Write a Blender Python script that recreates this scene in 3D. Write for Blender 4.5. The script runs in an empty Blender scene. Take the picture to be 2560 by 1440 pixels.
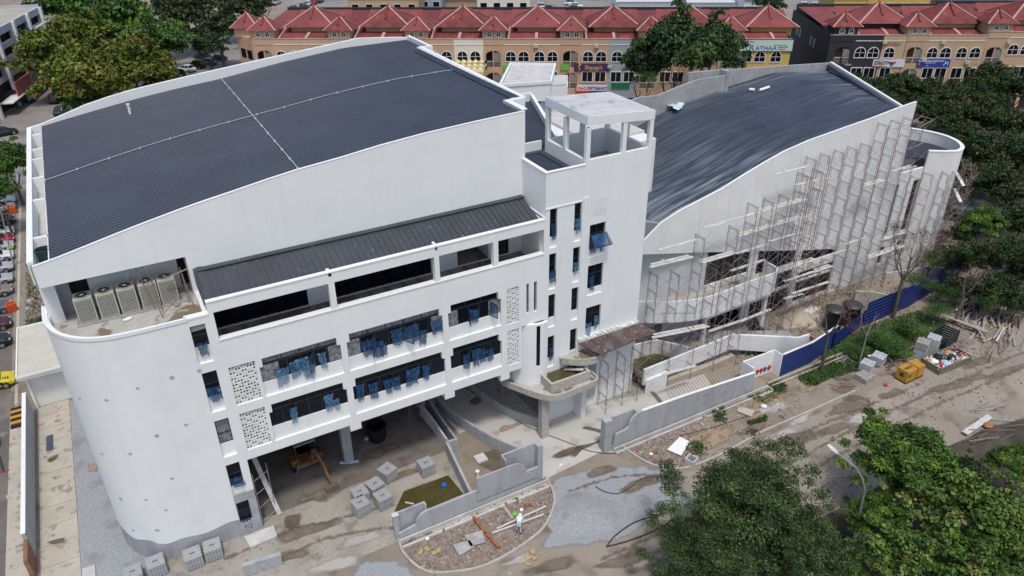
import bpy, bmesh, math, random
import numpy as np
from mathutils import Vector, Matrix
random.seed(7); rng = np.random.default_rng(7)
C = bpy.context.scene.collection
# ------------------------------------------------------------------ camera, light, exposure
F = 1902.2603
M = np.array([[0.87497499, -0.48410242, -0.00797508], [-0.24733341, -0.43275303, -0.86692041], [0.41622703, 0.76050619, -0.49838278]])
CAMZ = 42.0
cd = bpy.data.cameras.new("camera"); cam = bpy.data.objects.new("camera", cd); C.objects.link(cam)
cd.sensor_width = 36.0; cd.lens = F / 2560 * 36.0; cd.clip_start = 0.5; cd.clip_end = 2500
r0, r1, r2 = Vector(M[0]), Vector(-M[1]), Vector(-M[2])
cam.matrix_world = Matrix(((r0.x, r1.x, r2.x, 0), (r0.y, r1.y, r2.y, 0), (r0.z, r1.z, r2.z, CAMZ), (0, 0, 0, 1)))
S = bpy.context.scene; S.camera = cam
S.render.engine = 'CYCLES'
SUN_EL, SUN_AZ = 67.0, 196.0      # azimuth measured clockwise from +Y
w = bpy.data.worlds.new("World"); S.world = w; w.use_nodes = True
nt = w.node_tree; nt.nodes.clear()
sky = nt.nodes.new('ShaderNodeTexSky'); sky.sky_type = 'NISHITA'; sky.sun_disc = False
sky.sun_elevation = math.radians(SUN_EL); sky.sun_rotation = math.radians(SUN_AZ)
sky.air_density = 1.0; sky.dust_density = 3.0; sky.ozone_density = 1.0
bg = nt.nodes.new('ShaderNodeBackground'); bg.inputs[1].default_value = 0.13
wo = nt.nodes.new('ShaderNodeOutputWorld')
nt.links.new(sky.outputs[0], bg.inputs[0]); nt.links.new(bg.outputs[0], wo.inputs[0])
sl = bpy.data.lights.new("sun", 'SUN'); sl.energy = 1.6; sl.angle = math.radians(8); sl.color = (1.0, 0.955, 0.89)
so = bpy.data.objects.new("sun", sl); C.objects.link(so)
az, el = math.radians(SUN_AZ), math.radians(SUN_EL)
sdir = Vector((math.sin(az) * math.cos(el), math.cos(az) * math.cos(el), math.sin(el)))
so.rotation_euler = (-sdir).to_track_quat('-Z', 'Y').to_euler(); so.location = (0, 0, 80)
S.view_settings.view_transform = 'Standard'; S.view_settings.look = 'None'
S.view_settings.exposure = 0.30; S.view_settings.gamma = 1.0
# ------------------------------------------------------------------ surveying helpers (photo pixel -> world point on a known plane)
def ray(px, py): return M.T @ np.array([(px - 1280) / F, (py - 720) / F, 1.0])
def g(px, py, z=0.0):
    r = ray(px, py); t = (z - CAMZ) / r[2]; return Vector((r[0] * t, r[1] * t, z))
def fy(px, py, Y):
    r = ray(px, py); t = Y / r[1]; return Vector((r[0] * t, Y, CAMZ + r[2] * t))
def gl(pts, z=0.0): return [g(x, y, z).to_2d() for x, y in pts]
def zc(o, x, y):
    a = {'4': (0, 480, 2.977), '5': (850, 480, 2.977), '6': (1700, 480, 2.977), '7': (0, 960, 2.977), '8': (850, 960, 2.977), '9': (1700, 960, 2.977),
         '1': (0, 0, 2.977), '2': (850, 0, 2.977), '3': (1700, 0, 2.977), 'a': (1240, 760, 5.3333), 'b': (1560, 560, 5.3333), 'c': (1560, 780, 5.3333),
         'd': (1960, 560, 5.3333), 'k': (1840, 860, 5.3333), 'r': (2140, 700, 6.095), 't': (2080, 420, 5.3333), 'w': (0, 0, 4.2667)}[o]
    return (a[0] + x / a[2], a[1] + y / a[2])
def gz(o, pts, z=0.0): return [g(*zc(o, x, y), z).to_2d() for x, y in pts]
# ------------------------------------------------------------------ objects
def tag(o, label=None, cat=None, group=None, kind=None):
    if label: o['label'] = label
    if cat: o['category'] = cat
    if group: o['group'] = group
    if kind: o['kind'] = kind
    return o
def empty(name, loc=(0, 0, 0), rz=0.0, label=None, cat=None, group=None):
    o = bpy.data.objects.new(name, None); C.objects.link(o); o.location = loc; o.rotation_euler = (0, 0, rz)
    o.empty_display_size = 0.3
    return tag(o, label, cat, group)
class MB:
    def __init__(s): s.v = []; s.f = []; s.m = []; s.ms = []; s.cur = 0; s.T = None
    def mat(s, m):
        if m not in s.ms: s.ms.append(m)
        s.cur = s.ms.index(m); return s
    def add(s, vs, fs):
        b = len(s.v)
        if s.T is not None: vs = [s.T @ Vector(v) for v in vs]
        s.v += [tuple(v) for v in vs]; s.f += [tuple(b + i for i in f) for f in fs]; s.m += [s.cur] * len(fs); return s
    def box(s, x0, x1, y0, y1, z0, z1):
        return s.add([(x0, y0, z0), (x1, y0, z0), (x1, y1, z0), (x0, y1, z0), (x0, y0, z1), (x1, y0, z1), (x1, y1, z1), (x0, y1, z1)],
                     [(3, 2, 1, 0), (4, 5, 6, 7), (0, 1, 5, 4), (1, 2, 6, 5), (2, 3, 7, 6), (3, 0, 4, 7)])
    def prism(s, pts, z0, z1):
        a = sum(pts[i][0] * pts[(i + 1) % len(pts)][1] - pts[(i + 1) % len(pts)][0] * pts[i][1] for i in range(len(pts)))
        if a < 0: pts = pts[::-1]
        n = len(pts); z1f = z1 if callable(z1) else (lambda x, y: z1)
        vs = [(p[0], p[1], z0) for p in pts] + [(p[0], p[1], z1f(p[0], p[1])) for p in pts]
        return s.add(vs, [tuple(range(n - 1, -1, -1)), tuple(range(n, 2 * n))] + [(i, (i + 1) % n, n + (i + 1) % n, n + i) for i in range(n)])
    def tube(s, p0, p1, r, n=6, r1=None, cap=True):
        p0, p1 = Vector(p0), Vector(p1); d = (p1 - p0)
        if d.length < 1e-6: return s
        d.normalize(); u = d.orthogonal().normalized(); w_ = d.cross(u); r1 = r if r1 is None else r1
        vs = [p0 + (u * math.cos(a) + w_ * math.sin(a)) * r for a in [2 * math.pi * i / n for i in range(n)]] + \
             [p1 + (u * math.cos(a) + w_ * math.sin(a)) * r1 for a in [2 * math.pi * i / n for i in range(n)]]
        fs = [(i, (i + 1) % n, n + (i + 1) % n, n + i) for i in range(n)]
        if cap: fs += [tuple(range(n - 1, -1, -1)), tuple(range(n, 2 * n))]
        return s.add(vs, fs)
    def path(s, pts, r, n=6):
        for a, b in zip(pts[:-1], pts[1:]): s.tube(a, b, r, n)
        return s
    def bar(s, p0, p1, w_, h):
        p0, p1 = Vector(p0), Vector(p1); d = (p1 - p0); L = d.length; d.normalize()
        side = d.cross(Vector((0, 0, 1)))
        if side.length < 1e-3: side = Vector((1, 0, 0))
        side.normalize(); up = side.cross(d).normalized(); a = side * w_ / 2; b = up * h / 2
        vs = [p0 - a - b, p0 + a - b, p0 + a + b, p0 - a + b, p1 - a - b, p1 + a - b, p1 + a + b, p1 - a + b]
        return s.add(vs, [(3, 2, 1, 0), (4, 5, 6, 7), (0, 1, 5, 4), (1, 2, 6, 5), (2, 3, 7, 6), (3, 0, 4, 7)])
    def wallpath(s, pts, th, z0, z1, off=0.0):
        """a wall of thickness th following a plan polyline (centred), z0/z1 number or list per point"""
        P = [Vector((p[0], p[1])) for p in pts]; n = len(P); L = []; R = []
        for i in range(n):
            d = (P[min(i + 1, n - 1)] - P[max(i - 1, 0)]).normalized(); nn = Vector((-d.y, d.x))
            L.append(P[i] + nn * (th / 2 + off)); R.append(P[i] - nn * (th / 2 - off))
        Z0 = z0 if isinstance(z0, (list, tuple)) else [z0] * n; Z1 = z1 if isinstance(z1, (list, tuple)) else [z1] * n
        vs = []
        for i in range(n): vs += [(L[i].x, L[i].y, Z0[i]), (R[i].x, R[i].y, Z0[i]), (R[i].x, R[i].y, Z1[i]), (L[i].x, L[i].y, Z1[i])]
        fs = [(3, 2, 1, 0), tuple(4 * (n - 1) + k for k in range(4))]
        for i in range(n - 1):
            a, b = 4 * i, 4 * (i + 1)
            fs += [(a, a + 1, b + 1, b), (a + 1, a + 2, b + 2, b + 1), (a + 2, a + 3, b + 3, b + 2), (a + 3, a, b, b + 3)]
        return s.add(vs, fs)
    def grid(s, x0, x1, z0, z1, holes, ya, yb, top=None, axis='x'):
        """slab in the XZ plane (or YZ with axis='y') between ya and yb with rectangular holes and an optional top curve [(x,z)...]"""
        xs = {x0, x1}; zs = {z0, z1}
        for h in holes: xs |= {h[0], h[1]}; zs |= {h[2], h[3]}
        if top: xs |= {t[0] for t in top if x0 < t[0] < x1}
        xs = sorted(x for x in xs if x0 - 1e-6 <= x <= x1 + 1e-6); zs = sorted(z for z in zs if z0 - 1e-6 <= z <= z1 + 1e-6)
        nx, nz = len(xs) - 1, len(zs) - 1
        solid = [[not any(h[0] - 1e-6 < (xs[i] + xs[i + 1]) / 2 < h[1] + 1e-6 and h[2] - 1e-6 < (zs[j] + zs[j + 1]) / 2 < h[3] + 1e-6 for h in holes) for j in range(nz)] for i in range(nx)]
        tx = [t[0] for t in top] if top else None; tz = [t[1] for t in top] if top else None
        def P(i, j, y):
            z = zs[j] if not (top and j == nz) else float(np.interp(xs[i], tx, tz))
            return (xs[i], y, z) if axis == 'x' else (y, xs[i], z)
        sol = lambda i, j: 0 <= i < nx and 0 <= j < nz and solid[i][j]
        for i in range(nx):
            for j in range(nz):
                if not solid[i][j]: continue
                a = [P(i, j, ya), P(i + 1, j, ya), P(i + 1, j + 1, ya), P(i, j + 1, ya)]
                b = [P(i, j, yb), P(i + 1, j, yb), P(i + 1, j + 1, yb), P(i, j + 1, yb)]
                s.add(a, [(0, 1, 2, 3)]); s.add(b, [(3, 2, 1, 0)])
                if not sol(i - 1, j): s.add([a[0], a[3], b[3], b[0]], [(0, 1, 2, 3)])
                if not sol(i + 1, j): s.add([a[1], b[1], b[2], a[2]], [(0, 1, 2, 3)])
                if not sol(i, j - 1): s.add([a[0], b[0], b[1], a[1]], [(0, 1, 2, 3)])
                if not sol(i, j + 1): s.add([a[3], a[2], b[2], b[3]], [(0, 1, 2, 3)])
        return s
    def strip(s, xa, xb, a0, a1, b0, b1, y0, y1):
        vs = [(xa, y0, a0), (xb, y0, b0), (xb, y0, b1), (xa, y0, a1), (xa, y1, a0), (xb, y1, b0), (xb, y1, b1), (xa, y1, a1)]
        return s.add(vs, [(0, 1, 2, 3), (7, 6, 5, 4), (0, 4, 5, 1), (2, 6, 7, 3), (0, 3, 7, 4), (1, 5, 6, 2)])
    def lathe(s, prof, n=16, c=(0, 0, 0)):
        vs = []; m_ = len(prof)
        for r, z in prof:
            for i in range(n): a = 2 * math.pi * i / n; vs.append((c[0] + r * math.cos(a), c[1] + r * math.sin(a), c[2] + z))
        fs = [(k * n + i, k * n + (i + 1) % n, (k + 1) * n + (i + 1) % n, (k + 1) * n + i) for k in range(m_ - 1) for i in range(n)]
        if prof[0][0] > 1e-4: fs.append(tuple(range(n - 1, -1, -1)))
        if prof[-1][0] > 1e-4: fs.append(tuple((m_ - 1) * n + i for i in range(n)))
        return s.add(vs, fs)
    def build(s, name, m=None, parent=None, smooth=False, recalc=True, bevel=0.0):
        me = bpy.data.meshes.new(name); me.from_pydata(s.v, [], s.f)
        ms = s.ms if s.ms else [m]
        for q in ms: me.materials.append(q if q else m)
        if s.ms: me.polygons.foreach_set('material_index', s.m)
        if recalc:
            bm = bmesh.new(); bm.from_mesh(me); bmesh.ops.recalc_face_normals(bm, faces=bm.faces); bm.to_mesh(me); bm.free()
        if smooth: me.polygons.foreach_set('use_smooth', [True] * len(me.polygons))
        me.update(); o = bpy.data.objects.new(name, me); C.objects.link(o)
        if parent is not None: o.parent = parent
        if bevel:
            b = o.modifiers.new('bevel', 'BEVEL'); b.width = bevel; b.segments = 2; b.limit_method = 'ANGLE'
        return o
def kids(o): return [c for c in bpy.data.objects if c.parent == o]
_kc = {}
def copy_tree(o, parent=None):
    c = o.copy(); C.objects.link(c); c.parent = parent
    for ch in _kc.get(o.name) or _kc.setdefault(o.name, list(o.children)): copy_tree(ch, c)
    return c
# ------------------------------------------------------------------ materials
def mat(name, col, rough=0.7, var=0.0, scale=1.0, col2=None, bump=0.0, bscale=None, metal=0.0, spec=0.5, stretch=None, detail=6, spots=None, alpha=None, sps=None, fade=None, streak=None, dust_sheen=False):
    m = bpy.data.materials.new(name); m.use_nodes = True; n = m.node_tree; b = n.nodes['Principled BSDF']
    b.inputs['Roughness'].default_value = rough; b.inputs['Metallic'].default_value = metal; b.inputs['Specular IOR Level'].default_value = spec
    col = tuple(col) + (1,)
    b.inputs['Base Color'].default_value = col
    tc = n.nodes.new('ShaderNodeTexCoord'); mp = n.nodes.new('ShaderNodeMapping'); n.links.new(tc.outputs['Object'], mp.inputs[0])
    if stretch: mp.inputs['Scale'].default_value = stretch
    last = None
    if var or col2:
        no = n.nodes.new('ShaderNodeTexNoise'); no.inputs['Scale'].default_value = scale; no.inputs['Detail'].default_value = detail; no.inputs['Roughness'].default_value = 0.65
        n.links.new(mp.outputs[0], no.inputs['Vector'])
        cr = n.nodes.new('ShaderNodeValToRGB'); cr.color_ramp.elements[0].position = 0.33; cr.color_ramp.elements[1].position = 0.67
        if col2: c0, c1 = col, tuple(col2) + (1,)
        else: c0 = tuple(c * (1 - var) for c in col[:3]) + (1,); c1 = tuple(min(1, c * (1 + var)) for c in col[:3]) + (1,)
        cr.color_ramp.elements[0].color = c0; cr.color_ramp.elements[1].color = c1
        n.links.new(no.outputs[0], cr.inputs[0]); last = cr.outputs[0]
    for sp in (spots or []):   # (colour, scale, threshold, softness)
        no = n.nodes.new('ShaderNodeTexNoise'); no.inputs['Scale'].default_value = sp[1]; no.inputs['Detail'].default_value = 5
        mp2 = n.nodes.new('ShaderNodeMapping'); mp2.inputs['Location'].default_value = (sp[1] * 3.1, sp[2] * 17, 0); mp2.inputs['Scale'].default_value = sps or (1, 1, 1); n.links.new(tc.outputs['Object'], mp2.inputs[0]); n.links.new(mp2.outputs[0], no.inputs['Vector'])
        cr = n.nodes.new('ShaderNodeValToRGB'); cr.color_ramp.elements[0].position = sp[2]; cr.color_ramp.elements[1].position = sp[2] + sp[3]
        n.links.new(no.outputs[0], cr.inputs[0])
        mx = n.nodes.new('ShaderNodeMix'); mx.data_type = 'RGBA'; n.links.new(cr.outputs[0], mx.inputs[0])
        if dust_sheen:
            at = n.nodes.new('ShaderNodeAttribute'); at.attribute_name = 'dust_sheen'; ml = n.nodes.new('ShaderNodeMath'); ml.operation = 'MULTIPLY'; n.links.new(cr.outputs[0], ml.inputs[0]); n.links.new(at.outputs['Fac'], ml.inputs[1]); n.links.new(ml.outputs[0], mx.inputs[0])
        if last: n.links.new(last, mx.inputs[6])
        else: mx.inputs[6].default_value = col
        mx.inputs[7].default_value = tuple(sp[0]) + (1,); last = mx.outputs[2]
    if last: n.links.new(last, b.inputs['Base Color'])
    if bump:
        no = n.nodes.new('ShaderNodeTexNoise'); no.inputs['Scale'].default_value = bscale or scale * 6; no.inputs['Detail'].default_value = 4
        n.links.new(mp.outputs[0], no.inputs['Vector']); bp = n.nodes.new('ShaderNodeBump'); bp.inputs['Strength'].default_value = 0.6; bp.inputs['Distance'].default_value = bump
        n.links.new(no.outputs[0], bp.inputs['Height']); n.links.new(bp.outputs[0], b.inputs['Normal'])
    if streak and last:   # faint vertical rain streaks
        mp3 = n.nodes.new('ShaderNodeMapping'); mp3.inputs['Scale'].default_value = (2.2, 2.2, 0.12); n.links.new(tc.outputs['Object'], mp3.inputs[0]); no = n.nodes.new('ShaderNodeTexNoise'); no.inputs['Scale'].default_value = 1.0; no.inputs['Detail'].default_value = 5; n.links.new(mp3.outputs[0], no.inputs['Vector'])
        cr = n.nodes.new('ShaderNodeValToRGB'); cr.color_ramp.elements[0].position = 0.52; cr.color_ramp.elements[1].position = 0.75; cr.color_ramp.elements[1].color = (streak, streak, streak, 1); n.links.new(no.outputs[0], cr.inputs[0])
        mx = n.nodes.new('ShaderNodeMix'); mx.data_type = 'RGBA'; n.links.new(cr.outputs[0], mx.inputs[0]); n.links.new(last, mx.inputs[6]); mx.inputs[7].default_value = (0.42, 0.42, 0.40, 1); last = mx.outputs[2]; n.links.new(last, b.inputs['Base Color'])
    if fade:   # ragged border: alpha from the 'fade' attribute broken up by noise
        at = n.nodes.new('ShaderNodeAttribute'); at.attribute_name = 'fade'; no = n.nodes.new('ShaderNodeTexNoise'); no.inputs['Scale'].default_value = fade; no.inputs['Detail'].default_value = 8; n.links.new(tc.outputs['Object'], no.inputs['Vector'])
        ma = n.nodes.new('ShaderNodeMath'); ma.operation = 'MULTIPLY_ADD'; ma.inputs[1].default_value = 1.6; ma.inputs[2].default_value = -0.8; n.links.new(no.outputs[0], ma.inputs[0])
        ad = n.nodes.new('ShaderNodeMath'); ad.operation = 'ADD'; n.links.new(ma.outputs[0], ad.inputs[0]); n.links.new(at.outputs['Fac'], ad.inputs[1])
        mr = n.nodes.new('ShaderNodeMapRange'); mr.inputs[1].default_value = 0.28; mr.inputs[2].default_value = 0.85; n.links.new(ad.outputs[0], mr.inputs[0]); n.links.new(mr.outputs[0], b.inputs['Alpha'])
    if alpha is not None: b.inputs['Alpha'].default_value = alpha
    m['c'] = col[:3]
    return m
W = mat('white_paint', (0.748, 0.775, 0.768), 0.75, 0.03, 0.3, spots=[((0.69, 0.715, 0.73), 0.5, 0.55, 0.3)], streak=0.10)
W2 = mat('white_paint_weathered', (0.71, 0.725, 0.712), 0.8, 0.05, 0.6, spots=[((0.58, 0.59, 0.58), 0.8, 0.60, 0.25)], streak=0.2)
UND = mat('unpainted_plaster', (0.36, 0.37, 0.385), 0.9, 0.16, 1.2, spots=[((0.25, 0.25, 0.26), 2.0, 0.6, 0.15)])
CONC = mat('concrete', (0.33, 0.34, 0.345), 0.9, 0.14, 0.9, spots=[((0.22, 0.225, 0.23), 1.5, 0.6, 0.2)])
CONCL = mat('pale_concrete', (0.50, 0.50, 0.49), 0.9, 0.14, 0.8, spots=[((0.33, 0.33, 0.32), 1.2, 0.58, 0.2)])
CONCW = mat('wet_stained_concrete', (0.40, 0.39, 0.36), 0.85, 0.18, 0.6, spots=[((0.17, 0.14, 0.09), 0.55, 0.56, 0.05)])
FENW = mat('fence_cement', (0.36, 0.375, 0.39), 0.9, 0.13, 0.6, stretch=(3, 3, 0.35), spots=[((0.27, 0.28, 0.29), 1.1, 0.58, 0.15)])
ROOF = mat('charcoal_roof_sheet', (0.034, 0.045, 0.068), 0.5, 0.16, 0.25, metal=0.0, spec=0.35, bump=0.004, bscale=30)
ROOF2 = mat('dusty_sheen_roof_sheet', (0.036, 0.046, 0.066), 0.45, 0.2, 0.3, spec=0.4, spots=[((0.27, 0.32, 0.37), 0.6, 0.42, 0.3)], sps=(0.22, 3.6, 1), dust_sheen=True)  # dusty streaks with whitish roof sheen painted into the colour
ROOFS = mat('spattered_roof_sheet', (0.042, 0.048, 0.060), 0.5, 0.2, 0.5, spots=[((0.40, 0.42, 0.43), 5.0, 0.70, 0.03)])
GLASS = mat('dark_glass', (0.006, 0.009, 0.016), 0.15, spec=0.25)
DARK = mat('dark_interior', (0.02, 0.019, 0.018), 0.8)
FRAME = mat('dark_window_frame', (0.025, 0.028, 0.033), 0.45)
FILM = mat('blue_plastic_film', (0.006, 0.024, 0.085), 0.28, col2=(0.03, 0.12, 0.27), scale=3.0, spec=0.6, alpha=0.7)
FILM2 = mat('pale_torn_film', (0.03, 0.11, 0.24), 0.3, col2=(0.16, 0.34, 0.50), scale=3.0, spec=0.6, alpha=0.6)
FILMP = mat('pale_blue_plastic', (0.25, 0.45, 0.66), 0.35, col2=(0.5, 0.66, 0.78), scale=3.0)
GUNK = mat('cement_splashed_glass', (0.05, 0.06, 0.08), 0.4, col2=(0.30, 0.32, 0.34), scale=5.0)
RUST = mat('rusty_scaffold_steel', (0.20, 0.075, 0.055), 0.75, col2=(0.22, 0.19, 0.175), scale=1.4)
STEEL = mat('galvanised_steel', (0.33, 0.32, 0.31), 0.6, 0.2, 3.0, metal=0.3)
PLANK = mat('pale_scaffold_board', (0.50, 0.50, 0.475), 0.8, 0.22, 2.0)
WOOD = mat('weathered_timber', (0.30, 0.23, 0.17), 0.85, 0.35, 3.0)
WOODG = mat('grey_timber', (0.34, 0.32, 0.30), 0.85, 0.3, 3.0)
REDW = mat('reddish_plywood', (0.085, 0.055, 0.048), 0.8, 0.4, 1.6, spots=[((0.26, 0.24, 0.23), 3.5, 0.6, 0.08), ((.12, .11, .11), 1.0, .55, .1)])
BLUE = mat('blue_hoarding_paint', (0.009, 0.020, 0.115), 0.45, 0.2, 0.6)
BLUEW = mat('chipped_blue_wall_paint', (0.014, 0.034, 0.17), 0.6, 0.1, 0.6, spots=[((0.6, 0.62, 0.66), 1.6, 0.71, 0.02)])
BLACK = mat('black_plastic', (0.012, 0.013, 0.015), 0.35)
RUBBER = mat('rubber', (0.02, 0.02, 0.02), 0.8)
TAN = mat('tan_render', (0.47, 0.33, 0.21), 0.85, 0.06, 0.3, spots=[((0.30, 0.21, 0.14), 0.6, 0.62, 0.15)])
TANP = mat('peach_render', (0.50, 0.325, 0.215), 0.85, 0.06, 0.3, spots=[((0.32, 0.21, 0.15), 0.6, 0.62, 0.15)])
CREAM = mat('cream_render', (0.66, 0.62, 0.52), 0.85, 0.06, 0.3)
YELL = mat('yellow_render', (0.52, 0.37, 0.11), 0.85, 0.06, 0.3)
GREYR = mat('blue_grey_render', (0.30, 0.35, 0.38), 0.8, 0.06, 0.3)
BLK = mat('near_black_render', (0.022, 0.024, 0.030), 0.7, 0.15, 0.3)
BRN = mat('brown_render', (0.20, 0.09, 0.045), 0.85, 0.1, 0.3)
REDR = mat('red_roof_sheet', (0.23, 0.036, 0.028), 0.75, col2=(0.085, 0.020, 0.020), scale=0.7, stretch=(1, 1, 0.3), spots=[((0.36, 0.12, 0.10), 0.4, 0.6, 0.2)])
REDR2 = mat('faded_red_roof_sheet', (0.26, 0.055, 0.052), 0.75, col2=(0.13, 0.028, 0.028), scale=0.35)
RIDGE = mat('pinkish_ridge_cap', (0.46, 0.28, 0.23), 0.7, 0.2, 1.0)
TRIM = mat('white_trim', (0.68, 0.66, 0.62), 0.75, 0.08, 1.0)
ACC = mat('ac_casing', (0.44, 0.43, 0.38), 0.6, 0.08, 2.0)
ACD = mat('ac_coil', (0.10, 0.12, 0.11), 0.6, 0.2, 8.0)
# grounds
def ground_mat(name, a, b_, c, sc, fine=8.0, bump=0.02, dark=None, fade=None):
    sp = [(c, sc * 2.3, 0.55, 0.14)]
    if dark: sp.append((dark, sc * 4, 0.64, 0.1))
    m = mat(name, a, 0.95, col2=b_, scale=sc, detail=10, bump=bump, bscale=fine, spots=sp, fade=fade); return m
G_DIRT = ground_mat('sandy_dirt', (0.20, 0.17, 0.135), (0.28, 0.24, 0.195), (0.14, 0.115, 0.09), 0.2, dark=(0.34, 0.31, 0.27))
G_ROAD = ground_mat('dusty_road', (0.235, 0.205, 0.165), (0.315, 0.28, 0.235), (0.175, 0.145, 0.115), 0.22, dark=(0.36, 0.335, 0.30))
G_ASPH = ground_mat('worn_asphalt', (0.105, 0.095, 0.085), (0.17, 0.155, 0.14), (0.23, 0.205, 0.18), 0.2)
G_ROADL = ground_mat('far_asphalt', (0.20, 0.19, 0.175), (0.27, 0.255, 0.235), (0.15, 0.14, 0.13), 0.1)
G_CONC = ground_mat('concrete_slab', (0.265, 0.245, 0.21), (0.35, 0.33, 0.29), (0.19, 0.165, 0.135), 0.35, dark=(0.13, 0.105, 0.08))
G_CONCP = ground_mat('pale_driveway_concrete', (0.42, 0.41, 0.385), (0.50, 0.49, 0.46), (0.33, 0.31, 0.28), 0.3)
G_GRAV = mat('grey_gravel', (0.21, 0.225, 0.24), 0.95, col2=(0.36, 0.38, 0.395), scale=9.0, bump=0.06, bscale=14.0, detail=4, spots=[((0.20, 0.20, 0.20), 0.5, 0.55, 0.2)])
G_RUBB = mat('brown_rubble_soil', (0.14, 0.105, 0.085), 0.95, col2=(0.30, 0.25, 0.21), scale=2.2, bump=0.08, bscale=7.0, detail=10, spots=[((0.40, 0.33, 0.28), 2.8, 0.62, 0.06)])
G_SOIL = ground_mat('orange_soil', (0.24, 0.17, 0.10), (0.34, 0.27, 0.18), (0.17, 0.12, 0.08), 0.6, bump=0.04)
G_REDS = ground_mat('red_earth', (0.17, 0.085, 0.06), (0.23, 0.13, 0.10), (0.12, 0.06, 0.045), 0.3)
G_DRAIN = ground_mat('drain_slab', (0.38, 0.35, 0.295), (0.47, 0.44, 0.375), (0.22, 0.19, 0.15), 0.45, dark=(0.13, 0.11, 0.085))
WATER = mat('green_brown_water', (0.060, 0.050, 0.016), 0.07, col2=(0.085, 0.075, 0.03), scale=0.8, spec=0.6)
WETC = mat('wet_concrete', (0.13, 0.115, 0.09), 0.35, 0.3, 0.8)
GRASS = mat('grass_green', (0.045, 0.10, 0.022), 0.9, col2=(0.085, 0.14, 0.04), scale=1.0)
G_GRAVF = mat('grey_gravel_ragged', (0.21, 0.225, 0.24), 0.95, col2=(0.36, 0.38, 0.395), scale=9.0, bump=0.06, bscale=14.0, detail=4, fade=1.1)
WETF = mat('wet_patch_ragged', (0.13, 0.108, 0.08), 0.4, 0.3, 0.8, fade=0.9)
MUDF = mat('mud_stain_ragged', (0.155, 0.125, 0.095), 0.9, 0.3, 0.8, fade=0.8)
PALEF = mat('cement_spill_ragged', (0.37, 0.355, 0.33), 0.9, 0.12, 0.8, fade=1.0)
SOILF = ground_mat('orange_soil_ragged', (0.24, 0.17, 0.10), (0.34, 0.27, 0.18), (0.17, 0.12, 0.08), 0.6, bump=0.04, fade=0.9)
GRAF = mat('grass_ragged', (0.045, 0.10, 0.022), 0.9, col2=(0.085, 0.14, 0.04), scale=1.0, fade=1.2)
def patch(name, pts, z, m, inset=0.6, kind='structure'):
    P = [Vector((p[0], p[1])) for p in pts]; n = len(P); c_ = sum(P, Vector((0, 0))) / n
    a = sum(P[i].x * P[(i + 1) % n].y - P[(i + 1) % n].x * P[i].y for i in range(n))
    if a < 0: P = P[::-1]
    vs = [(p.x, p.y, z) for p in P] + [(c_.x + (p.x - c_.x) * inset, c_.y + (p.y - c_.y) * inset, z) for p in P] + [(c_.x, c_.y, z)]
    mb = MB(); mb.add(vs, [(i, (i + 1) % n, n + (i + 1) % n, n + i) for i in range(n)] + [(n + i, n + (i + 1) % n, 2 * n) for i in range(n)])
    o = mb.build(name, m, recalc=False); at = o.data.attributes.new('fade', 'FLOAT', 'POINT')
    at.data.foreach_set('value', [0.0] * n + [1.0] * (n + 1)); o['kind'] = kind; return o
def sheet(name, pts, z, m, label=None, kind='structure', parent=None):
    mb = MB(); n = len(pts); a = sum(pts[i][0] * pts[(i + 1) % n][1] - pts[(i + 1) % n][0] * pts[i][1] for i in range(n))
    if a < 0: pts = pts[::-1]
    mb.add([(p[0], p[1], z) for p in pts], [tuple(range(n))]); o = mb.build(name, m, parent, recalc=False)
    if parent is None: o['kind'] = kind
    return o
def smooth(pts, k=4, closed=False):
    P = [Vector((p[0], p[1])) for p in pts]; n = len(P); out = []
    rngi = range(n) if closed else range(n - 1)
    for i in rngi:
        a, b, c, d = (P[(i - 1) % n] if closed or i > 0 else P[i]), P[i], P[(i + 1) % n], (P[(i + 2) % n] if closed or i + 2 < n else P[(i + 1) % n])
        for j in range(k):
            t = j / k; out.append(0.5 * ((2 * b) + (c - a) * t + (2 * a - 5 * b + 4 * c - d) * t * t + (3 * b - a - 3 * c + d) * t ** 3))
    if not closed: out.append(P[-1])
    return out
# ------------------------------------------------------------------ ground
sheet('ground', [(-400, -60), (600, -60), (600, 700), (-400, 700)], 0.0, G_DIRT)
YF, YW = 42.73, 46.1
# left street side: car park asphalt along the boundary
sheet('car_park', [(-60, 20), (-13.3, 20), (-13.3, 125), (-60, 125)], 0.004, G_ASPH)
sheet('road', [(-60, 125), (-5, 125), (60, 140), (60, 235), (-60, 260)], 0.004, G_ROADL)
sheet('road', gl([(0, 260), (130, 240), (170, 380), (60, 330), (0, 330)]), 0.008, G_ROADL)
sheet('red_verge', [(-8, 84), (36, 84), (30, 122), (-4, 122)], 0.008, G_REDS)
sheet('far_parking', [(60, 140), (380, -20), (430, 330), (60, 420)], 0.004, G_ROADL)
# pavements and drains at the left
sheet('pavement', [(-13.3, 36), (-11.7, 36), (-11.7, 66), (-13.3, 66)], 0.012, G_DRAIN)
sheet('pavement', [(-11.2, 36), (-8.85, 36), (-8.75, 66.3), (-11.2, 66.3)], 0.012, G_DRAIN)
mb = MB()
for y in np.arange(38.2, 66, 2.05): mb.box(-11.18, -8.85, y - 0.012, y + 0.012, 0.012, 0.02)
for y in (42.5, 48.2, 54.2): # grated lids
    for k in range(2):
        for j in range(5): mb.box(-10.4 + k * 0.42, -10.1 + k * 0.42, y + j * 0.12, y + j * 0.12 + 0.04, 0.012, 0.019)
for y in (43.2, 48.8, 54.6):
    for k in range(2):
        for j in range(6): mb.box(-12.7 + j * 0.1, -12.66 + j * 0.1, y + k * 0.5, y + k * 0.5 + 0.35, 0.012, 0.019)
tag(mb.build('pavement_joints', WETC), kind='structure')
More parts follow.
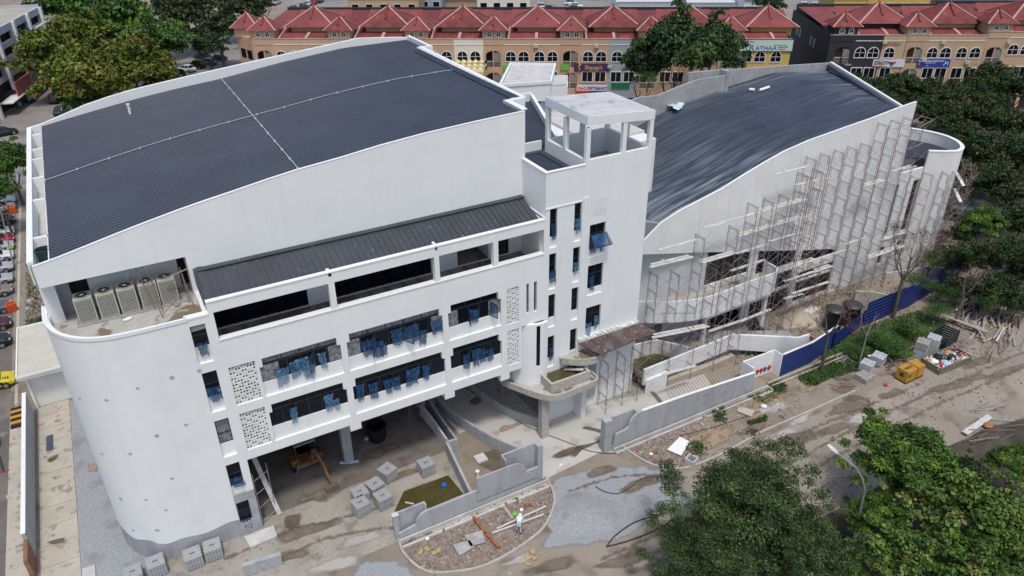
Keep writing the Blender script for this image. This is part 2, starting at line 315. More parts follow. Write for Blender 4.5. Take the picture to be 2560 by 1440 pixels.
sheet('gravel', [(-8.8, 36), (-4.6, 36), (-4.0, 43.5), (-5.0, 44.2), (-5.6, 45.2), (-5.9, 47), (-5.9, 66), (-8.7, 66)], 0.016, G_GRAV)
patch('gravel', [(-6, 35), (-2.2, 35.5), (-1.5, 38), (-2, 41), (-3.5, 42.7), (-6, 43)], .018, G_GRAVF, .6)
# verge with drain channel behind the guard house along the cars
sheet('verge', [(-12.2, 74), (-6.0, 74), (-6.0, 122), (-12.2, 122)], 0.008, G_RUBB)
sheet('drain', [(-13.0, 66.5), (-12.75, 66.5), (-12.75, 122), (-13.0, 122)], 0.016, G_DRAIN)
# front yard
sheet('concrete_yard', [(-6.2, 36.8), (17.6, 36.8), (17.6, 58), (-6.2, 58)], 0.006, G_CONC)
sheet('undercroft_floor', [(2.7, 43.6), (17.8, 43.6), (17.8, 60), (2.7, 60)], 0.010, ground_mat('shade_toned_slab', (0.13, 0.115, 0.10), (0.19, 0.175, 0.155), (0.10, 0.088, 0.075), 0.35))  # undercroft shade put into the colour, darker than the yard slab
sheet('concrete_yard', gz('8', [(0, 1000), (0, 1250), (460, 1120), (400, 1000), (430, 860), (0, 840)]), 0.014, G_CONC)
sheet('driveway', gl([(1100, 950), (1240, 940), (1365, 1055), (1525, 1095), (1545, 1110), (1360, 1200), (1310, 1140), (1115, 1030)]), 0.018, G_CONCP)
sheet('driveway', [(19.5, 45.0), (24.6, 45.0), (23.6, 60), (18.6, 60)], 0.022, G_CONCP)
sheet('concrete_yard', [(24.5, 41.0), (46.5, 39.6), (46.5, 46.1), (24.5, 58)], 0.010, G_CONC)
sheet('concrete_yard', gl([(1365, 1055), (1490, 1010), (1610, 985), (1760, 935), (1790, 985), (1600, 1045), (1520, 1080), (1525, 1095)]), 0.014, G_CONCP)
sheet('concrete_yard', [(38.5, 37.6), (80, 37.6), (80, 46.0), (38.5, 46.0)], 0.012, G_DIRT)
sheet('brick_pavement', gz('9', [(960, 60), (1040, 0), (1330, 0), (1330, 60), (860, 250), (560, 370), (420, 420), (560, 300)]), 0.008, G_ROAD)
sheet('road', [(-30, 6), (150, 6), (150, 32.2), (-30, 32.2)], 0.006, G_ROAD)
patch('gravel', smooth(gl([(1360, 1205), (1480, 1165), (1620, 1160), (1700, 1200), (1740, 1260), (1640, 1300), (1560, 1350), (1440, 1370), (1345, 1375), (1372, 1300)]), 5, True), 0.012, G_GRAVF, .85)
patch('gravel', smooth(gl([(860, 1440), (900, 1400), (985, 1390), (1060, 1440), (1100, 1475), (860, 1480)]), 4, True), 0.012, G_GRAVF, .6)
# gravel heap
def mound(name, cx, cy, rx, ry, h, m, rot=0.0, seed=1, kind='stuff', label=None, cat=None, nn=26):
    r_ = np.random.default_rng(seed); mb = MB(); vs = [(0, 0, h)]; fs = []
    for k in range(1, nn + 1):
        for i in range(40):
            a = 2 * math.pi * i / 40; t = k / nn; rr = t * (1 + 0.10 * math.sin(3 * a + seed) + 0.06 * math.sin(5 * a + 2 * seed))
            z = h * max(0, math.cos(min(1, t) * math.pi / 2)) ** 1.3 + (r_.normal(0, h * 0.025) if t < 0.98 else 0)
            x, y = rx * rr * math.cos(a), ry * rr * math.sin(a)
            vs.append((x * math.cos(rot) - y * math.sin(rot), x * math.sin(rot) + y * math.cos(rot), max(0.0, z)))
    for i in range(40): fs.append((0, 1 + i, 1 + (i + 1) % 40))
    for k in range(nn - 1):
        for i in range(40): a = 1 + k * 40; fs.append((a + i, a + 40 + i, a + 40 + (i + 1) % 40, a + (i + 1) % 40))
    mb.add(vs, fs); o = mb.build(name, m, smooth=True); o.location = (cx, cy, 0.0)
    return tag(o, label, cat, kind=kind)
c = g(1462, 1285); mound('gravel_heap', c.x, c.y, 3.0, 2.1, 0.5, G_GRAV, math.radians(-20), 3, label='low heap of crushed grey gravel spread on the road', cat='gravel')
c = g(2130, 1000 - 45); 
mound('sand_heap', *g(2003, 800).to_2d(), 2.6, 1.6, 0.7, mat('sand', (0.40, 0.35, 0.28), 0.95, 0.12, 2.0), 0.2, 5, label='pale sand heap beside the white building wall', cat='sand')
# planting islands filled with rubble inside kerbs
isl1 = smooth(gz('8', [(440, 1160), (470, 1260), (580, 1370), (720, 1415), (1000, 1385), (1200, 1305), (1400, 1180), (1530, 1060), (1590, 920), (1590, 820), (1530, 700)]), 4)
sheet('planting_bed', [(p.x, p.y) for p in isl1] + [(11.0, 36.45)], 0.024, G_RUBB)
isl2 = smooth([Vector(q) for q in gz('8', [(2060, 430), (2150, 510), (2300, 600), (2450, 635), (2560, 635)])] + [Vector(q) for q in gz('9', [(150, 600), (350, 510), (600, 370), (900, 240), (1300, 60)])], 4)
sheet('planting_bed', [(p.x, p.y) for p in isl2] + [(60, 36.6), (30.6, 36.6)], 0.022, G_DIRT)
for q_ in ([(500, 150), (620, 60), (800, 0), (860, 60), (700, 180), (560, 300), (420, 300)], [(880, -20), (980, -70), (1060, 0), (980, 60), (880, 80)], [(0, 420), (160, 330), (420, 280), (380, 430), (200, 520), (60, 560)]): patch('soil', smooth(gz('9', q_), 3, True), 0.03, SOILF, .55)
sheet('planting_bed', [(p.x, p.y) for p in isl2[:22]] + [(38.5, 36.5), (30.6, 36.5)], 0.026, G_RUBB)
KERB = mat('kerb_concrete', (0.40, 0.38, 0.345), 0.9, 0.14, 2.0)
for pts, lab in ((isl1, 'curved concrete kerb around the rubble island with the worker'), (isl2, 'long concrete kerb running along the dusty road')):
    m_ = MB().wallpath(pts, 0.16, 0.0, 0.22); tag(m_.build('kerb', KERB), lab, 'kerb')
tag(MB().wallpath([(13.3, 36.35)] + [(p.x, p.y) for p in []] + [(22.9, 36.35)], 0.3, 0.02, 0.06).build('drain', G_DRAIN), kind='structure')
# ponds and puddles (water)
sheet('water', gz('8', [(390, 985), (475, 800), (805, 680), (920, 820), (650, 930), (430, 1000)]), 0.03, WATER)
patch('puddle', smooth(gz('8', [(1010, 590), (1060, 500), (1180, 480), (1320, 530), (1250, 590), (1150, 660), (1080, 640)]), 4, True), 0.032, WETF, .7)
for pts in ([('8', [(1670, 490), (1760, 460), (1990, 400), (1980, 420), (1800, 500), (1740, 560), (1680, 540)])],
            [('8', [(1780, 330), (1830, 310), (1980, 350), (1970, 375), (1850, 345)])],
            [('7', [(2100, 1010), (2150, 960), (2260, 950), (2240, 1110), (2170, 1135), (2110, 1080)])],
            [('c', [(330, 1060), (390, 1050), (555, 1215), (480, 1245), (380, 1130)])],
            [('9', [(1180, 120), (1300, 60), (1400, 100), (1460, 160), (1400, 200), (1280, 180)])],
            [('7', [(340, 560), (440, 520), (430, 560), (370, 590)])], [('7', [(330, 1180), (480, 1140), (490, 1180), (380, 1200)])]):
    o_, pp = pts[0]; patch('puddle', smooth(gz(o_, pp), 3, True), 0.034, WETF, .45)
# little pieces: rubble chips as one uncountable scatter
def scatter(name, polys, n, s0, s1, mats, label, seed=3, zbase=0.03, flat=0.5):
    r_ = random.Random(seed); mb = MB()
    import mathutils.geometry as mg
    for poly in polys:
        P = [Vector((p[0], p[1])) for p in poly]; xs = [p.x for p in P]; ys = [p.y for p in P]; k = 0; tries = 0
        while k < n and tries < n * 8:
            tries += 1; x, y = r_.uniform(min(xs), max(xs)), r_.uniform(min(ys), max(ys)); ins = False; j = len(P) - 1
            for i in range(len(P)):
                if (P[i].y > y) != (P[j].y > y) and x < (P[j].x - P[i].x) * (y - P[i].y) / (P[j].y - P[i].y + 1e-9) + P[i].x: ins = not ins
                j = i
            if not ins: continue
            k += 1; s = r_.uniform(s0, s1) * (2.2 if r_.random() < 0.05 else 1); a = r_.uniform(0, 6.28); mb.mat(r_.choice(mats))
            mb.T = Matrix.Translation((x, y, zbase + s * 0.2)) @ Matrix.Rotation(a, 4, 'Z') @ Matrix.Rotation(r_.uniform(-0.5, 0.5), 4, 'X')
            l, w_, h = s, s * r_.uniform(0.4, 1), s * r_.uniform(0.15, flat)
            mb.add([(-l / 2, -w_ / 2, -h), (l / 2, -w_ / 2 * 0.7, -h), (l / 2 * 0.8, w_ / 2, -h), (-l / 2, w_ / 2 * 0.8, -h), (-l / 2 * 0.7, -w_ / 2 * 0.7, h), (l / 2 * 0.6, -w_ / 2 * 0.6, h), (l / 2 * 0.6, w_ / 2 * 0.7, h), (-l / 2 * 0.6, w_ / 2 * 0.5, h)],
                   [(3, 2, 1, 0), (4, 5, 6, 7), (0, 1, 5, 4), (1, 2, 6, 5), (2, 3, 7, 6), (3, 0, 4, 7)])
    mb.T = None
    return tag(mb.build(name, None, recalc=False), label, 'rubble', kind='stuff')
CH = [mat('chip_a', (0.30, 0.25, 0.21), 0.9), mat('chip_b', (0.15, 0.115, 0.09), 0.9), mat('chip_c', (0.46, 0.43, 0.39), 0.9), mat('chip_d', (0.23, 0.21, 0.19), 0.9), mat('chip_e', (0.26, 0.19, 0.145), 0.9)]
scatter('rubble', [[(p.x, p.y) for p in isl1]], 1700, 0.03, 0.14, CH, 'loose stone and brick rubble filling the island kerb', 4)
scatter('rubble', [[(p.x, p.y) for p in isl2[:20]] + [(36, 36.5), (31, 36.5)]], 800, 0.03, 0.13, CH, 'loose rubble behind the kerb right of the gateway', 5)
scatter('rubble', [gz('9', [(0, 300), (560, 70), (900, 60), (900, 230), (350, 500), (0, 590)])], 600, 0.03, 0.16, CH, 'broken bits strewn on the verge below the long fence', 6)
scatter('rubble', [gl([(1640, 1300), (1760, 1150), (2150, 1000), (2500, 880), (2560, 960), (2100, 1250), (1650, 1420)])], 1100, 0.03, 0.13, [CH[1], CH[3], CH[0]], 'small stones scattered over the dusty road', 7)
scatter('rubble', [[(-12, 75), (-6.2, 75), (-6.2, 88), (-12, 88)]], 700, 0.08, 0.4, CH, 'rubble mound on the verge behind the guard house', 8)
scatter('rubble', [[(46, 39), (75, 39), (75, 45.5), (46, 45.5)]], 700, 0.05, 0.3, CH, 'broken plaster strewn along the scaffolded wall', 9)
scatter('rubble', [gl([(2330, 720), (2560, 640), (2560, 880), (2330, 930), (2180, 930)])], 700, 0.06, 0.25, CH + [WOODG, WOOD], 'splintered waste strewn at the road end', 10)
scatter('rubble', [gl([(690, 1230), (960, 1200), (1000, 1400), (640, 1440), (440, 1440)])], 500, 0.02, 0.08, [CH[1], CH[3], CH[0]], 'small dirt crumbs on the concrete yard', 11)

# mud stains, cement spills and wheel tracks on road and yard
_r = random.Random(91)
for px, py, sx, sy, m_ in [(2130, 1015, 75, 22, MUDF), (2230, 985, 45, 12, MUDF), (1990, 1100, 90, 22, MUDF), (2080, 1075, 60, 16, MUDF), (2000, 1045, 50, 20, PALEF), (2150, 1045, 55, 18, PALEF), (1960, 1085, 60, 18, PALEF), (1840, 1165, 70, 22, MUDF), (1700, 1400, 120, 28, MUDF), (1560, 1400, 90, 24, MUDF), (1380, 1420, 80, 24, MUDF), (1300, 1400, 70, 14, PALEF), (2450, 905, 60, 14, MUDF), (2400, 960, 90, 14, MUDF), (2510, 930, 70, 12, MUDF), (1940, 1020, 60, 16, PALEF), (760, 1330, 110, 24, MUDF), (900, 1350, 90, 22, PALEF), (690, 1400, 90, 20, MUDF), (830, 1410, 90, 26, PALEF), (1000, 1190, 60, 14, MUDF), (1500, 1180, 60, 16, MUDF), (1600, 1210, 90, 20, MUDF), (1270, 1070, 40, 10, mat('red_stain', (.34, .24, .20), .9, fade=1.0)), (1420, 1130, 50, 12, WETF), (1200, 1000, 30, 12, MUDF), (950, 1130, 60, 18, MUDF), (800, 1240, 60, 20, MUDF), (2220, 870, 40, 10, MUDF), (1880, 1075, 40, 12, MUDF)]:
    patch('ground_stain', smooth(gl([(px + sx * math.cos(a) * _r.uniform(.7, 1.3), py + sy * math.sin(a) * _r.uniform(.7, 1.3) - sx * math.cos(a) * .3) for a in [k * .628 for k in range(10)]]), 2, True), 0.036 + _r.random() * .003, m_, .35)
TRK = mat('wheel_track', (0.16, 0.135, 0.105), .95, .25, 1.5, fade=2.0)
for k, pts in enumerate([[(1560, 1420), (1750, 1330), (1950, 1220), (2150, 1110), (2350, 1010), (2560, 920)], [(1500, 1400), (1700, 1310), (1900, 1200), (2120, 1080), (2330, 980), (2560, 880)], [(1420, 1230), (1560, 1190), (1760, 1190), (1900, 1130), (2060, 1060), (2300, 960)], [(560, 1400), (720, 1330), (840, 1300), (980, 1260)], [(620, 1440), (780, 1360), (900, 1330), (990, 1320)]]):
    P = smooth(gl(pts), 8); n = len(P); vs = []; fd = []
    for i, p in enumerate(P):
        d = (P[min(i + 1, n - 1)] - P[max(i - 1, 0)]).normalized(); nn = Vector((-d.y, d.x)); 
        for w_, f_ in ((-.35, 0.0), (0, .62), (.35, 0.0)): q = p + nn * w_; vs.append((q.x, q.y, .040 + k * .001)); fd.append(f_)
    mb = MB(); mb.add(vs, [f for i in range(n - 1) for f in ((3 * i, 3 * i + 1, 3 * i + 4, 3 * i + 3), (3 * i + 1, 3 * i + 2, 3 * i + 5, 3 * i + 4))]); o = mb.build('wheel_track', TRK, recalc=False); at = o.data.attributes.new('fade', 'FLOAT', 'POINT'); at.data.foreach_set('value', fd); o['kind'] = 'structure'
# ------------------------------------------------------------------ main white building
BA = empty('office_building', (0, YF, 0), label='white building under construction with dark barrel roof, stair tower and round front corner', cat='building')
def part(mb, name, m, parent=BA, **k):
    o = mb.build(name, m, None, **k); o.parent = parent; o.matrix_parent_inverse = Matrix.Translation(-Vector(parent.location)) if parent.type == 'EMPTY' else Matrix()
    return o
wr = random.Random(11)
def film(mb, cx, y, z0, w_, h, seed, out=0.12):
    """crumpled plastic film hanging in front of a pane"""
    r_ = random.Random(seed); nx, nz = 7, 9; vs = []; fs = []
    lean = r_.uniform(-0.15, 0.15)
    for j in range(nz + 1):
        for i in range(nx + 1):
            t = j / nz; u = i / nx - 0.5; nar = 1 - 0.35 * (1 - t) * r_.uniform(0.5, 1.2) if r_.random() < .5 else 1 - 0.2 * (1 - t)
            vs.append((cx + u * w_ * nar * (1 + .07 * math.sin(j * 1.3 + seed)) + lean * (1 - t) * w_, y - out * (0.4 + 0.9 * math.sin(i * 1.9 + seed) ** 2) - r_.uniform(0, 0.07) - (1 - t) * 0.08, z0 + h * t - (r_.uniform(0, 0.3) if j == 0 else r_.uniform(-.02, .02))))
    for j in range(nz):
        for i in range(nx): a = j * (nx + 1) + i; fs.append((a, a + 1, a + nx + 2, a + nx + 1))
    mb.add(vs, fs)
def window(parent, x0, x1, z0, z1, y, nc=1, transom=0.0, films=(), openc=(), splash=False):
    """aluminium window: frame > pane, film; openc = columns whose leaf is swung out"""
    f = MB(); t = 0.05; d = 0.08
    f.box(x0, x1, y, y + d, z0, z0 + t).box(x0, x1, y, y + d, z1 - t, z1).box(x0, x0 + t, y, y + d, z0 + t, z1 - t).box(x1 - t, x1, y, y + d, z0 + t, z1 - t)
    zt = z1 - t
    if transom: zt = z1 - (z1 - z0) * transom; f.box(x0 + t, x1 - t, y, y + d, zt - t / 2, zt + t / 2)
    cw = (x1 - x0) / nc
    for i in range(1, nc): f.box(x0 + i * cw - t / 2, x0 + i * cw + t / 2, y + .001, y + d, z0 + t, z1 - t)
    for i in openc:   # leaf swung outwards
        xa = x0 + i * cw; ang = wr.uniform(0.7, 1.3) * (1 if i % 2 else -1); L = cw
        hx = xa if i % 2 == 0 else xa + cw; sx = 1 if i % 2 == 0 else -1
        ex, ey = hx + sx * L * math.cos(abs(ang)), y - L * math.sin(abs(ang))
        f.bar((hx, y, z0 + .08), (ex, ey, z0 + .08), .04, .05).bar((hx, y, zt - .05), (ex, ey, zt - .05), .04, .05).bar((ex, ey, z0 + .08), (ex, ey, zt - .05), .05, .04)
        f.mat(FRAME)
        f.mat(FILM).add([(hx, y - .01, z0 + .1), (ex, ey, z0 + .1), (ex, ey, zt - .07), (hx, y - .01, zt - .07)], [(0, 1, 2, 3)]).mat(FRAME)
    if not f.ms: f.mat(FRAME)
    wo_ = f.build('window', FRAME); wo_.parent = parent; wo_.matrix_parent_inverse = Matrix.Translation(-Vector(parent.location))
    p = MB().add([(x0 + t, y + .045, z0 + t), (x1 - t, y + .045, z0 + t), (x1 - t, y + .045, z1 - t), (x0 + t, y + .045, z1 - t)], [(0, 1, 2, 3)])
    po = p.build('pane', GUNK if splash else GLASS, wo_, recalc=False)
    if films:
        fm = MB()
        for k, i in enumerate(films): film(fm, x0 + (i + .5) * cw, y, z0 + .05 - wr.choice((0, 0, .05, .15, .5)), cw * wr.uniform(.55, 1.15), (zt - z0) * wr.uniform(.6, 1.0), int(x0 * 7 + z0 * 3 + i * 10))
        fm.build('plastic_film', FILM if wr.random() < .6 else FILM2, wo_, recalc=False)
    return wo_
# --- front facade, bays. storey bands
rows = [(11.0, 12.05, 14.0), (7.22, 8.35, 10.3)]
bays = [(3.04, 4.68, 'L'), (4.88, 10.23, 'W'), (10.66, 17.72, 'W'), (18.16, 22.45, 'W'), (22.95, 23.97, 'L')]
holes = []
for zl, zs_, zt in rows:
    for x0, x1, k in bays:
        if k == 'L': holes.append((x0, x1, zl - (0 if x0 < 10 else .1), zt))
        else: holes += [(x0, x1, zl, zt - .62), (x0 + .22, x1 - .22, zt - .62, zt)]
holes += [(24.62, 24.86, 11.33, 13.98), (25.28, 25.54, 11.33, 13.98)]
for a, b in ((2.94, 10.02), (10.41, 17.38), (17.74, 21.92), (22.31, 26.1)): holes.append((a, b, 16.1, 18.12))
fa = MB(); fa.grid(2.66, 24.2, 6.45, 18.85, holes, YF, YF + .4); fa.grid(24.2, 26.2, 10.35, 18.85, holes, YF, YF + .4)
for x0, x1, z in ((10.08, 10.9, 5.88), (17.53, 18.33, 5.88), (22.3, 23.1, 5.84)): fa.box(x0, x1, YF + .001, YF + .7, z, 6.45)
fa.box(2.66, 26.2, YF - .04, YF + .3, 18.85, 18.93)       # beam capping
fa.box(2.9, 26.1, YF - .05, YF + .45, 16.101, 16.17)
part(fa, 'front_wall', W)
inf = MB()
for zl, zs_, zt in rows:
    for x0, x1, k in bays:
        if k == 'W': inf.box(x0, x1, YF + .17, YF + .32, zl, zs_)
part(inf, 'spandrel_panel', W)
wins = [(4.88, 10.23, 0, 6, (1, 2, 2.5, 3, 4), (3,)), (10.66, 17.72, 0, 7, (1, 1.6, 2, 3, 4.3, 5, 6), (1, 4)), (18.16, 22.45, 0, 5, (2,), (1, 4)),
        (4.88, 10.23, 1, 6, (1.3, 4, 4.5), ()), (10.66, 17.72, 1, 7, (0, 1, 2, 2.6, 4, 5), ()), (18.16, 22.45, 1, 5, (1, 2, 2.5, 3.3), (1,))]
for x0, x1, r_, nc, fl, op in wins:
    zl, zs_, zt = rows[r_]; up = window(BA, x0, x1, zs_, zt - .62, YF + .24, nc, 0, fl, op, False)
    window(BA, x0 + .22, x1 - .22, zt - .6, zt, YF + .26, max(3, nc - 2), 0, (), (), r_ == 0 and x0 < 18)
# splashed side panes on the upper row
for x0, x1 in ((4.9, 6.1), (9.4, 10.2), (10.7, 11.6), (16.9, 17.7), (18.2, 19.0), (21.5, 22.4)):
    part(MB().box(x0, x1, YF + .2, YF + .225, 12.12, 13.33), 'splashed_pane', GUNK)
# lattice vent blocks
def lattice(x0, x1, z0, z1, nx, nz, y):
    mb = MB(); cw, ch = (x1 - x0) / nx, (z1 - z0) / nz; hs = []
    for i in range(nx):
        for j in range(nz):
            if (i + 2 * j) % 4 < 2 or (i * 3 + j) % 5 == 0:
                xa = x0 + i * cw + cw * .22; hs.append((xa, xa + cw * .56, z0 + j * ch + ch * .1, z0 + j * ch + ch * .92))
            else:
                xa = x0 + i * cw + cw * .14; hs.append((xa, xa + cw * .72, z0 + j * ch + ch * .42, z0 + j * ch + ch * .6))
    mb.grid(x0, x1, z0, z1, hs, y, y + .14); part(mb, 'vent_lattice', W2)
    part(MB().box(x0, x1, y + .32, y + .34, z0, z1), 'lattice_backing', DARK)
for zl, _, zt in rows:
    lattice(3.04, 4.68, zl, zt, 9, 13, YF + .12); lattice(22.95, 23.97, zl - .1, zt, 5, 14, YF + .05)
# slot windows right of the lattice
for a, b in ((24.62, 24.86), (25.28, 25.54)): part(MB().box(a, b, YF + .25, YF + .3, 11.33, 13.98), 'slot_window', GLASS)
# rounded bay under the overhang with two tall slots
dp = [Vector((23.95, 45.4))] + [Vector(p) for p in smooth([(24.05, 44.6), (24.08, 43.9), (24.28, 43.42), (24.8, 42.88), (25.35, 42.62), (25.9, 42.55), (26.3, 42.62)], 4)]
part(MB().wallpath(dp, .25, 4.7, 10.36, off=-.12), 'round_bay_wall', W, smooth=False)
def onpath(x):
    for a, b in zip(dp[:-1], dp[1:]):
        if a.x <= x <= b.x: t = (x - a.x) / (b.x - a.x); return a.y + (b.y - a.y) * t
    return 42.6
for a, b in ((24.52, 24.86), (25.32, 25.62)):
    ya, yb = onpath(a), onpath(b); m_ = MB(); m_.add([(a, ya - .26, 6.5), (b, yb - .26, 6.5), (b, yb - .26, 10.2), (a, ya - .26, 10.2)], [(0, 1, 2, 3)]); part(m_, 'slot_window', GLASS)
# --- left curved corner volume
cpl = smooth([(1.44, 42.73), (0.2, 42.73), (-1.2, 42.75), (-2.4, 42.84), (-3.4, 43.1), (-4.3, 43.6), (-5.05, 44.35), (-5.6, 45.3), (-5.93, 46.4), (-6.0, 47.5), (-6.0, 48.6)], 4)
UPL = mat('corner_plaster', (0.33, 0.34, 0.37), 0.9, 0.14, 1.0, stretch=(2, 2, .5))
zb = [0.0 for _ in cpl]; zm = [1.55 + 0.10 * math.sin(i * .7) + (0.55 if p.x < -4 else 0) * 0.3 for i, p in enumerate(cpl)]
part(MB().wallpath(cpl, .3, 0.0, zm, off=-.15), 'plinth_wall', UPL)
part(MB().wallpath(cpl, .3, zm, 18.02, off=-.14), 'curved_wall', W)
part(MB().wallpath(cpl, .2, 18.02, 18.14, off=-.12), 'coping', W)
part(MB().wallpath(cpl, .12, 17.98, 18.2, off=.0), 'coping', W)
hs = []
cw5 = [(17.55, 15.95, 14.8), (14.12, 12.14, 11.02), (10.33, 8.3, 7.22), (6.55, 4.5, 3.76)]
for zt, zs_, zl in cw5: hs.append((1.47, 2.35, zl, zt))
mb = MB().grid(1.44, 2.66, 3.8, 18.02, hs, YF, YF + .4); mb.box(2.66, 2.86, YF, YF + .4, 3.8, 6.45); part(mb, 'window_bay_wall', W)
part(MB().grid(1.44, 2.86, 0, 3.8, [(1.5, 2.33, 1.1, 3.05)], YF, YF + .4), 'window_bay_wall', UND)
part(MB().box(1.3, 2.66, YF - .03, YF + .45, 18.02, 18.14), 'coping', W)
mb = MB()
for zt, zs_, zl in cw5: mb.box(1.47, 2.35, YF + .2, YF + .32, zl, zs_)
part(mb, 'spandrel_panel', W)
for k, (zt, zs_, zl) in enumerate(cw5 + [(3.05, 1.1, 1.1)]):
    window(BA, 1.47, 2.35, zs_, zt, YF + .22, 1, .5 if k != 2 else .6, (0,) if k != 2 else (), (), k == 2)
# roof deck over the corner volume
deckp = [(p.x + (.12 if p.x < -3 else 0), p.y + .15) for p in cpl] + [(2.35, 48.5)] + [(2.5, 42.95)]
part(MB().prism([(p[0], p[1]) for p in deckp], 17.1, 17.4), 'deck', CONCW)
part(MB().box(2.42, 2.66, 43.12, YW, 17.1, 18.02), 'deck_parapet', W)
# column of round core patches left on the plaster
pm = MB()
def hit_curve(px, py):
    r_ = ray(px, py); best = None
    for a_, b_ in zip(cpl[:-1], cpl[1:]):
        d = b_ - a_; den = r_[0] * d.y - r_[1] * d.x
        if abs(den) < 1e-9: continue
        t = (a_.x * d.y - a_.y * d.x) / den; u = (a_.x * r_[1] - a_.y * r_[0]) / den
        if 0 <= u <= 1 and t > 0 and (best is None or t < best[0]): best = (t, d.normalized())
    if best is None: return None
    t, d = best; nrm = Vector((d.y, -d.x)); P = Vector((r_[0] * t, r_[1] * t, CAMZ + r_[2] * t))
    if nrm.dot(Vector((r_[0], r_[1]))) > 0: nrm = -nrm
    return P, d, nrm
for px, py in [(344, 970), (267, 1000), (200, 996), (392, 1089), (465, 1061), (326, 1134), (256, 1135), (430, 1196), (365, 1249), (303, 1247), (333, 1325), (393, 1325), (430, 944), (498, 926), (538, 1041), (415, 1275)]:
    hit = hit_curve(px, py)
    if hit is None: continue
    cc, d, nrm = hit; tx = Vector((d.x, d.y, 0)); rr = random.uniform(.1, .17)
    ring = [cc + Vector((nrm.x, nrm.y, 0)) * .03 + tx * math.cos(a) * rr * random.uniform(.7, 1.2) + Vector((0, 0, 1)) * math.sin(a) * rr * random.uniform(.6, 1.1) for a in [k * .7 for k in range(9)]]
    pm.add(ring, [tuple(range(9))])
part(pm, 'plaster_patch', mat('core_patch', (0.40, 0.41, 0.42), .9), recalc=False)
# --- left side, back and right walls
part(MB().box(-5.75, -5.4, 48.6, 74.1, 0, 20.5), 'side_wall', W)
# recess behind the condensers
part(MB().grid(-5.75, 2.66, 17.1, 20.6, [(-4.3, -3.28, 17.45, 19.55), (1.9, 2.45, 17.45, 19.6)], 48.4, 48.6), 'recess_wall', W2)
part(MB().box(-5.75, -4.95, 47.5, 48.39, 17.1, 20.55).box(-1.15, -.95, 48.25, 48.399, 17.4, 20.5), 'recess_pier', W)
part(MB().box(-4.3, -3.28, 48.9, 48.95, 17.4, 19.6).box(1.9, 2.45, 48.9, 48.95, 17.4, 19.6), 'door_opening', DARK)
part(MB().box(-4.95, -4.3, 48.38, 48.40, 17.4, 20.5), 'bare_plaster', UND)
# upper main wall with its curved top
topA = [(-5.6, 21.85), (-5.48, 21.9), (-4.2, 22.12), (-2.69, 22.45), (-1.2, 22.78), (.34, 23.11), (2.48, 23.53), (4.2, 23.82), (5.93, 24.08), (8, 24.42), (9.99, 24.70), (12.73, 24.96), (15.5, 25.30), (18.52, 25.57), (22.5, 25.78), (26.4, 25.93)]
mw = MB().grid(-5.6, 2.6, 20.52, 22, [], YW, YW + .15, top=topA)
mw.grid(2.6, 26.4, 14.9, 22, [(3.1, 9.3, 14.95, 17.3), (10.9, 18.5, 14.95, 17.4), (20.6, 23.2, 14.95, 17.6), (23.6, 25.0, 14.95, 17.3)], YW, YW + .15, top=topA)
part(mw, 'main_wall', W)
cp = MB()
for (xa, za), (xb, zb_) in zip(topA[:-1], topA[1:]): cp.strip(xa, xb, za, za + .035, zb_, zb_ + .035, YW - .02, YW + .17)
part(cp, 'coping', W)
part(MB().box(-5.6, 2.6, YW + .31, 48.6, 20.52, 20.66), 'soffit', W)
part(MB().box(2.36, 2.599, YW + .001, 48.4, 17.4, 20.6), 'recess_pier', W)
# dark folding doors at the back of the terrace
for a, b, n in ((3.1, 9.3, 9), (10.9, 18.5, 12)):
    d_ = MB(); 
    for i in range(n):
        xx = a + (b - a) * i / n; o_ = .12 * (i % 2)
        d_.add([(xx, YW + .15 + o_, 14.95), (xx + (b - a) / n, YW + .27 - o_, 14.95), (xx + (b - a) / n, YW + .27 - o_, 17.4), (xx, YW + .15 + o_, 17.4)], [(0, 1, 2, 3)])
        d_.box(xx - .03, xx + .03, YW + .1, YW + .28, 14.95, 17.4)
    part(d_, 'folding_door', GLASS)
part(MB().box(2.66, 26.2, YF + .4, 52, 14.6, 14.9), 'terrace_floor', mat('terrace_screed', (0.27, 0.245, 0.225), .85, .2, .7, spots=[((.14, .13, .13), .35, .55, .02)]))
dm = MB()
for x in np.arange(3.4, 24, 1.25): dm.box(x, x + .35, YF + .45, 46.05, 14.9, 14.906)
part(dm, 'floor_band', mat('grey_band_tile', (.15, .15, .155), .7))
part(MB().box(20.6, 20.75, 46.4, 51.9, 14.9, 18.1).box(23.3, 23.45, 46.4, 51.9, 14.9, 18.1).box(20.6, 26, 51.9, 52, 14.9, 18.1).box(26.05, 26.25, 43.2, 46.1, 14.9, 18.8), 'room_wall', W)
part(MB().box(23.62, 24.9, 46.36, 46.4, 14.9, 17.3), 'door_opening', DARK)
part(MB().box(2.66, 26.2, YF + .41, YW, 18.3, 18.45).box(2.66, 26.2, YF + .41, YF + .75, 18.45, 18.6), 'gutter_slab', CONCL)
part(MB().box(10.1, 10.3, YF + .0, YF + .6, 18.6, 18.9).box(17.5, 17.65, YF, YF + .6, 18.6, 18.99), 'gutter_stop', W)
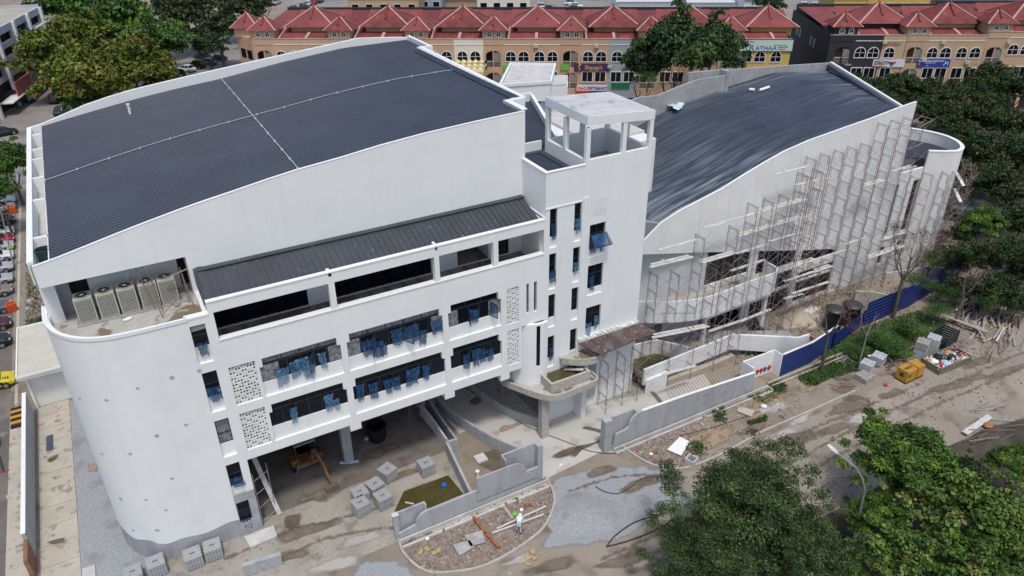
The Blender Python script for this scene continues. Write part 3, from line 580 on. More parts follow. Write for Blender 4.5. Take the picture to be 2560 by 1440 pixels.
# lean-to roof strip
sr = MB(); y0_, z0_, y1_, z1_ = 43.32, 18.66, YW - .02, 19.62
sr.add([(2.75, y0_, z0_), (26.05, y0_, z0_), (26.05, y1_, z1_), (2.75, y1_, z1_), (2.75, y0_, z0_ - .08), (26.05, y0_, z0_ - .08), (26.05, y1_, z1_ - .08), (2.75, y1_, z1_ - .08)], [(0, 1, 2, 3), (7, 6, 5, 4), (0, 4, 5, 1), (0, 3, 7, 4), (1, 5, 6, 2)])
k = 0
for x in np.arange(3.35, 25.8, .42): sr.bar((x, y0_ - .02, z0_ + .02), (x, y1_ - .35, z1_ - .10), .07, .07)
part(sr, 'lean_to_roof', ROOFS)
fl_ = MB(); sl_ = (z1_ - z0_) / (y1_ - y0_)
fl_.bar((2.75, y1_ - .2, z1_ - .03), (26.1, y1_ - .2, z1_ - .03), .5, .07).bar((2.95, y0_, z0_ + .04), (2.95, y1_, z1_ + .04), .42, .05)
part(fl_, 'roof_flashing', ROOFS)
part(MB().add([(2.72, y0_, 18.4), (2.72, y1_, 18.4), (2.72, y1_, z1_), (2.72, y0_, z0_), (2.6, y0_, 18.4), (2.6, y1_, 18.4), (2.6, y1_, z1_), (2.6, y0_, z0_)], [(0, 1, 2, 3), (7, 6, 5, 4), (0, 3, 7, 4), (3, 2, 6, 7)]), 'gable_flashing', ROOF)
# --- barrel roof
topB = [(-5.78, 22.07), (-4.56, 22.29), (-2.7, 22.85), (-.92, 23.39), (1, 23.8), (2.9, 24.13), (5.94, 24.49), (10.46, 24.97), (16, 25.53), (22.3, 26.12), (23.8, 26.27), (26.5, 26.05), (29.5, 25.75)]
rB = [(-4.62, 22.1), (-1.12, 22.69), (2.67, 23.28), (6, 23.7), (10.23, 24.10), (16, 24.9), (22.13, 25.53), (29.5, 25.6)]
def zroofA(x, y):
    f_ = np.interp(x, [t[0] for t in topA], [t[1] - .10 for t in topA]) if x < 26.4 else 25.83; b_ = np.interp(x, [t[0] for t in rB], [t[1] for t in rB]); t = (y - YW) / (74 - YW)
    return float(f_ * (1 - t) + b_ * t)
def xR(y): return 26.2 if y < 48.9 else (27.6 if y < 68.6 else 28.7)
def ribroof(xl, xr, ya, yb, zf, pitch, nx, h=.045, w_=.07):
    mb = MB(); ys = []; y = ya
    while y < yb - pitch:
        ys += [(y, 0), (y + pitch - 2 * w_, 0), (y + pitch - 1.5 * w_, h), (y + pitch - .5 * w_, h)]; y += pitch
    ys.append((yb, 0)); 
    vs = []; fs = []
    for (yy, hh) in ys:
        a, b = xl(yy), xr(yy)
        for i in range(nx + 1): x = a + (b - a) * i / nx; vs.append((x, yy, zf(x, yy) + hh))
    for j in range(len(ys) - 1):
        for i in range(nx): q = j * (nx + 1) + i; fs.append((q, q + 1, q + nx + 2, q + nx + 1))
    return mb.add(vs, fs)
part(ribroof(lambda y: -4.65, xR, YW + .16, 74.0, zroofA, .42, 34), 'roof', ROOF, recalc=False)
lc = MB()
for i in range(60):
    xa, xb = -4.6 + i * .54, -4.6 + (i + 1) * .54
    if xb < 27.4: lc.bar((xa, 60.0, zroofA(xa, 60) + .11), (xb, 60.0, zroofA(xb, 60) + .11), .05, .03); 
    if i % 4 == 0 and xb < 27: lc.box(xa - .05, xa + .05, 59.93, 60.07, zroofA(xa, 60) + .03, zroofA(xa, 60) + .16)
for i in range(52):
    ya = YW + .3 + i * .53; yb = ya + .53
    xx = lambda y: 10.05 + (y - YW) * .012
    lc.bar((xx(ya), ya, zroofA(xx(ya), ya) + .11), (xx(yb), yb, zroofA(xx(yb), yb) + .11), .05, .03)
    if i % 4 == 0: lc.box(xx(ya) - .07, xx(ya) + .07, ya - .05, ya + .05, zroofA(10, ya) + .02, zroofA(10, ya) + .16)
part(lc, 'lightning_conductor', mat('conductor_tape', (.55, .57, .58), .5, metal=.2))
vp = MB().tube((2.15, 69.8, 23.2), (2.15, 69.8, 24.0), .11, 8).tube((2.15, 69.8, 24.0), (2.15, 69.8, 24.1), .15, 8); part(vp, 'vent_pipe', W)
# parapets of the barrel roof
part(MB().grid(-5.75, 29.2, 18, 22, [], 74.1, 74.4, top=topB), 'back_wall', W)
part(MB().box(-5.75, 29.2, 74.05, 74.35, 0, 18), 'back_wall', W)
part(MB().box(-5.75, -5.42, 48.6, 74.1, 20.5, 22.12).box(-5.75, -5.42, YW + .3, 48.6, 20.67, 22.1), 'side_parapet', W)
part(MB().box(-5.62, -5.55, YW - .02, YW + .3, 20.5, 21.95), 'downpipe', STEEL)
part(MB().box(-5.42, -4.5, YW + .3, 74.1, 20.7, 20.9), 'gutter_ledge', CONCL)
fn = MB()
for y in (50.1, 56.7, 61.25, 65.65, 68.2, 72.3): fn.box(-5.42, -4.6, y - .12, y + .12, 20.9, 22.0)
part(fn, 'parapet_fin', W)
part(MB().box(-4.68, -4.62, YW + .3, 74.1, 20.9, 22.0), 'eave_wall', W2)
part(MB().lathe([(.36, 0), (.42, 1.0), (.44, 1.02), (.44, 1.1), (.38, 1.1), (.36, .1)], 14, (-4.95, 48.2, 20.9)), 'rainwater_tub', mat('dark_green_plastic', (.02, .05, .045), .5))
st = [(26.4, 46.4), (26.4, 48.9), (27.8, 48.9), (27.8, 68.6), (28.8, 68.6), (29.05, 74.1)]
rp = MB()
rp.box(26.25, 26.6, 46.4, 48.75, 25.2, 26.0).box(26.25, 27.95, 48.75, 49.1, 19.5, 26.02).box(27.6, 27.951, 49.1, 68.4, 12.0, 26.02).box(27.6, 29.1, 68.4, 68.7, 12, 26.03).box(28.8, 29.1, 68.7, 74.1, 12, 26.0)
rp.box(26.2, 26.66, 46.2, 48.9, 26.0, 26.08).box(26.8, 28.05, 48.85, 49.0, 26.02, 26.1).box(27.72, 28.05, 49.0, 68.5, 26.021, 26.1)
part(rp, 'side_parapet', W)
part(MB().box(26.3, 26.6, YW + .31, 48.75, 14, 25.2), 'side_wall', W)
rf = MB()
for i in range(20):
    ya = 49.1 + i * .965; yb = ya + .965; rf.strip(27.2, 27.6, zroofA(27.2, ya) + .05, zroofA(27.2, ya) + .1, zroofA(27.6, ya) + .25, zroofA(27.6, ya) + .3, ya, yb)
part(rf, 'roof_flashing', ROOF)
# --- stair tower
TX0, TX1, TY1 = 29.52, 35.43, 48.4
tw = [(26.57, 27.2), (28.69, 29.32)]
th = []; twins = []
for k in range(5):
    zt1 = [19.6, 15.95, 12.42, 8.6][k] if k < 4 else None
    if zt1: 
        h_ = [2.3, 2.2, 2.12, 2.13][k]
        for x0, x1 in tw: th.append((x0, x1, zt1 - h_ - .85, zt1)); twins.append((x0, x1, zt1 - h_, zt1, k))
for zt1, zb1 in ((17.5, 15.34), (14.0, 11.9), (10.2, 8.1)): th.append((30.13, 31.58, zb1 - .6, zt1)); twins.append((30.13, 31.58, zb1, zt1, 9))
part(MB().grid(26.2, TX1, 0, 22.42, th, YF, YF + .35), 'tower_wall', W)
mb = MB()
for x0, x1, z0, z1, k in twins: mb.box(x0, x1, YF + .12, YF + .24, z0 - (.6 if k == 9 else .85), z0)
part(mb, 'spandrel_panel', W)
part(MB().box(30.13, 31.57, YF - .012, YF - .004, 18.16, 19.6), 'blank_panel', W2)
part(MB().box(26.15, 29.4, YF - .05, YF - .002, 19.62, 19.72).box(29.36, 29.9, YF - .05, YF - .001, 0, 19.9), 'pilaster', W)
for x0, x1, z0, z1, k in twins:
    if k == 9:
        wd = window(BA, x0, x1, z0, z1, YF + .17, 2, .4, (0, 1) if z1 > 15 or z1 < 11 else (0,), (), False)
        if z1 > 15:   # awning sash pushed out
            s_ = MB().bar((x0 + .05, YF - .1, z0 + 1.35), (x0 + .05, YF - .75, z0 + .55), .05, .05).bar((x1 - .05, YF - .1, z0 + 1.35), (x1 - .05, YF - .75, z0 + .55), .05, .05).bar((x0 + .05, YF - .75, z0 + .55), (x1 + .1, YF - .75, z0 + .55), .05, .05)
            s_.mat(FRAME); s_.mat(FILM).add([(x0 + .1, YF - .13, z0 + 1.35), (x1 + .05, YF - .13, z0 + 1.35), (x1 + .25, YF - .78, z0 + .5), (x0 + .1, YF - .78, z0 + .5)], [(0, 1, 2, 3)])
            s_.ms = [FRAME, FILM]; s_.m = [0] * 18 + [1]; s_.build('awning_sash', FRAME, wd, recalc=False)
    else: window(BA, x0, x1, z0, z1, YF + .17, 1, .45, (0,) if k in (0, 1) or (k == 3 and x0 < 27) else (), (), k == 9)
tb = MB().box(TX1 - .3, TX1, YF + .35, TY1, 0, 22.7).box(TX0, TX1 - .3, TY1 - .3, TY1, 18, 22.7).box(TX0, TX0 + .3, YF + .35, TY1 - .3, 18, 22.7)
tb.box(TX0, TX1, YF, YF + .3, 22.42, 22.72)
part(tb, 'tower_wall', W)
part(MB().box(TX0 + .3, TX1 - .3, YF + .3, TY1 - .3, 20.6, 20.8), 'stair_floor', CONCW)
pp = MB()
for x, y in ((TX0 + .16, YF + .16), (32.85, YF + .16), (TX1 - .17, YF + .16), (TX0 + .16, 45.7), (TX0 + .16, TY1 - .16), (TX1 - .17, TY1 - .16), (32.85, TY1 - .16), (TX1 - .17, 45.7)):
    pp.box(x - .17, x + .17, y - .155, y + .155, 22.721, 25.1)
part(pp, 'tower_post', W)
zt_ = lambda x, y: 25.98 - (x - TX0) / (TX1 - TX0) * .46
bm_ = MB(); P4 = [(TX0 - .02, YF - .02), (TX1 + .02, YF - .02), (TX1 + .02, TY1 + .02), (TX0 - .02, TY1 + .02)]
def beam(x0, x1, y0, y1): bm_.prism([(x0, y0), (x1, y0), (x1, y1), (x0, y1)], 0, zt_); n = len(bm_.v); [bm_.v.__setitem__(n - 8 + i, (bm_.v[n - 8 + i][0], bm_.v[n - 8 + i][1], zt_(bm_.v[n - 8 + i][0], 0) - .68)) for i in range(4)]
beam(TX0 - .02, TX1 + .02, YF - .02, YF + .32); beam(TX0 - .02, TX1 + .02, TY1 - .32, TY1 + .02); beam(TX0 - .02, TX0 + .32, YF + .321, TY1 - .321); beam(TX1 - .32, TX1 + .02, YF + .321, TY1 - .321)
part(bm_, 'tower_beam', W)
sb = MB().prism([(TX0 + .06, YF + .06), (TX1 - .06, YF + .06), (TX1 - .06, TY1 - .06), (TX0 + .06, TY1 - .06)], 25.3, lambda x, y: zt_(x, y) + .03); part(sb, 'tower_roof_slab', mat('tower_slab_concrete', (.50, .51, .515), .85, .12, 1.0, spots=[((.32, .33, .34), .9, .55, .15), ((.26, .27, .27), 2.2, .68, .1)]))
# small box with dark roof between hall and tower
lb = MB().box(26.2, 26.42, YF + .35, YW - .001, 19.0, 22.4).box(26.42, TX0, 48.9, 49.1, 20, 22.4).box(26.15, TX0, YF - .04, YF + .2, 22.42, 22.47).box(26.15, 26.46, YF + .2, YW, 22.4, 22.46)
part(lb, 'parapet', W)
part(ribroof(lambda y: 26.45, lambda y: TX0, YF + .36, 48.9, lambda x, y: 21.55 + (29.5 - x) * .02, .3, 3, .05, .06), 'low_roof', ROOF, recalc=False)
part(MB().box(TX0 - .5, TX0 - .001, YF + .36, 48.9, 21.5, 21.68).box(26.45, TX0 - .5, 48.4, 48.9, 21.5, 21.68), 'roof_flashing', ROOF)
part(MB().box(26.2, 26.42, YF + .002, YW - .002, 16.8, 16.95).box(26.12, 26.2, YF + .002, YW - .01, 18.95, 19.05), 'ledge', W)
# link roof behind the tower with skewed white parapet
lk = [(27.95, 49.2), (TX0 + 1.8, 49.2), (34.6, 58.7), (35.8, 61.2), (27.96, 62.5)]
part(MB().prism(lk, 12, 21.5), 'link_block', W2)
part(ribroof(lambda y: 27.96, lambda y: float(np.interp(y, [49.2, 61.2], [31.1, 35.7])), 49.2, 61.2, lambda x, y: 21.56, .42, 3), 'link_roof', ROOF, recalc=False)
part(MB().wallpath([(31.3, 49.2), (35.9, 61.3)], .3, 21.0, 22.1).wallpath([(31.15, 49.2), (35.75, 61.3)], .12, 22.1, 22.2).wallpath([(35.9, 61.4), (28, 61.6)], .25, 21, 22.3), 'parapet', W)
part(MB().box(33.5, 42.5, 50.8, 61.5, 8, 19.8), 'link_block', W2)
part(MB().box(36.6, 42.5, 52.5, 61.5, 19.8, 20.05), 'link_slab', CONCL)
# --- ground floor undercroft
part(MB().box(-1.0, 26.2, YF + .41, 74.05, 6.55, 6.8).box(-5.4, -1.001, 47, 74.05, 6.55, 6.8), 'first_floor_slab', CONC)
cols = [(10.08, 46.1), (10.1, 53.5), (17.95, 53.5), (3.2, 53.5), (25.0, 47.9), (24.9, 55)]
for x, y in cols: part(MB().box(x, x + .72, y, y + .72, 0, 6.55), 'column', CONC)
part(MB().box(-5.4, 26, 60, 60.2, 0, 6.55).box(2.4, 2.6, YF + .4, 60, 0, 6.55), 'undercroft_wall', UND)
part(MB().box(17.9, 18.15, 48.9, 60, 0, 6.55), 'undercroft_wall', UND)
# steel gate frame leaning inside the first bay
gt = MB()
for z in (.4, 1.7, 3.0, 4.2): gt.tube((2.95, YF + .25, z), (4.05, YF + .9, z), .025, 5)
gt.tube((2.95, YF + .25, 0), (2.95, YF + .25, 4.9), .03, 5).tube((4.05, YF + .9, 0), (4.05, YF + .9, 4.9), .03, 5)
tag(gt.build('steel_gate', STEEL), 'bare steel frame standing in the first undercroft bay', 'scaffold')
tag(MB().bar((4.2, YF + .6, .1), (3.3, YF + 3, 5.6), .35, .06).build('leaning_board', PLANK), 'long pale board leaning in the first undercroft bay', 'board')
# entrance canopy: thin slab, rim and planter box
ca = smooth([(23.15, 44.6), (23.25, 43.75), (23.84, 42.63), (24.52, 41.41), (25.09, 40.65), (25.71, 40.19), (26.45, 40.04), (27.9, 40.11), (29.39, 40.17), (29.85, 40.35), (30.0, 40.7), (29.99, 41.6), (29.99, 42.7)], 3)
part(MB().prism([(p.x, p.y) for p in ca] + [(24, 44.6)], 4.45, 4.7), 'canopy_slab', CONCW)
RIMM = mat('rough_rim_concrete', (.42, .39, .345), .95, .25, 5.0, bump=.02, bscale=30)
part(MB().wallpath(ca, .16, 4.35, 4.93), 'canopy_rim', RIMM)
part(MB().box(25.7, 29.4, 40.65, 40.85, 4.7, 5.62).box(25.7, 25.9, 40.85, 42.72, 4.7, 5.6).box(29.2, 29.4, 40.85, 42.72, 4.7, 5.6), 'canopy_upstand', RIMM)
part(MB().box(25.9, 29.2, 40.85, 42.72, 4.9, 5.1), 'standing_water', WATER)
part(MB().bar((28.0, 42.4, 5.2), (28.9, 41.0, 5.7), .25, .08), 'loose_plank', PLANK)
part(MB().box(25.1, 25.75, 41.0, 41.6, 0, 4.45), 'column', RIMM)
c2 = smooth([(27.7, 42.3), (28.2, 41.75), (28.9, 41.3), (29.7, 41.02), (30.6, 41.05), (31.4, 41.4), (31.8, 42.0), (31.9, 42.7)], 3)
part(MB().prism([(p.x, p.y) for p in c2] + [(27.7, 42.72)], 6.2, 6.3), 'round_ledge', CONCW)
part(MB().wallpath(c2, .12, 5.95, 6.55), 'canopy_rim', RIMM)
part(MB().box(29.3, 29.8, 41.6, 42.72, 0, 6.2), 'entrance_pier', W2)
ro = MB().add([(29.3, 42.4, 7.3), (35.4, 42.55, 7.35), (36.1, 40.9, 7.05), (30.2, 40.5, 7.0)], [(0, 1, 2, 3)]).add([(29.3, 42.4, 7.24), (35.4, 42.55, 7.29), (36.1, 40.9, 6.99), (30.2, 40.5, 6.94)], [(3, 2, 1, 0)])
part(ro, 'formwork_deck', REDW)
ed = MB()
for i in range(40): x = 29.4 + i * .15; ed.box(x, x + .1, 42.4, 42.72, 7.3, 7.3 + random.uniform(.08, .3))
part(ed, 'broken_edge', W2)
part(MB().box(30.2, 31.3, YF - .25, YF - .02, 1.2, 5.3), 'entrance_screen', mat('grey_screen', (.30, .33, .36), .5))
# condensing units on the deck
def condenser(x, lab):
    t = empty('air_conditioner', (x, 46.35, 17.55), 0, lab, 'air conditioner', 'condensing units in a row on the corner deck')
    w_, d, h = 1.02, .95, 1.62
    b = MB().box(0, w_, 0, d, h - .12, h).box(0, .07, 0, .07, 0, h - .12).box(w_ - .07, w_, 0, .07, 0, h - .12).box(0, .07, d - .07, d, 0, h - .12).box(w_ - .07, w_, d - .07, d, 0, h - .12).box(.07, w_ - .07, 0, d, 0, .08)
    b.build('casing', ACC, t)
    c_ = MB().box(.05, w_ - .05, .03, d - .03, .08, h - .13); c_.build('coil', ACD, t)
    s_ = MB()
    for i in range(15): z = .12 + i * .093; s_.box(.07, w_ - .07, -.012, .029, z, z + .02); s_.box(-.012, .049, .07, d - .07, z, z + .02)
    for i in range(5): xx = .2 + i * .155; s_.box(xx, xx + .012, -.016, -.013, .08, h - .13)
    s_.build('grille', ACC, t)
    f = MB()
    for k in range(7): r_ = .08 + k * .052; pr = [(r_, .0), (r_ + .014, .0), (r_ + .014, .02), (r_, .02), (r_, 0)]; f.lathe(pr[:4], 20, (w_ / 2, d / 2, h + .02))
    for k in range(8): a = k * math.pi / 4; f.tube((w_ / 2, d / 2, h + .045), (w_ / 2 + .42 * math.cos(a), d / 2 + .42 * math.sin(a), h + .045), .01, 4)
    f.build('fan_guard', ACC, t)
    MB().lathe([(.43, 0), (.43, .02)], 20, (w_ / 2, d / 2, h - .01)).build('fan_well', ACD, t)
    MB().lathe([(.0, 0), (.1, 0), (.1, .03), (0, .04)], 12, (w_ / 2, d / 2, h + .04)).build('fan_hub', TRIM, t)
    return t
AX = [-4.2, -3.0, -1.85, -.65, .45]
labs = ['leftmost beige condensing unit on the corner deck, nearest the curved edge', 'second beige condensing unit from the curved edge of the deck', 'middle beige condensing unit in the row of five on the deck', 'fourth beige condensing unit, with a steel frame standing before it', 'rightmost beige condensing unit, nearest the lean-to roof']
c0 = condenser(AX[0], labs[0])
for x, l in zip(AX[1:], labs[1:]): c_ = copy_tree(c0); c_.location.x = x; c_['label'] = l
tag(MB().box(-4.4, 1.9, 46.2, 46.35, 17.4, 17.52).box(-4.4, 1.9, 47.1, 47.25, 17.4, 17.52).box(-4.4, -4.3, 46.35, 47.1, 17.4, 17.52).build('plinth_rail', CONC), 'low grey plinth rails under the five condensing units', 'rail')
tag(MB().tube((-1.9, 45.6, 17.5), (-1.45, 45.7, 17.5), .1, 10).build('plastic_pail', W), 'small white cylinder lying on the deck before the condensing units', 'container')
fr = MB()
for a, b in (((-.1, 46.0, 19.6), (.25, 44.9, 17.4)), ((-.5, 46.4, 20.6), (-.05, 45.9, 17.6)), ((.1, 46.1, 20.3), (.35, 45.6, 17.4)), ((-.5, 46.4, 20.6), (.1, 46.1, 20.3)), ((1.9, 46.2, 19.9), (2.1, 45.1, 17.4)), ((1.9, 46.2, 19.9), (1.95, 46.0, 17.4)), ((.25, 44.9, 17.6), (1.7, 45.3, 18.6)), ((-.05, 45.9, 18.8), (1.2, 45.2, 17.7))): fr.tube(a, b, .03, 5)
tag(fr.build('scaffold', RUST), 'rusty loose scaffold frames leaning beside the rightmost condensing units', 'scaffold')
tag(MB().bar((.8, 45.9, 19.45), (2.3, 46.0, 19.75), .1, .04).build('timber_plank', WOOD), 'thin brown plank resting across the rightmost condensing unit', 'plank')
# ------------------------------------------------------------------ right hall
BB = empty('hall_building', (50, YW, 0), label='white hall with wavy dark ribbed roof and round end, wrapped in scaffolding', cat='building')
pb = lambda mb, name, m, **k: part(mb, name, m, BB, **k)
topH = [(38.2, 12.7), (38.44, 12.87), (39.12, 13.4), (40.04, 14.05), (41.94, 14.72), (44.2, 15.25), (46.55, 15.8), (49.05, 16.65), (51.5, 17.4), (53.7, 18.0), (56.68, 18.5), (60.86, 18.92), (65.04, 19.3), (68.95, 19.78), (71.35, 20.0)]
zt_h = lambda x: float(np.interp(x, [t[0] for t in topH], [t[1] for t in topH]))
slo = [(38.2, 11.45), (46.13, 9.65), (51.5, 8.3), (52.6, 8.12), (58.0, 6.82), (58.9, 6.6), (64.2, 5.46)]
zs_h = lambda x: float(np.interp(x, [t[0] for t in slo], [t[1] for t in slo]))
hw = MB(); xs = sorted(set([t[0] for t in topH] + [46.13, 51.5, 52.6, 58.0, 58.9, 64.2] + [42.0]))
for a, b in zip(xs[:-1], xs[1:]):
    if a >= 64.2: z0a = z0b = None
    elif (51.5 <= a < 52.6) or (58.0 <= a < 58.9): z0a = z0b = 0.0
    else: z0a, z0b = zs_h(a), zs_h(b)
    if z0a is None: continue
    hw.strip(a, b, z0a, zt_h(a), z0b, zt_h(b), YW, YW + .16)
hw.grid(64.2, 71.4, 0, 19, [], YW, YW + .16, top=topH)
hw.grid(71.4, 75.7, 0, 12.3, [(71.62, 72.1, 5.0, 11.05), (74.4, 75.4, 5.0, 11.0), (71.65, 72.4, 1.5, 3.7), (74.4, 75.15, 1.8, 3.75)], YW, YW + .3)
hw.strip(71.4, 71.75, 12.3, 17.6, 12.3, 14.2, YW, YW + .3)
pb(hw, 'long_wall', W2)
cp = MB()
for (xa, za), (xb, zb_) in zip(topH[:-1], topH[1:]): cp.strip(xa, xb, za, za + .04, zb_, zb_ + .04, YW - .02, YW + .18)
pb(cp, 'coping', W)
lo = MB()
lo.box(52.6, 58.0, YW + .01, YW + .3, 4.7, 5.4).box(58.9, 64.2, YW + .01, YW + .3, 3.95, 4.6).box(46.13, 51.5, YW + .02, YW + .3, 4.4, 6.0).box(58.9, 64.2, YW + .02, YW + .3, 0, .35).box(58.9, 64.2, YW + .05, YW + .25, 2.75, 2.95).box(52.6, 58, YW + .02, YW + .28, 2.6, 2.85)
pb(lo, 'spandrel', W2)
for i, (x0, x1, z0, z1) in enumerate([(46.2, 51.45, 6.0, 9.7), (52.7, 57.9, 5.4, 8.2), (59.0, 64.1, 4.6, 6.7), (52.7, 57.9, 2.85, 4.7), (52.7, 57.9, 0, 2.6), (59.0, 64.1, 2.95, 3.95), (59.0, 64.1, .35, 2.75), (46.2, 51.4, 0.3, 4.4)]):
    f = MB().add([(x0, YW + .24, z0), (x1, YW + .24, z0), (x1, YW + .24, z1 - (1.2 if i in (0, 1) else (0.9 if i == 2 else 0))), (x0, YW + .24, z1)], [(0, 1, 2, 3)])
    wv = pb(f, 'window', GLASS if i not in (0,) else DARK, recalc=False)
    m_ = MB()
    for k in range(1, 3): xx = x0 + (x1 - x0) * k / 3; m_.box(xx - .04, xx + .04, YW + .12, YW + .2, z0, z1 - (1.2 if i in (0, 1) else (.9 if i == 2 else 0)) * k / 3 - .02)
    q = m_.build('mullion', FRAME); q.parent = wv
for x0, x1, z0, z1 in [(71.62, 72.1, 5.0, 11.05), (74.4, 75.4, 5.0, 11.0), (71.65, 72.4, 1.5, 3.7), (74.4, 75.15, 1.8, 3.75)]:
    pb(MB().box(x0, x1, YW + .2, YW + .25, z0, z1), 'slot_window', GLASS if x0 < 73 else mat('dark_red_glass', (.05, .012, .01), .3))
pb(MB().box(71.3, 77.4, YW - .12, YW - .005, 4.55, 4.75), 'ledge', W)
# roof
xrH = lambda y: 69.2 + (y - YW) * .55
xlH = lambda y: max(37.6, 40.2 - (y - YW) * .75)
def zrh(x, y):
    t = (y - YW) / 17; f_ = zt_h(x) - .14 if x < 69 else 19.6 - (x - 69) * .10; return f_ * (1 - t) + (f_ + .15 - (.25 if x > 60 else 0)) * t
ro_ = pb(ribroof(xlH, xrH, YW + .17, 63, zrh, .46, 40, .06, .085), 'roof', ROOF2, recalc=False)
at = ro_.data.attributes.new('dust_sheen', 'FLOAT', 'POINT'); dv = []  # weights the dusty, sheen-painted streaks towards the roof edges
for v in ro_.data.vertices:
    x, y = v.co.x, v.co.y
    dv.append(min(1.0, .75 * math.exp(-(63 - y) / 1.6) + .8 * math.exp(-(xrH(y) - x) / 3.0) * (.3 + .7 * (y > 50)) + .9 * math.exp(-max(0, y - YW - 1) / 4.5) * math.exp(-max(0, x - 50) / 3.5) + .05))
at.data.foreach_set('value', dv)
pb(MB().wallpath([(40.1, YW + .3), (37.5, 49.8), (37.5, 58)], .3, 12.0, [13.9, 13.75, 13.7]), 'roof_edge', CONC)
pb(MB().wallpath([(69.5, YW + .28), (78.9, 63.2)], .28, 10, [19.85, 19.55]), 'side_parapet', W)
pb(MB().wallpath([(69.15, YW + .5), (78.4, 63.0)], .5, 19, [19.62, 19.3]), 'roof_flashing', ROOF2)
cx = [(46, 20.0), (47.9, 20.05), (49.4, 20.3), (51.8, 20.25), (55.2, 21.0), (57, 20.75)]
pb(MB().grid(46, 60.9, 12, 20, [], 62.0, 62.25, top=[(46, 19.3), (49.4, 19.75), (51.6, 19.6), (55.2, 20.3), (57.2, 20.55), (60.9, 20.5)]), 'back_parapet', CONC)
pb(MB().grid(56.5, 79.2, 10, 19, [], 63.1, 63.4, top=[(56.5, 21.1), (60.9, 20.85), (64.5, 20.5), (69.1, 20.2), (74, 19.8), (79.2, 19.4)]), 'back_parapet', CONC)
pb(MB().box(60.9, 61.3, 61.9, 63.09, 15, 20.95), 'parapet_pier', CONC)
jn = MB()
for x in np.arange(58, 79, 1.55): jn.box(x, x + .05, 63.08, 63.1, 16, float(np.interp(x, [56.5, 79.2], [21, 19.35])))
pb(jn, 'parapet_joints', CONCL)
# round end with its own small ribbed roof
dr = smooth([(75.6, 46.1), (76.6, 45.35), (77.7, 44.75), (78.5, 44.6), (79.6, 45.0), (80.7, 46.1), (81.4, 47.6), (81.5, 49.2), (81.0, 50.9), (80.0, 52.6), (78.6, 54), (76.5, 55), (73, 55.4)], 4)
pb(MB().wallpath(dr, .35, 0, 14.1), 'round_wall', W2)
pb(MB().wallpath(dr, .42, 14.1, 14.2), 'coping', W)
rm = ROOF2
mb = MB(); 
for k in range(30):
    y = 46.9 + k * .28; xx = [p for p in dr if abs(p.y - y) < .6]; xm = max([p.x for p in xx]) - .25 if xx else 78
    mb.strip(73.6 + (0 if y > 49 else (49 - y) * 1.4), xm, 12.75, 12.9, 12.75, 12.9, y, y + .2).strip(73.6 + (0 if y > 49 else (49 - y) * 1.4), xm, 12.7, 12.82, 12.7, 12.82, y + .2, y + .28)
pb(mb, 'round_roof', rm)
pb(MB().box(71.5, 77, YW + .3, 53, 11.0, 11.2), 'terrace_floor', CONCL)
pb(MB().wallpath([(71.5, 49.8), (75.0, 50.6), (77, 48.2)], .2, 11.2, 12.6).box(71.6, 75.6, 46.9, 47.1, 11.2, 12.2), 'terrace_wall', CONCL)
# stepped dark stair drum left of the openings and its balconies
sd = smooth([(37.2, 49.6), (38.6, 48.2), (40.3, 47.5), (42.6, 47.1), (44.6, 46.8), (46.13, 46.42)], 4)
pb(MB().wallpath(sd, .3, 0, 11.0), 'curved_inner_wall', mat('grey_undercoat', (.52, .535, .55), .85, .08, .7))
bal = smooth([(36.6, 47.2), (38.2, 45.9), (40.75, 44.5), (42.8, 43.75), (45.1, 43.5), (48.3, 43.72), (51.1, 43.8), (52.6, 43.83), (53.35, 44.2), (53.65, 44.9), (53.6, 46.05)], 4)
pb(MB().wallpath(bal, .16, 4.55, 6.8), 'balcony_parapet', W)
pb(MB().prism([(p.x, p.y) for p in bal] + [(46, 46.3), (38.6, 48.4)], 5.2, 5.5), 'balcony_floor', CONCW)
pb(MB().wallpath([(44.2, 43.8), (48.3, 44.0), (52.8, 44.1)], .3, 4.1, 4.6), 'balcony_beam', W2)
for x, y in ((52.6, 44.3), (45.0, 44.4)): pb(MB().box(x, x + .35, y, y + .35, 0, 4.6), 'column', W)
pb(MB().box(40.9, 42.0, 46.9, 46.98, 0, 2.6), 'door', mat('grey_door', (.17, .16, .155), .6))
# ledge slab and steps in front
lg = smooth([(37.0, 45.8), (40, 45.0), (43.5, 44.3), (47.5, 43.9), (51, 44.2), (54.5, 45.2)], 3)
# ------------------------------------------------------------------ ramp and yard walls right of the tower
tag(MB().wallpath([(36.1, 41.98), (41.6, 42.2), (46.66, 42.4)], .22, .85, 2.5).build('ramp_wall', W2), 'grey white ramp parapet running behind the scaffold legs', 'wall')
tag(MB().wallpath([(46.75, 42.4), (51.7, 38.98), (53.0, 38.87)], .22, [.85, .7, .6], 2.5).build('ramp_wall', W), 'white ramp parapet turning down towards the blue wall', 'wall')
tag(MB().prism([(36.2, 42.1), (46.6, 42.5), (52.8, 39.0), (54, 42), (47, 46), (37.4, 46)], .55, .8).build('ramp', CONC), kind='structure')
tag(MB().wallpath([(36.1, 43.7), (37.4, 45.6), (40, 45.2), (42.0, 42.5)], .2, 0, 2.5).build('pool_wall', W2), 'stained white wall around the murky basin beside the tower', 'wall')
sheet('water', [(36.2, 42.2), (41.8, 42.4), (40, 45.1), (37.4, 45.4), (36.3, 43.8)], 1.0, WATER)
tag(MB().bar((35.8, 44.0, 1.9), (35.95, 42.0, 1.9), .08, .5).build('formwork_board', WOOD), 'brown formwork boards on the open side of the basin', 'board')
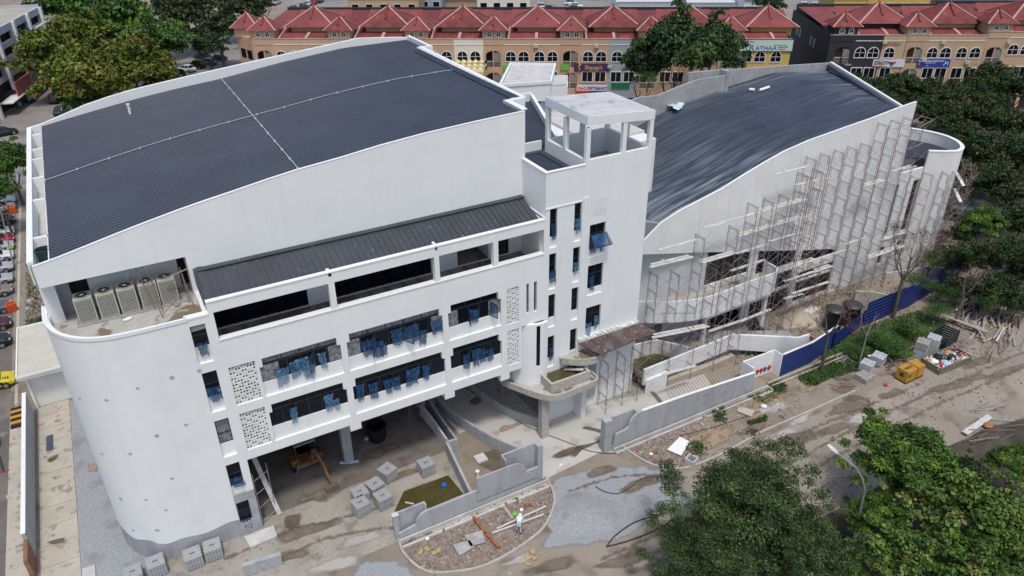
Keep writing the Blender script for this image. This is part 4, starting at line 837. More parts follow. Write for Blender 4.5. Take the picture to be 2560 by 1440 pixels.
tag(MB().wallpath([(38.6, 42.45), (43.8, 42.6), (47.0, 42.7)], .2, 0, 1.3).build('retaining_wall', mat('bluish_plaster', (.36, .40, .47), .8, .1, .8)), 'bluish plastered low wall under the ramp parapet', 'wall')
tag(MB().wallpath([(38.5, 42.1), (43.8, 42.0), (46.9, 42.1)], .5, 0, .35).build('foundation_strip', mat('creamy_plaster', (.44, .40, .32), .9, .15, 1.0)), 'cream stained footing strip below the bluish wall', 'footing')
tag(MB().prism([(36.2, 41.7), (38.4, 41.5), (38.5, 41.8), (36.4, 42.0)], 0, lambda x, y: 1.35 + (x - 36) * .12).build('white_block_wall', W2), 'short white end wall left of the timber-marked yard', 'wall')
sl_ = MB()
for i in range(26): x = 38.2 + i * .32; sl_.bar((x, 41.3, .03), (x - .5, 39.6, .03), .1, .03)
tag(sl_.build('board_marks', mat('board_marks', (.33, .29, .25), .9)), kind='structure')
def xz(mb, pts, y0, y1):
    n = len(pts); a = sum(pts[i][0] * pts[(i + 1) % n][1] - pts[(i + 1) % n][0] * pts[i][1] for i in range(n))
    if a < 0: pts = pts[::-1]
    return mb.add([(p[0], y0, p[1]) for p in pts] + [(p[0], y1, p[1]) for p in pts], [tuple(range(n)), tuple(range(2 * n - 1, n - 1, -1))] + [(i, n + i, n + (i + 1) % n, (i + 1) % n) for i in range(n)])
def arc(cx, cz, r, a0, a1, n=8): return [(cx + r * math.cos(math.radians(a0 + (a1 - a0) * i / n)), cz + r * math.sin(math.radians(a0 + (a1 - a0) * i / n))) for i in range(n + 1)]
# front fence left of the driveway
FA = empty('front_fence', (17, 36.8, 0), label='grey cement front wall with quarter-round steps left of the driveway', cat='wall')
pf = lambda mb, n, m=FENW: part(mb, n, m, FA)
pf(xz(MB(), [(10.95, 0), (22.2, 0), (22.2, 1.82), (21.1, 1.82), (17.02, 1.88), (13.9, 1.84)] + arc(13.2, .95, .95, 70, 180, 8)[0:] + [(12.2, .98), (10.95, .75)], 36.7, 36.88), 'wall_panel')
pf(xz(MB(), [(17.02, 1.0), (22.1, 1.0), (21.15, 1.9)] + arc(19.95, 1.95, 1.18, 0, 90, 7) + [(17.02, 3.17)], 36.6, 36.699), 'wall_panel')
pf(MB().box(10.75, 11.1, 36.95, 37.25, 0, 2.3).box(11.1, 13.2, 37.15, 37.3, 0, 2.3).box(13.05, 13.2, 36.9, 37.15, 0, 2.32), 'niche_wall')
pf(MB().box(19.5, 22.3, 37.45, 37.6, 0, 3.55).box(19.5, 19.65, 36.9, 37.45, 0, 3.5).box(22.3, 22.75, 36.95, 37.6, 0, 3.55), 'niche_wall')
pf(MB().box(10.7, 11.15, 36.9, 37.3, 2.3, 2.34), 'coping', CONCL)
pf(MB().box(10.9, 22.9, 36.52, 36.62, 0, .35).box(10.9, 22.9, 36.0, 36.15, 0, .16), 'footing', CONCL)
# basin walls behind it
tag(MB().wallpath([(16.85, 37.3), (17.25, 40.5), (17.6, 43.2)], .2, 0, 1.35).wallpath([(17.6, 43.2), (18.5, 43.1)], .2, 0, 1.35).build('basin_wall', FENW), 'straight grey wall between the murky pond and the shallow basin', 'wall')
tag(MB().wallpath([(18.45, 43.2), (18.5, 46.5), (18.6, 49.2)], .14, 0, 1.25).build('planter_wall', FENW), 'thin grey wall leading from the basin into the undercroft, right one of two', 'wall')
tag(MB().wallpath([(17.75, 43.5), (17.8, 46.5), (17.7, 48.9)], .14, 0, 1.3).build('planter_wall', CONCL), 'thin grey wall leading from the basin into the undercroft, left one of two', 'wall')
tag(MB().wallpath(smooth([(19.4, 49.4), (19.55, 47.4), (20.05, 45.4), (20.9, 42.8), (21.7, 41.1), (22.5, 39.7)], 4), .18, 0, [1.15] * 21).build('driveway_parapet', FENW), 'curved grey parapet on the left side of the driveway', 'wall')
tag(MB().wallpath(smooth([(22.9, 50.5), (23.3, 47.7), (24.0, 45.3), (24.9, 43.6), (25.9, 42.2)], 4), .18, 0, .9).build('driveway_parapet', FENW), 'curved grey parapet on the right side of the driveway', 'wall')
tag(MB().box(19.2, 20.1, 40.9, 41.8, .05, .2).build('broken_slab', CONCL), 'pale square slab lying in the puddled basin', 'slab')
tag(MB().lathe([(.12, 0), (.12, .45), (.17, .45), (.17, .55), (.0, .55)], 12, (18.6, 39.8, 0)).build('pipe_stub', W), 'white capped pipe stub standing in the puddled basin', 'pipe')
# front fence right of the driveway
FB = empty('front_fence', (36, 37.2, 0), label='long grey cement front wall right of the driveway with white coping', cat='wall')
pf = lambda mb, n, m=FENW: part(mb, n, m, FB)
pf(xz(MB(), [(29.3, 0), (44.55, 0), (44.5, 2.2), (36.5, 2.72), (32.2, 2.88)] + arc(32.1, 1.7, 1.2, 95, 175, 7) + [(30.6, 1.6), (29.7, 1.5)], 37.1, 37.28), 'wall_panel')
pf(MB().box(28.6, 29.3, 37.15, 37.75, 0, 3.1).box(29.3, 31.7, 37.55, 37.7, 0, 3.0).box(31.6, 31.75, 37.3, 37.55, 0, 3.0), 'niche_wall')
mb = MB()
for (a, za), (b, z_b) in zip([(32.2, 2.88), (36.5, 2.72), (40.5, 2.46)], [(36.5, 2.72), (40.5, 2.46), (44.5, 2.2)]): mb.strip(a, b, za, za + .05, z_b, z_b + .05, 37.08, 37.3)
pf(mb, 'coping', W)
pf(MB().box(29.4, 46.2, 36.85, 36.95, 0, .35).box(29.4, 38.3, 36.5, 36.62, 0, .2).box(38.8, 46.2, 36.45, 36.55, 0, .1), 'footing', CONCL)
ww = [(44.0, 37.9), (43.9, 39.3)]
q = [g(*zc('c', 1735, 745), 2.4), g(*zc('c', 1590, 660), 2.4), g(*zc('c', 2005, 505), 2.4), g(*zc('c', 2120, 570), 2.4)]
MW = empty('meter_recess', (q[1].x, q[1].y, 0), label='white walled recess for water meters between grey fence and blue wall', cat='wall')
part(MB().wallpath([(v.x, v.y) for v in q], .15, 0, 2.4), 'recess_wall', W, MW)
bwl = [(q[3].x + .05, q[3].y), (52.3, q[3].y + .1), (56.6, q[3].y + .9)]
tag(MB().wallpath(bwl, .16, 0, [2.4, 2.35, 2.2]).build('boundary_wall', BLUEW), 'low wall painted blue with white chipped patches', 'wall')
tag(MB().wallpath(bwl, .18, 2.4, 2.46).build('wall_coping', W), 'pale coping strip on top of the blue painted wall', 'coping')
RED = mat('red_valve_paint', (.45, .02, .03), .4); BLU = mat('blue_valve_paint', (.02, .12, .45), .4)
c = g(*zc('c', 1760, 800), .7); c2_ = g(*zc('c', 1960, 730), .7); v = MB().mat(RED).tube(c, c2_, .06, 8)
for t in (.1, .35, .6, .9): p = c.lerp(c2_, t); v.mat(RED if t != .6 else BLU).tube(p - Vector((0, .0, .3)), p + Vector((0, 0, .12)), .07, 8).lathe([(.13, 0), (.13, .05)], 10, (p.x, p.y, p.z + .12))
tag(v.build('water_pipe', None), 'red and blue valved water pipe in the white meter recess', 'pipe')
dm_ = MB().box(46.6, 58.2, 36.75, 36.9, 0, .22).box(46.6, 58.2, 37.25, 37.38, 0, .22); tag(dm_.build('drain', G_DRAIN), kind='structure')
tag(MB().box(46.0, 58.2, 36.9, 37.25, .005, .02).build('drain_bed', WETC), kind='structure')
tag(MB().box(44.7, 46.4, 36.2, 36.35, 0, .2).box(46.2, 46.4, 36.2, 37.2, 0, .2).build('drain', G_DRAIN), kind='structure')
# blue hoarding
def corrug(mb, p0, p1, z0, z1, th=.05, n=7):
    p0, p1 = Vector(p0), Vector(p1); d = (p1 - p0).normalized(); nn = Vector((-d.y, d.x)); vs = []; fs = []; zs = []
    for i in range(n):
        h = (z1 - z0) / n
        zs += [(z0 + i * h, 0), (z0 + i * h + h * .55, 0), (z0 + i * h + h * .65, th), (z0 + i * h + h * .9, th)]
    zs.append((z1, 0))
    for z, o in zs: vs += [(p0.x + nn.x * -o, p0.y + nn.y * -o, z), (p1.x - nn.x * o, p1.y - nn.y * o, z)]
    for i in range(len(zs) - 1): fs.append((2 * i, 2 * i + 1, 2 * i + 3, 2 * i + 2))
    return mb.add(vs, fs)
HR = empty('hoarding', (60, 38.5, 0), label='low blue sheet hoarding between the blue wall and the taller panels', cat='hoarding')
part(corrug(MB(), (56.0, 38.3), (62.2, 39.8), 0, 1.9, .04, 2), 'sheet_panel', BLUE, HR, recalc=False)
HR2 = empty('hoarding', (68, 39.7, 0), label='tall blue corrugated hoarding below the bare trees', cat='hoarding')
part(corrug(MB(), (61.9, 39.6), (65.6, 39.7), .1, 2.9), 'sheet_panel', BLUE, HR2, recalc=False)
part(corrug(MB(), (65.6, 39.75), (69.4, 39.8), .1, 2.8), 'sheet_panel', BLUE, HR2, recalc=False)
for x in (62, 65.6, 69.3): part(MB().tube((x, 39.9, 0), (x, 39.9, 3.0), .04, 6), 'post', STEEL, HR2)
HR3 = empty('hoarding', (76, 41, 0), label='dark blue hoarding panels at the shaded far corner', cat='hoarding')
part(corrug(MB(), (69.4, 39.9), (74.5, 40.6), .0, 2.4), 'sheet_panel', BLUE, HR3, recalc=False)
part(corrug(MB(), (74.5, 40.6), (83, 42.2), .0, 2.6), 'sheet_panel', BLUE, HR3, recalc=False)
tag(MB().wallpath(smooth([(65.5, 43.6), (66.6, 42.8), (67.6, 41.6), (67.4, 40.4)], 3), .2, 0, 1.2).build('curved_planter_wall', mat('cream_wall', (.48, .47, .40), .85, .1, 1.0)), 'curved cream planter wall behind the blue hoarding', 'wall')
tag(MB().wallpath([(72, 44.9), (77, 43.6)], .2, 0, 1.0).wallpath([(77, 43.6), (79.5, 41.8)], .2, 0, 1.0).build('curved_planter_wall', CONCL), 'low pale wall beside the round end of the hall', 'wall')
# ------------------------------------------------------------------ scaffolding
FH, FWd = 1.72, 1.2
def frame_mesh():
    mb = MB(); r = .027; rr = .016
    for y in (0, FWd):
        mb.tube((0, y, 0), (0, y, FH), r, 5, cap=False)
        yi = y + (.18 if y == 0 else -.18)
        mb.tube((0, yi, .75), (0, yi, FH - .02), rr, 4, cap=False)
        for z in (.78, 1.1, 1.42): mb.tube((0, y, z), (0, yi, z), rr, 4, cap=False)
    mb.tube((0, 0, FH - .04), (0, FWd, FH - .04), r * .9, 5, cap=False).tube((0, .18, FH - .16), (0, FWd - .18, FH - .16), rr, 4, cap=False)
    return mb
fr_o = frame_mesh().build('frame', RUST, recalc=False); FRM = fr_o.data; bpy.data.objects.remove(fr_o)
def brace_mesh(dx):
    mb = MB(); mb.tube((0, 0, .35), (dx, 0, 1.45), .014, 4, cap=False).tube((0, .0, 1.45), (dx, .0, .35), .014, 4, cap=False)
    o = mb.build('brace', STEEL, recalc=False); me = o.data; bpy.data.objects.remove(o); return me
BR = brace_mesh(1.85)
GS = mat('grey_scaffold_steel', (0.24, 0.235, 0.23), 0.7, col2=(.17, .10, .085), scale=.8)
def tower(x, y, n, z0, lab, brace=True, rz=0.0, drop=()):
    t = empty('scaffold_tower', (x, y, z0), rz, lab, 'scaffold', 'scaffold towers of stacked frames')
    for k in range(n):
        if k in drop: continue
        o = bpy.data.objects.new('frame', FRM); C.objects.link(o); o.parent = t; o.location = (0, 0, k * FH)
        if brace and k % 1 == 0:
            for yy in ((0, FWd) if k % 2 else (0,)):
                b = bpy.data.objects.new('brace', BR); C.objects.link(b); b.parent = t; b.location = (0, yy, k * FH)
    return t
nth = ['first', 'second', 'third', 'fourth', 'fifth', 'sixth', 'seventh', 'eighth', 'ninth', 'tenth', 'eleventh', 'twelfth', 'thirteenth', 'fourteenth', 'fifteenth', 'sixteenth', 'seventeenth', 'eighteenth']
i = 0; x = 45.2
while x < 74.5:
    zt1 = zt_h(min(x, 71.2)) if x < 71.4 else 13.5
    n = int((zt1 - .4) / FH); y = 44.55 if x > 54.5 else 42.15
    tower(x, y, n, 0, f'{nth[i]} tall scaffold tower from the left along the hall wall', x + 1.85 < 75)
    i += 1; x += 1.85
for k, (x, y, n) in enumerate([(38.3, 43.9, 6), (40.0, 43.1, 6), (41.6, 42.3, 8), (43.4, 42.2, 6)]):
    tower(x, y, n, 0, ['scaffold tower nearest the stair tower, before the curved inner wall', 'second scaffold tower right of the stair tower edge', 'third scaffold tower right of the stair tower edge, the highest there', 'scaffold tower left of the first tall wall tower'][k])
for k, (x, y, n) in enumerate([(38.6, 41.6, 3), (41.0, 41.3, 3), (43.6, 41.2, 2), (46.2, 41.0, 2)]):
    tower(x, y, n, 0, f'{nth[k]} short scaffold tower from the left before the ramp parapet')
for k, (x, y, n, rz) in enumerate([(31.6, 41.2, 3, 0), (33.4, 41.3, 3, 0), (34.9, 41.2, 3, 0)]):
    tower(x, y, n, 0, f'{nth[k]} scaffold tower from the left under the rusty formwork deck', True, rz)
for k, (x, y, n, rz) in enumerate([(75.0, 44.5, 7, 0), (76.4, 43.7, 7, -.4), (77.6, 43.1, 7, -.2), (78.9, 42.9, 7, .1), (80.4, 43.3, 7, .5), (81.6, 44.2, 7, .8), (82.6, 45.6, 7, 1.0), (83.2, 47.2, 6, 1.4)]):
    tower(x, y, n, 0, f'{nth[k]} scaffold tower from the left around the round end', True, rz)
pl = [('b', 350, 560, 920, 455, 44.2), ('b', 455, 345, 970, 215, 44.6), ('b', 520, 440, 640, 555, 43.4), ('b', 1010, 520, 1500, 390, 44.0), ('b', 1500, 390, 1930, 268, 44.0), ('b', 1420, 625, 1880, 478, 43.6), ('b', 1530, 165, 2020, 15, 44.6), ('b', 1930, 225, 2400, 115, 44.6), ('b', 1065, 45, 1310, 0, 44.8),
      ('c', 510, 265, 1130, 240, 43.6), ('c', 1130, 250, 1550, 130, 43.8), ('c', 1550, 130, 1960, -40, 44.2), ('c', 380, 300, 870, 290, 43.4), ('c', 520, 805, 960, 745, 41.4),
      ('d', 0, 190, 270, 105, 44.8), ('d', 0, 610, 430, 470, 44.5), ('d', 430, 470, 830, 340, 44.5), ('d', 0, 760, 400, 640, 44.5), ('d', 400, 640, 650, 560, 44.5), ('d', 110, 920, 600, 780, 44.3), ('d', 0, 985, 250, 940, 44.2), ('d', 1110, 458, 1610, 292, 44.5), ('d', 800, 265, 1100, 190, 44.7),
      ('6', 180, 265, 560, 160, 44.7), ('6', 560, 160, 950, 55, 44.7), ('6', 440, 328, 710, 245, 44.6), ('6', 660, 362, 910, 305, 44.6), ('6', 720, 240, 950, 180, 44.6), ('3', 710, 1297, 970, 1235, 44.8), ('3', 840, 1372, 1110, 1332, 44.8), ('t', 430, 242, 700, 165, 44.6), ('3', 1580, 1275, 1720, 1230, 44.8)]
PLK = []
for k, (o_, xa, ya, xb, yb, Y) in enumerate(pl):
    Y = Y - (1.4 if o_ == 'b' and xa < 1400 or o_ == 'c' else 0); a, b = fy(*zc(o_, xa, ya), Y), fy(*zc(o_, xb, yb), Y); bb = Vector((b.x, Y + .05, b.z)); w_ = .32
    z = (a.z + b.z) / 2; a.z = (a.z + z) / 2; bb.z = (bb.z + z) / 2
    m_ = MB().bar(a, bb, w_, .05)
    if k % 3 == 0: m_.bar(a + Vector((.3, .3, .055)), bb + Vector((-.2, .3, .055)), .25, .04)
    o = m_.build('scaffold_plank', PLANK); o.location = (0, 0, 0)
    tag(o, 'x', 'plank', 'planks laid on the scaffolding'); PLK.append((z, o))
for k, (p0, p1) in enumerate([((2391, 432), (2410, 465)), ((2386, 472), (2402, 505))]):
    a, b = fy(*p0, 44.5), fy(*p1, 43.2); tag(MB().bar(a, b, .4, .06).build('scaffold_plank', W2), ['upper', 'lower'][k] + ' white board slanting on the scaffold beyond the round end', 'plank')
ORD = lambda n: str(n) + ('th' if 10 < n % 100 < 14 else {1: 'st', 2: 'nd', 3: 'rd'}.get(n % 10, 'th'))
for k, (z, o) in enumerate(sorted(PLK, key=lambda q: -q[0])): o['label'] = f'pale plank on the hall scaffolding, {ORD(k + 1)} highest of all its planks'
# long loose tubes tied over the frames
for k, (o_, xa, ya, xb, yb) in enumerate([('d', 0, 610, 1290, 120), ('t', 0, 1100, 640, 875), ('t', 640, 745, 1110, 640), ('t', 830, 185, 1120, 110), ('e', 720, 750, 1100, 640), ('e', 1110, 610, 1330, 490)]) if False else []: pass
for k, (xa, ya, xb, yb, Y) in enumerate([(2190, 575, 2290, 540, 44.3), (2080, 625, 2200, 582, 44.3), (2230, 323, 2278, 310, 44.4), (2279, 305, 2306, 290, 44.4), (2306, 290, 2333, 299, 44.0), (2333, 299, 2300, 318, 44.4), (2272, 373, 2333, 345, 44.4), (1650, 783, 1737, 783, 43.3), (1720, 817, 1805, 814, 43.3)]):
    a, b = fy(xa, ya, Y), fy(xb, yb, Y); tag(MB().tube(a, b, .03, 5).build('scaffold_tube', STEEL if k < 7 else RUST), 'loose thin scaffold tube tied across the hall scaffolding', 'tube', 'loose tubes on the scaffolding')
# black tank under a tarpaulin, drum, pale slabs
LIDM = mat('charcoal_tank_lid', (.035, .04, .048), .45)
for k, (px, py) in enumerate([(2090, 768), (2134, 757)]):
    c = g(px, py, 2.5); tk = empty('water_tank', (c.x, c.y, 0), label=['left black water tank with a round lid behind the hoarding', 'right black water tank with a round lid behind the hoarding'][k], cat='tank', group='pair of black tanks')
    MB().lathe([(.85, 0), (.9, .3), (.85, .6), (.9, .9), (.85, 1.2), (.9, 1.5), (.85, 1.8), (.88, 2.2)], 20).build('tank_body', BLACK, tk)
    MB().lathe([(.94, 2.2), (1.0, 2.24), (.94, 2.36), (.6, 2.5), (.25, 2.56), (0, 2.58)], 24).build('lid', LIDM, tk, smooth=True)
dmm = MB().mat(BLACK).tube((52.4, 44.6, .1), (52.7, 44.4, .45), 1.0, 24).mat(STEEL).tube((52.72, 44.38, .46), (52.74, 44.36, .47), .8, 24)
tag(dmm.build('cable_drum', None), 'round grey black lid lying on the ground by the hall balcony', 'lid')
for k, (px, py, rz, sx, sy) in enumerate([(2025, 788, .3, 2.0, .9), (2055, 810, -.5, 1.3, .9)]):
    p = g(px, py, 0); tag(MB().box(-sx / 2, sx / 2, -sy / 2, sy / 2, 0, .7).build('foam_block', mat('pale_block', (.55, .56, .50), .8, .06, 1.0), bevel=.04), ['long', 'short'][k] + ' pale block lying left of the tarpaulin covered tank', 'block'); o = bpy.data.objects[[x_.name for x_ in C.objects if x_.name.startswith('foam_block')][-1]]; o.location = p; o.rotation_euler = (0, .1, rz)
# ------------------------------------------------------------------ shophouse rows behind
mat_cop = mat('stained_coping', (.36, .29, .25), .9, .3, 2.0); mat_bal = mat('green_room_wall', (.06, .16, .10), .8)
def text_mesh(s, size, m, parent=None, name='lettering', ext=.012, bold=0.0, sx=1.0):
    cu = bpy.data.curves.new('t', 'FONT'); cu.body = s; cu.size = size; cu.extrude = ext; cu.offset = bold; cu.resolution_u = 2
    o = bpy.data.objects.new('t', cu); C.objects.link(o); bpy.context.view_layer.update()
    me = bpy.data.meshes.new_from_object(o.evaluated_get(bpy.context.evaluated_depsgraph_get())); bpy.data.objects.remove(o); bpy.data.curves.remove(cu)
    me.materials.clear(); me.materials.append(m); q = bpy.data.objects.new(name, me); C.objects.link(q)
    q.rotation_euler = (math.pi / 2, 0, 0); q.scale = (sx, 1, 1)
    if parent: q.parent = parent
    return q
UA = math.radians(-31.3); U = Vector((math.cos(UA), math.sin(UA))); V = Vector((-math.sin(UA), math.cos(UA)))
ZP = 13.5; RC = random.Random(5)
def archwin(parent, x0, x1, z0, z1, arch=True, name='window'):
    """white surround + glazing bars; glass pane child"""
    w_ = x1 - x0; r = w_ / 2; cx = (x0 + x1) / 2; zs_ = z1 - (r if arch else 0); f = MB(); t = .13
    out = [(x0 - t, z0 - t), (x1 + t, z0 - t)]; inn = [(x0, z0), (x1, z0)]
    if arch:
        out += [(cx + (r + t) * math.cos(a), zs_ + (r + t) * math.sin(a)) for a in [math.pi * i / 8 for i in range(9)]]
        inn += [(cx + r * math.cos(a), zs_ + r * math.sin(a)) for a in [math.pi * i / 8 for i in range(9)]]
    else: out += [(x1 + t, z1 + t), (x0 - t, z1 + t)]; inn += [(x1, z1), (x0, z1)]
    n = len(out); vs = [(p[0], -.1, p[1]) for p in out] + [(p[0], -.1, p[1]) for p in inn] + [(p[0], .02, p[1]) for p in out] + [(p[0], .1, p[1]) for p in inn]
    fs = []
    for i in range(n): j = (i + 1) % n; fs += [(i, j, n + j, n + i), (i, 2 * n + i, 2 * n + j, j), (n + i, n + j, 3 * n + j, 3 * n + i)]
    f.add(vs, fs); f.box(cx - .035, cx + .035, -.03, .0, z0, z1 - .01).box(x0, x1, -.029, .001, zs_ - .035, zs_ + .035)
    o = f.build(name, TRIM, parent, recalc=False)
    MB().add([(p[0], -.015, p[1]) for p in inn], [tuple(range(n))]).build('pane', GLASS, o, recalc=False)
    return o
def pyramid(mb, x0, x1, y0, y1, z0, z1, m, rid=.16):
    cx, cy = (x0 + x1) / 2, (y0 + y1) / 2; mb.mat(m); mb.add([(x0, y0, z0), (x1, y0, z0), (x1, y1, z0), (x0, y1, z0), (cx, cy, z1)], [(0, 1, 4), (1, 2, 4), (2, 3, 4), (3, 0, 4), (3, 2, 1, 0)])
    mb.mat(RIDGE)
    for c_ in ((x0, y0), (x1, y0), (x1, y1), (x0, y1)): mb.bar((c_[0], c_[1], z0 + .04), (cx, cy, z1 + .04), rid * 1.6, .08)
    mb.mat(m).bar((cx - .1, y0 + (cy - y0) * .35, z0 + (z1 - z0) * .35 + .12), (cx - .05, cy, z1 + .2), .3, .3)
def unit(P, x_end, cols, lab, seed, turret=True, signs=(), x_begin=0.0, dp=22, step=0.0, bigoff=9.5, group='shophouses with red pyramid roofs'):
    t = empty('shophouse', (P.x, P.y, 0), UA, lab, 'shophouse', group); zp = ZP + step
    wm = {0: cols[0], 1: cols[1], 2: cols[2]}; segs = [(x_begin, min(3.5, x_end), 0), (3.5, min(8.45, x_end), 1), (8.45, x_end, 2)]
    wx = [(3.95, 5.7), (6.2, 8.0), (9.0, 10.75), (11.3, 13.05)]
    for a, b, k in segs:
        if b <= a + .05: continue
        hs = []
        if k == 0 and turret: hs += [(.45, 3.05, 8.6, 11.5), (.45, 3.05, 4.9, 7.7)]
        for x0, x1 in wx:
            if a < x0 and x1 < b + .1 and x1 < x_end: hs += [(x0, x1, 9.7 + step, 11.4 + step - .5), (x0, x1, 6.15 + step * .5, 7.85 + step * .5)]
        hs.append((a + .3, b - .3, 0.0, 3.2))
        m_ = MB().grid(a, b, 0, zp, hs, 0, .3); m_.build('front_wall', wm[k], t)
        if b - a > 2: MB().box(a + .15, b - .15, -.07, -.002, zp - 1.0, zp - .88).build('cornice', TRIM if k else wm[k], t)
        MB().box(a, b, -.06, .36, zp, zp + .08).build('coping', mat_cop, t)
    if turret:
        for z0, z1 in ((8.6, 11.5), (4.9, 7.7)):
            MB().box(.45, 3.05, 1.3, 1.4, z0, z1).build('balcony_back', RC.choice([DARK, mat_bal, BRN]), t)
            # arched head
            m_ = MB(); 
            for i in range(6):
                x0 = .45 + i * 1.3 / 6; h = .75 * (1 - math.sqrt(max(0, 1 - ((5.5 - i) / 6) ** 2))); m_.box(x0, x0 + 1.3 / 6, .02, .28, z1 - h - .03, z1); m_.box(3.5 - x0 - 1.3 / 6, 3.5 - x0, .02, .28, z1 - h - .03, z1)
            m_.box(1.65, 1.85, .021, .28, z0, z1); m_.build('balcony_arch', wm[0], t)
            r_ = MB()
            for i in range(14): r_.box(.5 + i * .19, .53 + i * .19, .05, .08, z0, z0 + 1.05)
            r_.box(.45, 3.05, .04, .09, z0 + 1.05, z0 + 1.12)
            for i in range(7): r_.box(1.9, 3.0, .1, .12, z0 + 1.3 + i * .18, z0 + 1.34 + i * .18)
            for i in range(6): r_.box(1.92 + i * .2, 1.94 + i * .2, .1, .12, z0 + 1.2, z1 - .3)
            r_.build('balcony_railing', TRIM, t)
        tb = MB().box(-.15, 3.85, .4, 4.4, zp - 1.5, zp + 1.55); tb.build('turret_wall', wm[0], t)
        for x0 in (.75, 2.35): o = archwin(t, x0, x0 + .7, zp + .35, zp + 1.15); o.location = (0, .38, 0)
        r_ = MB(); pyramid(r_, -.75, 4.45, -.2, 5.0, zp + 1.4, zp + 3.4, REDR if seed % 2 else REDR2); r_.build('turret_roof', None, t, recalc=False)
    for x0, x1 in wx:
        if x1 < x_end and x0 > x_begin:
            archwin(t, x0, x1, 9.7 + step, 11.4 + step)
            o = archwin(t, x0, x1, 6.15 + step * .5, 7.85 + step * .5, False)
    # main roofs
    m_ = MB().mat(REDR if seed % 3 else REDR2).add([(x_begin, .36, zp - .25), (x_end, .36, zp - .25), (x_end, 6, zp + .75), (x_begin, 6, zp + .75), (x_end, dp - 1, zp + 1.2), (x_begin, dp - 1, zp + 1.2)], [(0, 1, 2, 3), (3, 2, 4, 5)])
    if x_end > 9.5 and turret: m_.mat(RIDGE).bar((9.3, .4, zp - .15), (9.3, 4.2, zp + .5), .5, .12).bar((4.4, .4, zp - .15), (4.4, 6, zp + .85), .4, .1)
    m_.build('main_roof', None, t, recalc=False)
    if bigoff and bigoff < x_end + 3:
        MB().box(bigoff - 3.6, bigoff + 3.6, 4.2, 11.8, zp - .5, zp + 1.5).build('lantern_wall', wm[1], t)
        r_ = MB(); pyramid(r_, bigoff - 4.6, bigoff + 4.6, 3.2, 12.8, zp + 1.35, zp + 4.2, REDR2 if seed % 3 == 0 else REDR, .22); r_.build('pyramid_roof', None, t, recalc=False)
        r_ = MB().mat(REDR2).add([(bigoff - 5.5, 12, zp + .2), (bigoff + 5.5, 12, zp + .2), (bigoff + 5, 16, zp + 2.2), (bigoff - 5, 16, zp + 2.2)], [(0, 1, 2, 3)]); r_.build('rear_roof', None, t, recalc=False)
    for q in range(3):
        xx = RC.choice([3.3, 5.85, 8.3, 10.9, 8.9]); zz_ = RC.choice([5.2, 8.6, 9.0, 12.1])
        if x_begin < xx < x_end - .8: MB().box(xx, xx + .75, -.38, -.08, zz_, zz_ + .5).build('air_conditioner', ACC, t)
    MB().box(x_begin, x_end, dp - .3, dp, 0, zp + 1.6).build('rear_wall', BLK, t)
    return t

O1 = Vector((107.2, 94.6)); ends = [10.4, 24.2, 37.9, 51.5, 65.1, 78.8, 92.4]
labs1 = ['yellow end shophouse with a restaurant signboard, right end of the long row', 'peach shophouse behind the round street tree, left of the yellow end unit', 'shophouse with blue grey section and the purple signboard', 'peach shophouse with four arched windows beside the cream section', 'shophouse with cream wall section and yellow awning behind the white hall roof', 'peach shophouse with brown and green turret above the dark roof ridge', 'peach shophouse with a chamfered corner at the left end of the long row']
cols1 = [(TAN, YELL, YELL), (TANP, TANP, TAN), (TANP, TANP, GREYR), (TANP, TANP, TANP), (TANP, TANP, CREAM), (TANP, TANP, TANP), (TANP, TANP, TANP)]
units1 = []
for k, tc in enumerate(ends):
    P = O1 - U * (tc + 1.85); ee = 12.25 if k == 0 else (13.65)
    units1.append(unit(P, ee, cols1[k], labs1[k], k, x_begin=0))
# left end chamfer and right side wall
e0 = units1[0]; MB().box(12.0, 12.25, .3, 22, 0, ZP + .2).build('side_wall', BLK, e0)
e6 = units1[6]; MB().prism([(0, 0), (-4.2, 3.8), (-4.2, 17), (0, 17)], 0, ZP).build('corner_wall', TANP, e6)
for i, (s0, s1) in enumerate([(.15, .45), (.55, .85)]):
    a, b = Vector((0, 0)).lerp(Vector((-4.2, 3.8)), s0), Vector((0, 0)).lerp(Vector((-4.2, 3.8)), s1)
    nn = Vector((-3.8, -4.2)).normalized() * .05
    for z0, z1 in ((9.7, 11.3), (6.2, 7.8)): MB().add([(a.x + nn.x, a.y + nn.y, z0), (b.x + nn.x, b.y + nn.y, z0), (b.x + nn.x, b.y + nn.y, z1), (a.x + nn.x, a.y + nn.y, z1)], [(0, 1, 2, 3)]).build('window', GLASS, e6, recalc=False)
r_ = MB(); pyramid(r_, -4.6, .6, 2.0, 7.2, ZP + 1.4, ZP + 3.7, REDR2); MB().box(-4.0, 0, 2.6, 6.6, ZP - .2, ZP + 1.5).build('turret_wall', TANP, e6); r_.build('turret_roof', None, e6, recalc=False)
O2 = Vector((115.3, 93.5)); tcs = [2.7, 15.2, 28.9, 42.6]
labs2 = ['near black corner shophouse at the left end of the right row', 'tan shophouse with blue banner and green balcony in the right row', 'tan shophouse with raised parapet at the right edge of the photo', 'tan shophouse beyond the right edge of the raised parapet one']
U2 = U; cols2 = [(BLK, BLK, TAN), (TAN, TAN, TAN), (TAN, TAN, TAN), (TAN, TAN, TAN)]
units2 = []
for k, tc in enumerate(tcs):
    P = O2 + U * (tc - 1.85); units2.append(unit(P, 12.4 if k == 0 else 13.65, cols2[k], labs2[k], k + 9, step=0.0 if k < 2 else .55, x_begin=-.8 if k == 0 else 0, turret=True))
MB().box(-.8, -.5, .3, 23.7, 0, ZP + .2).build('side_wall', BLK, units2[0])
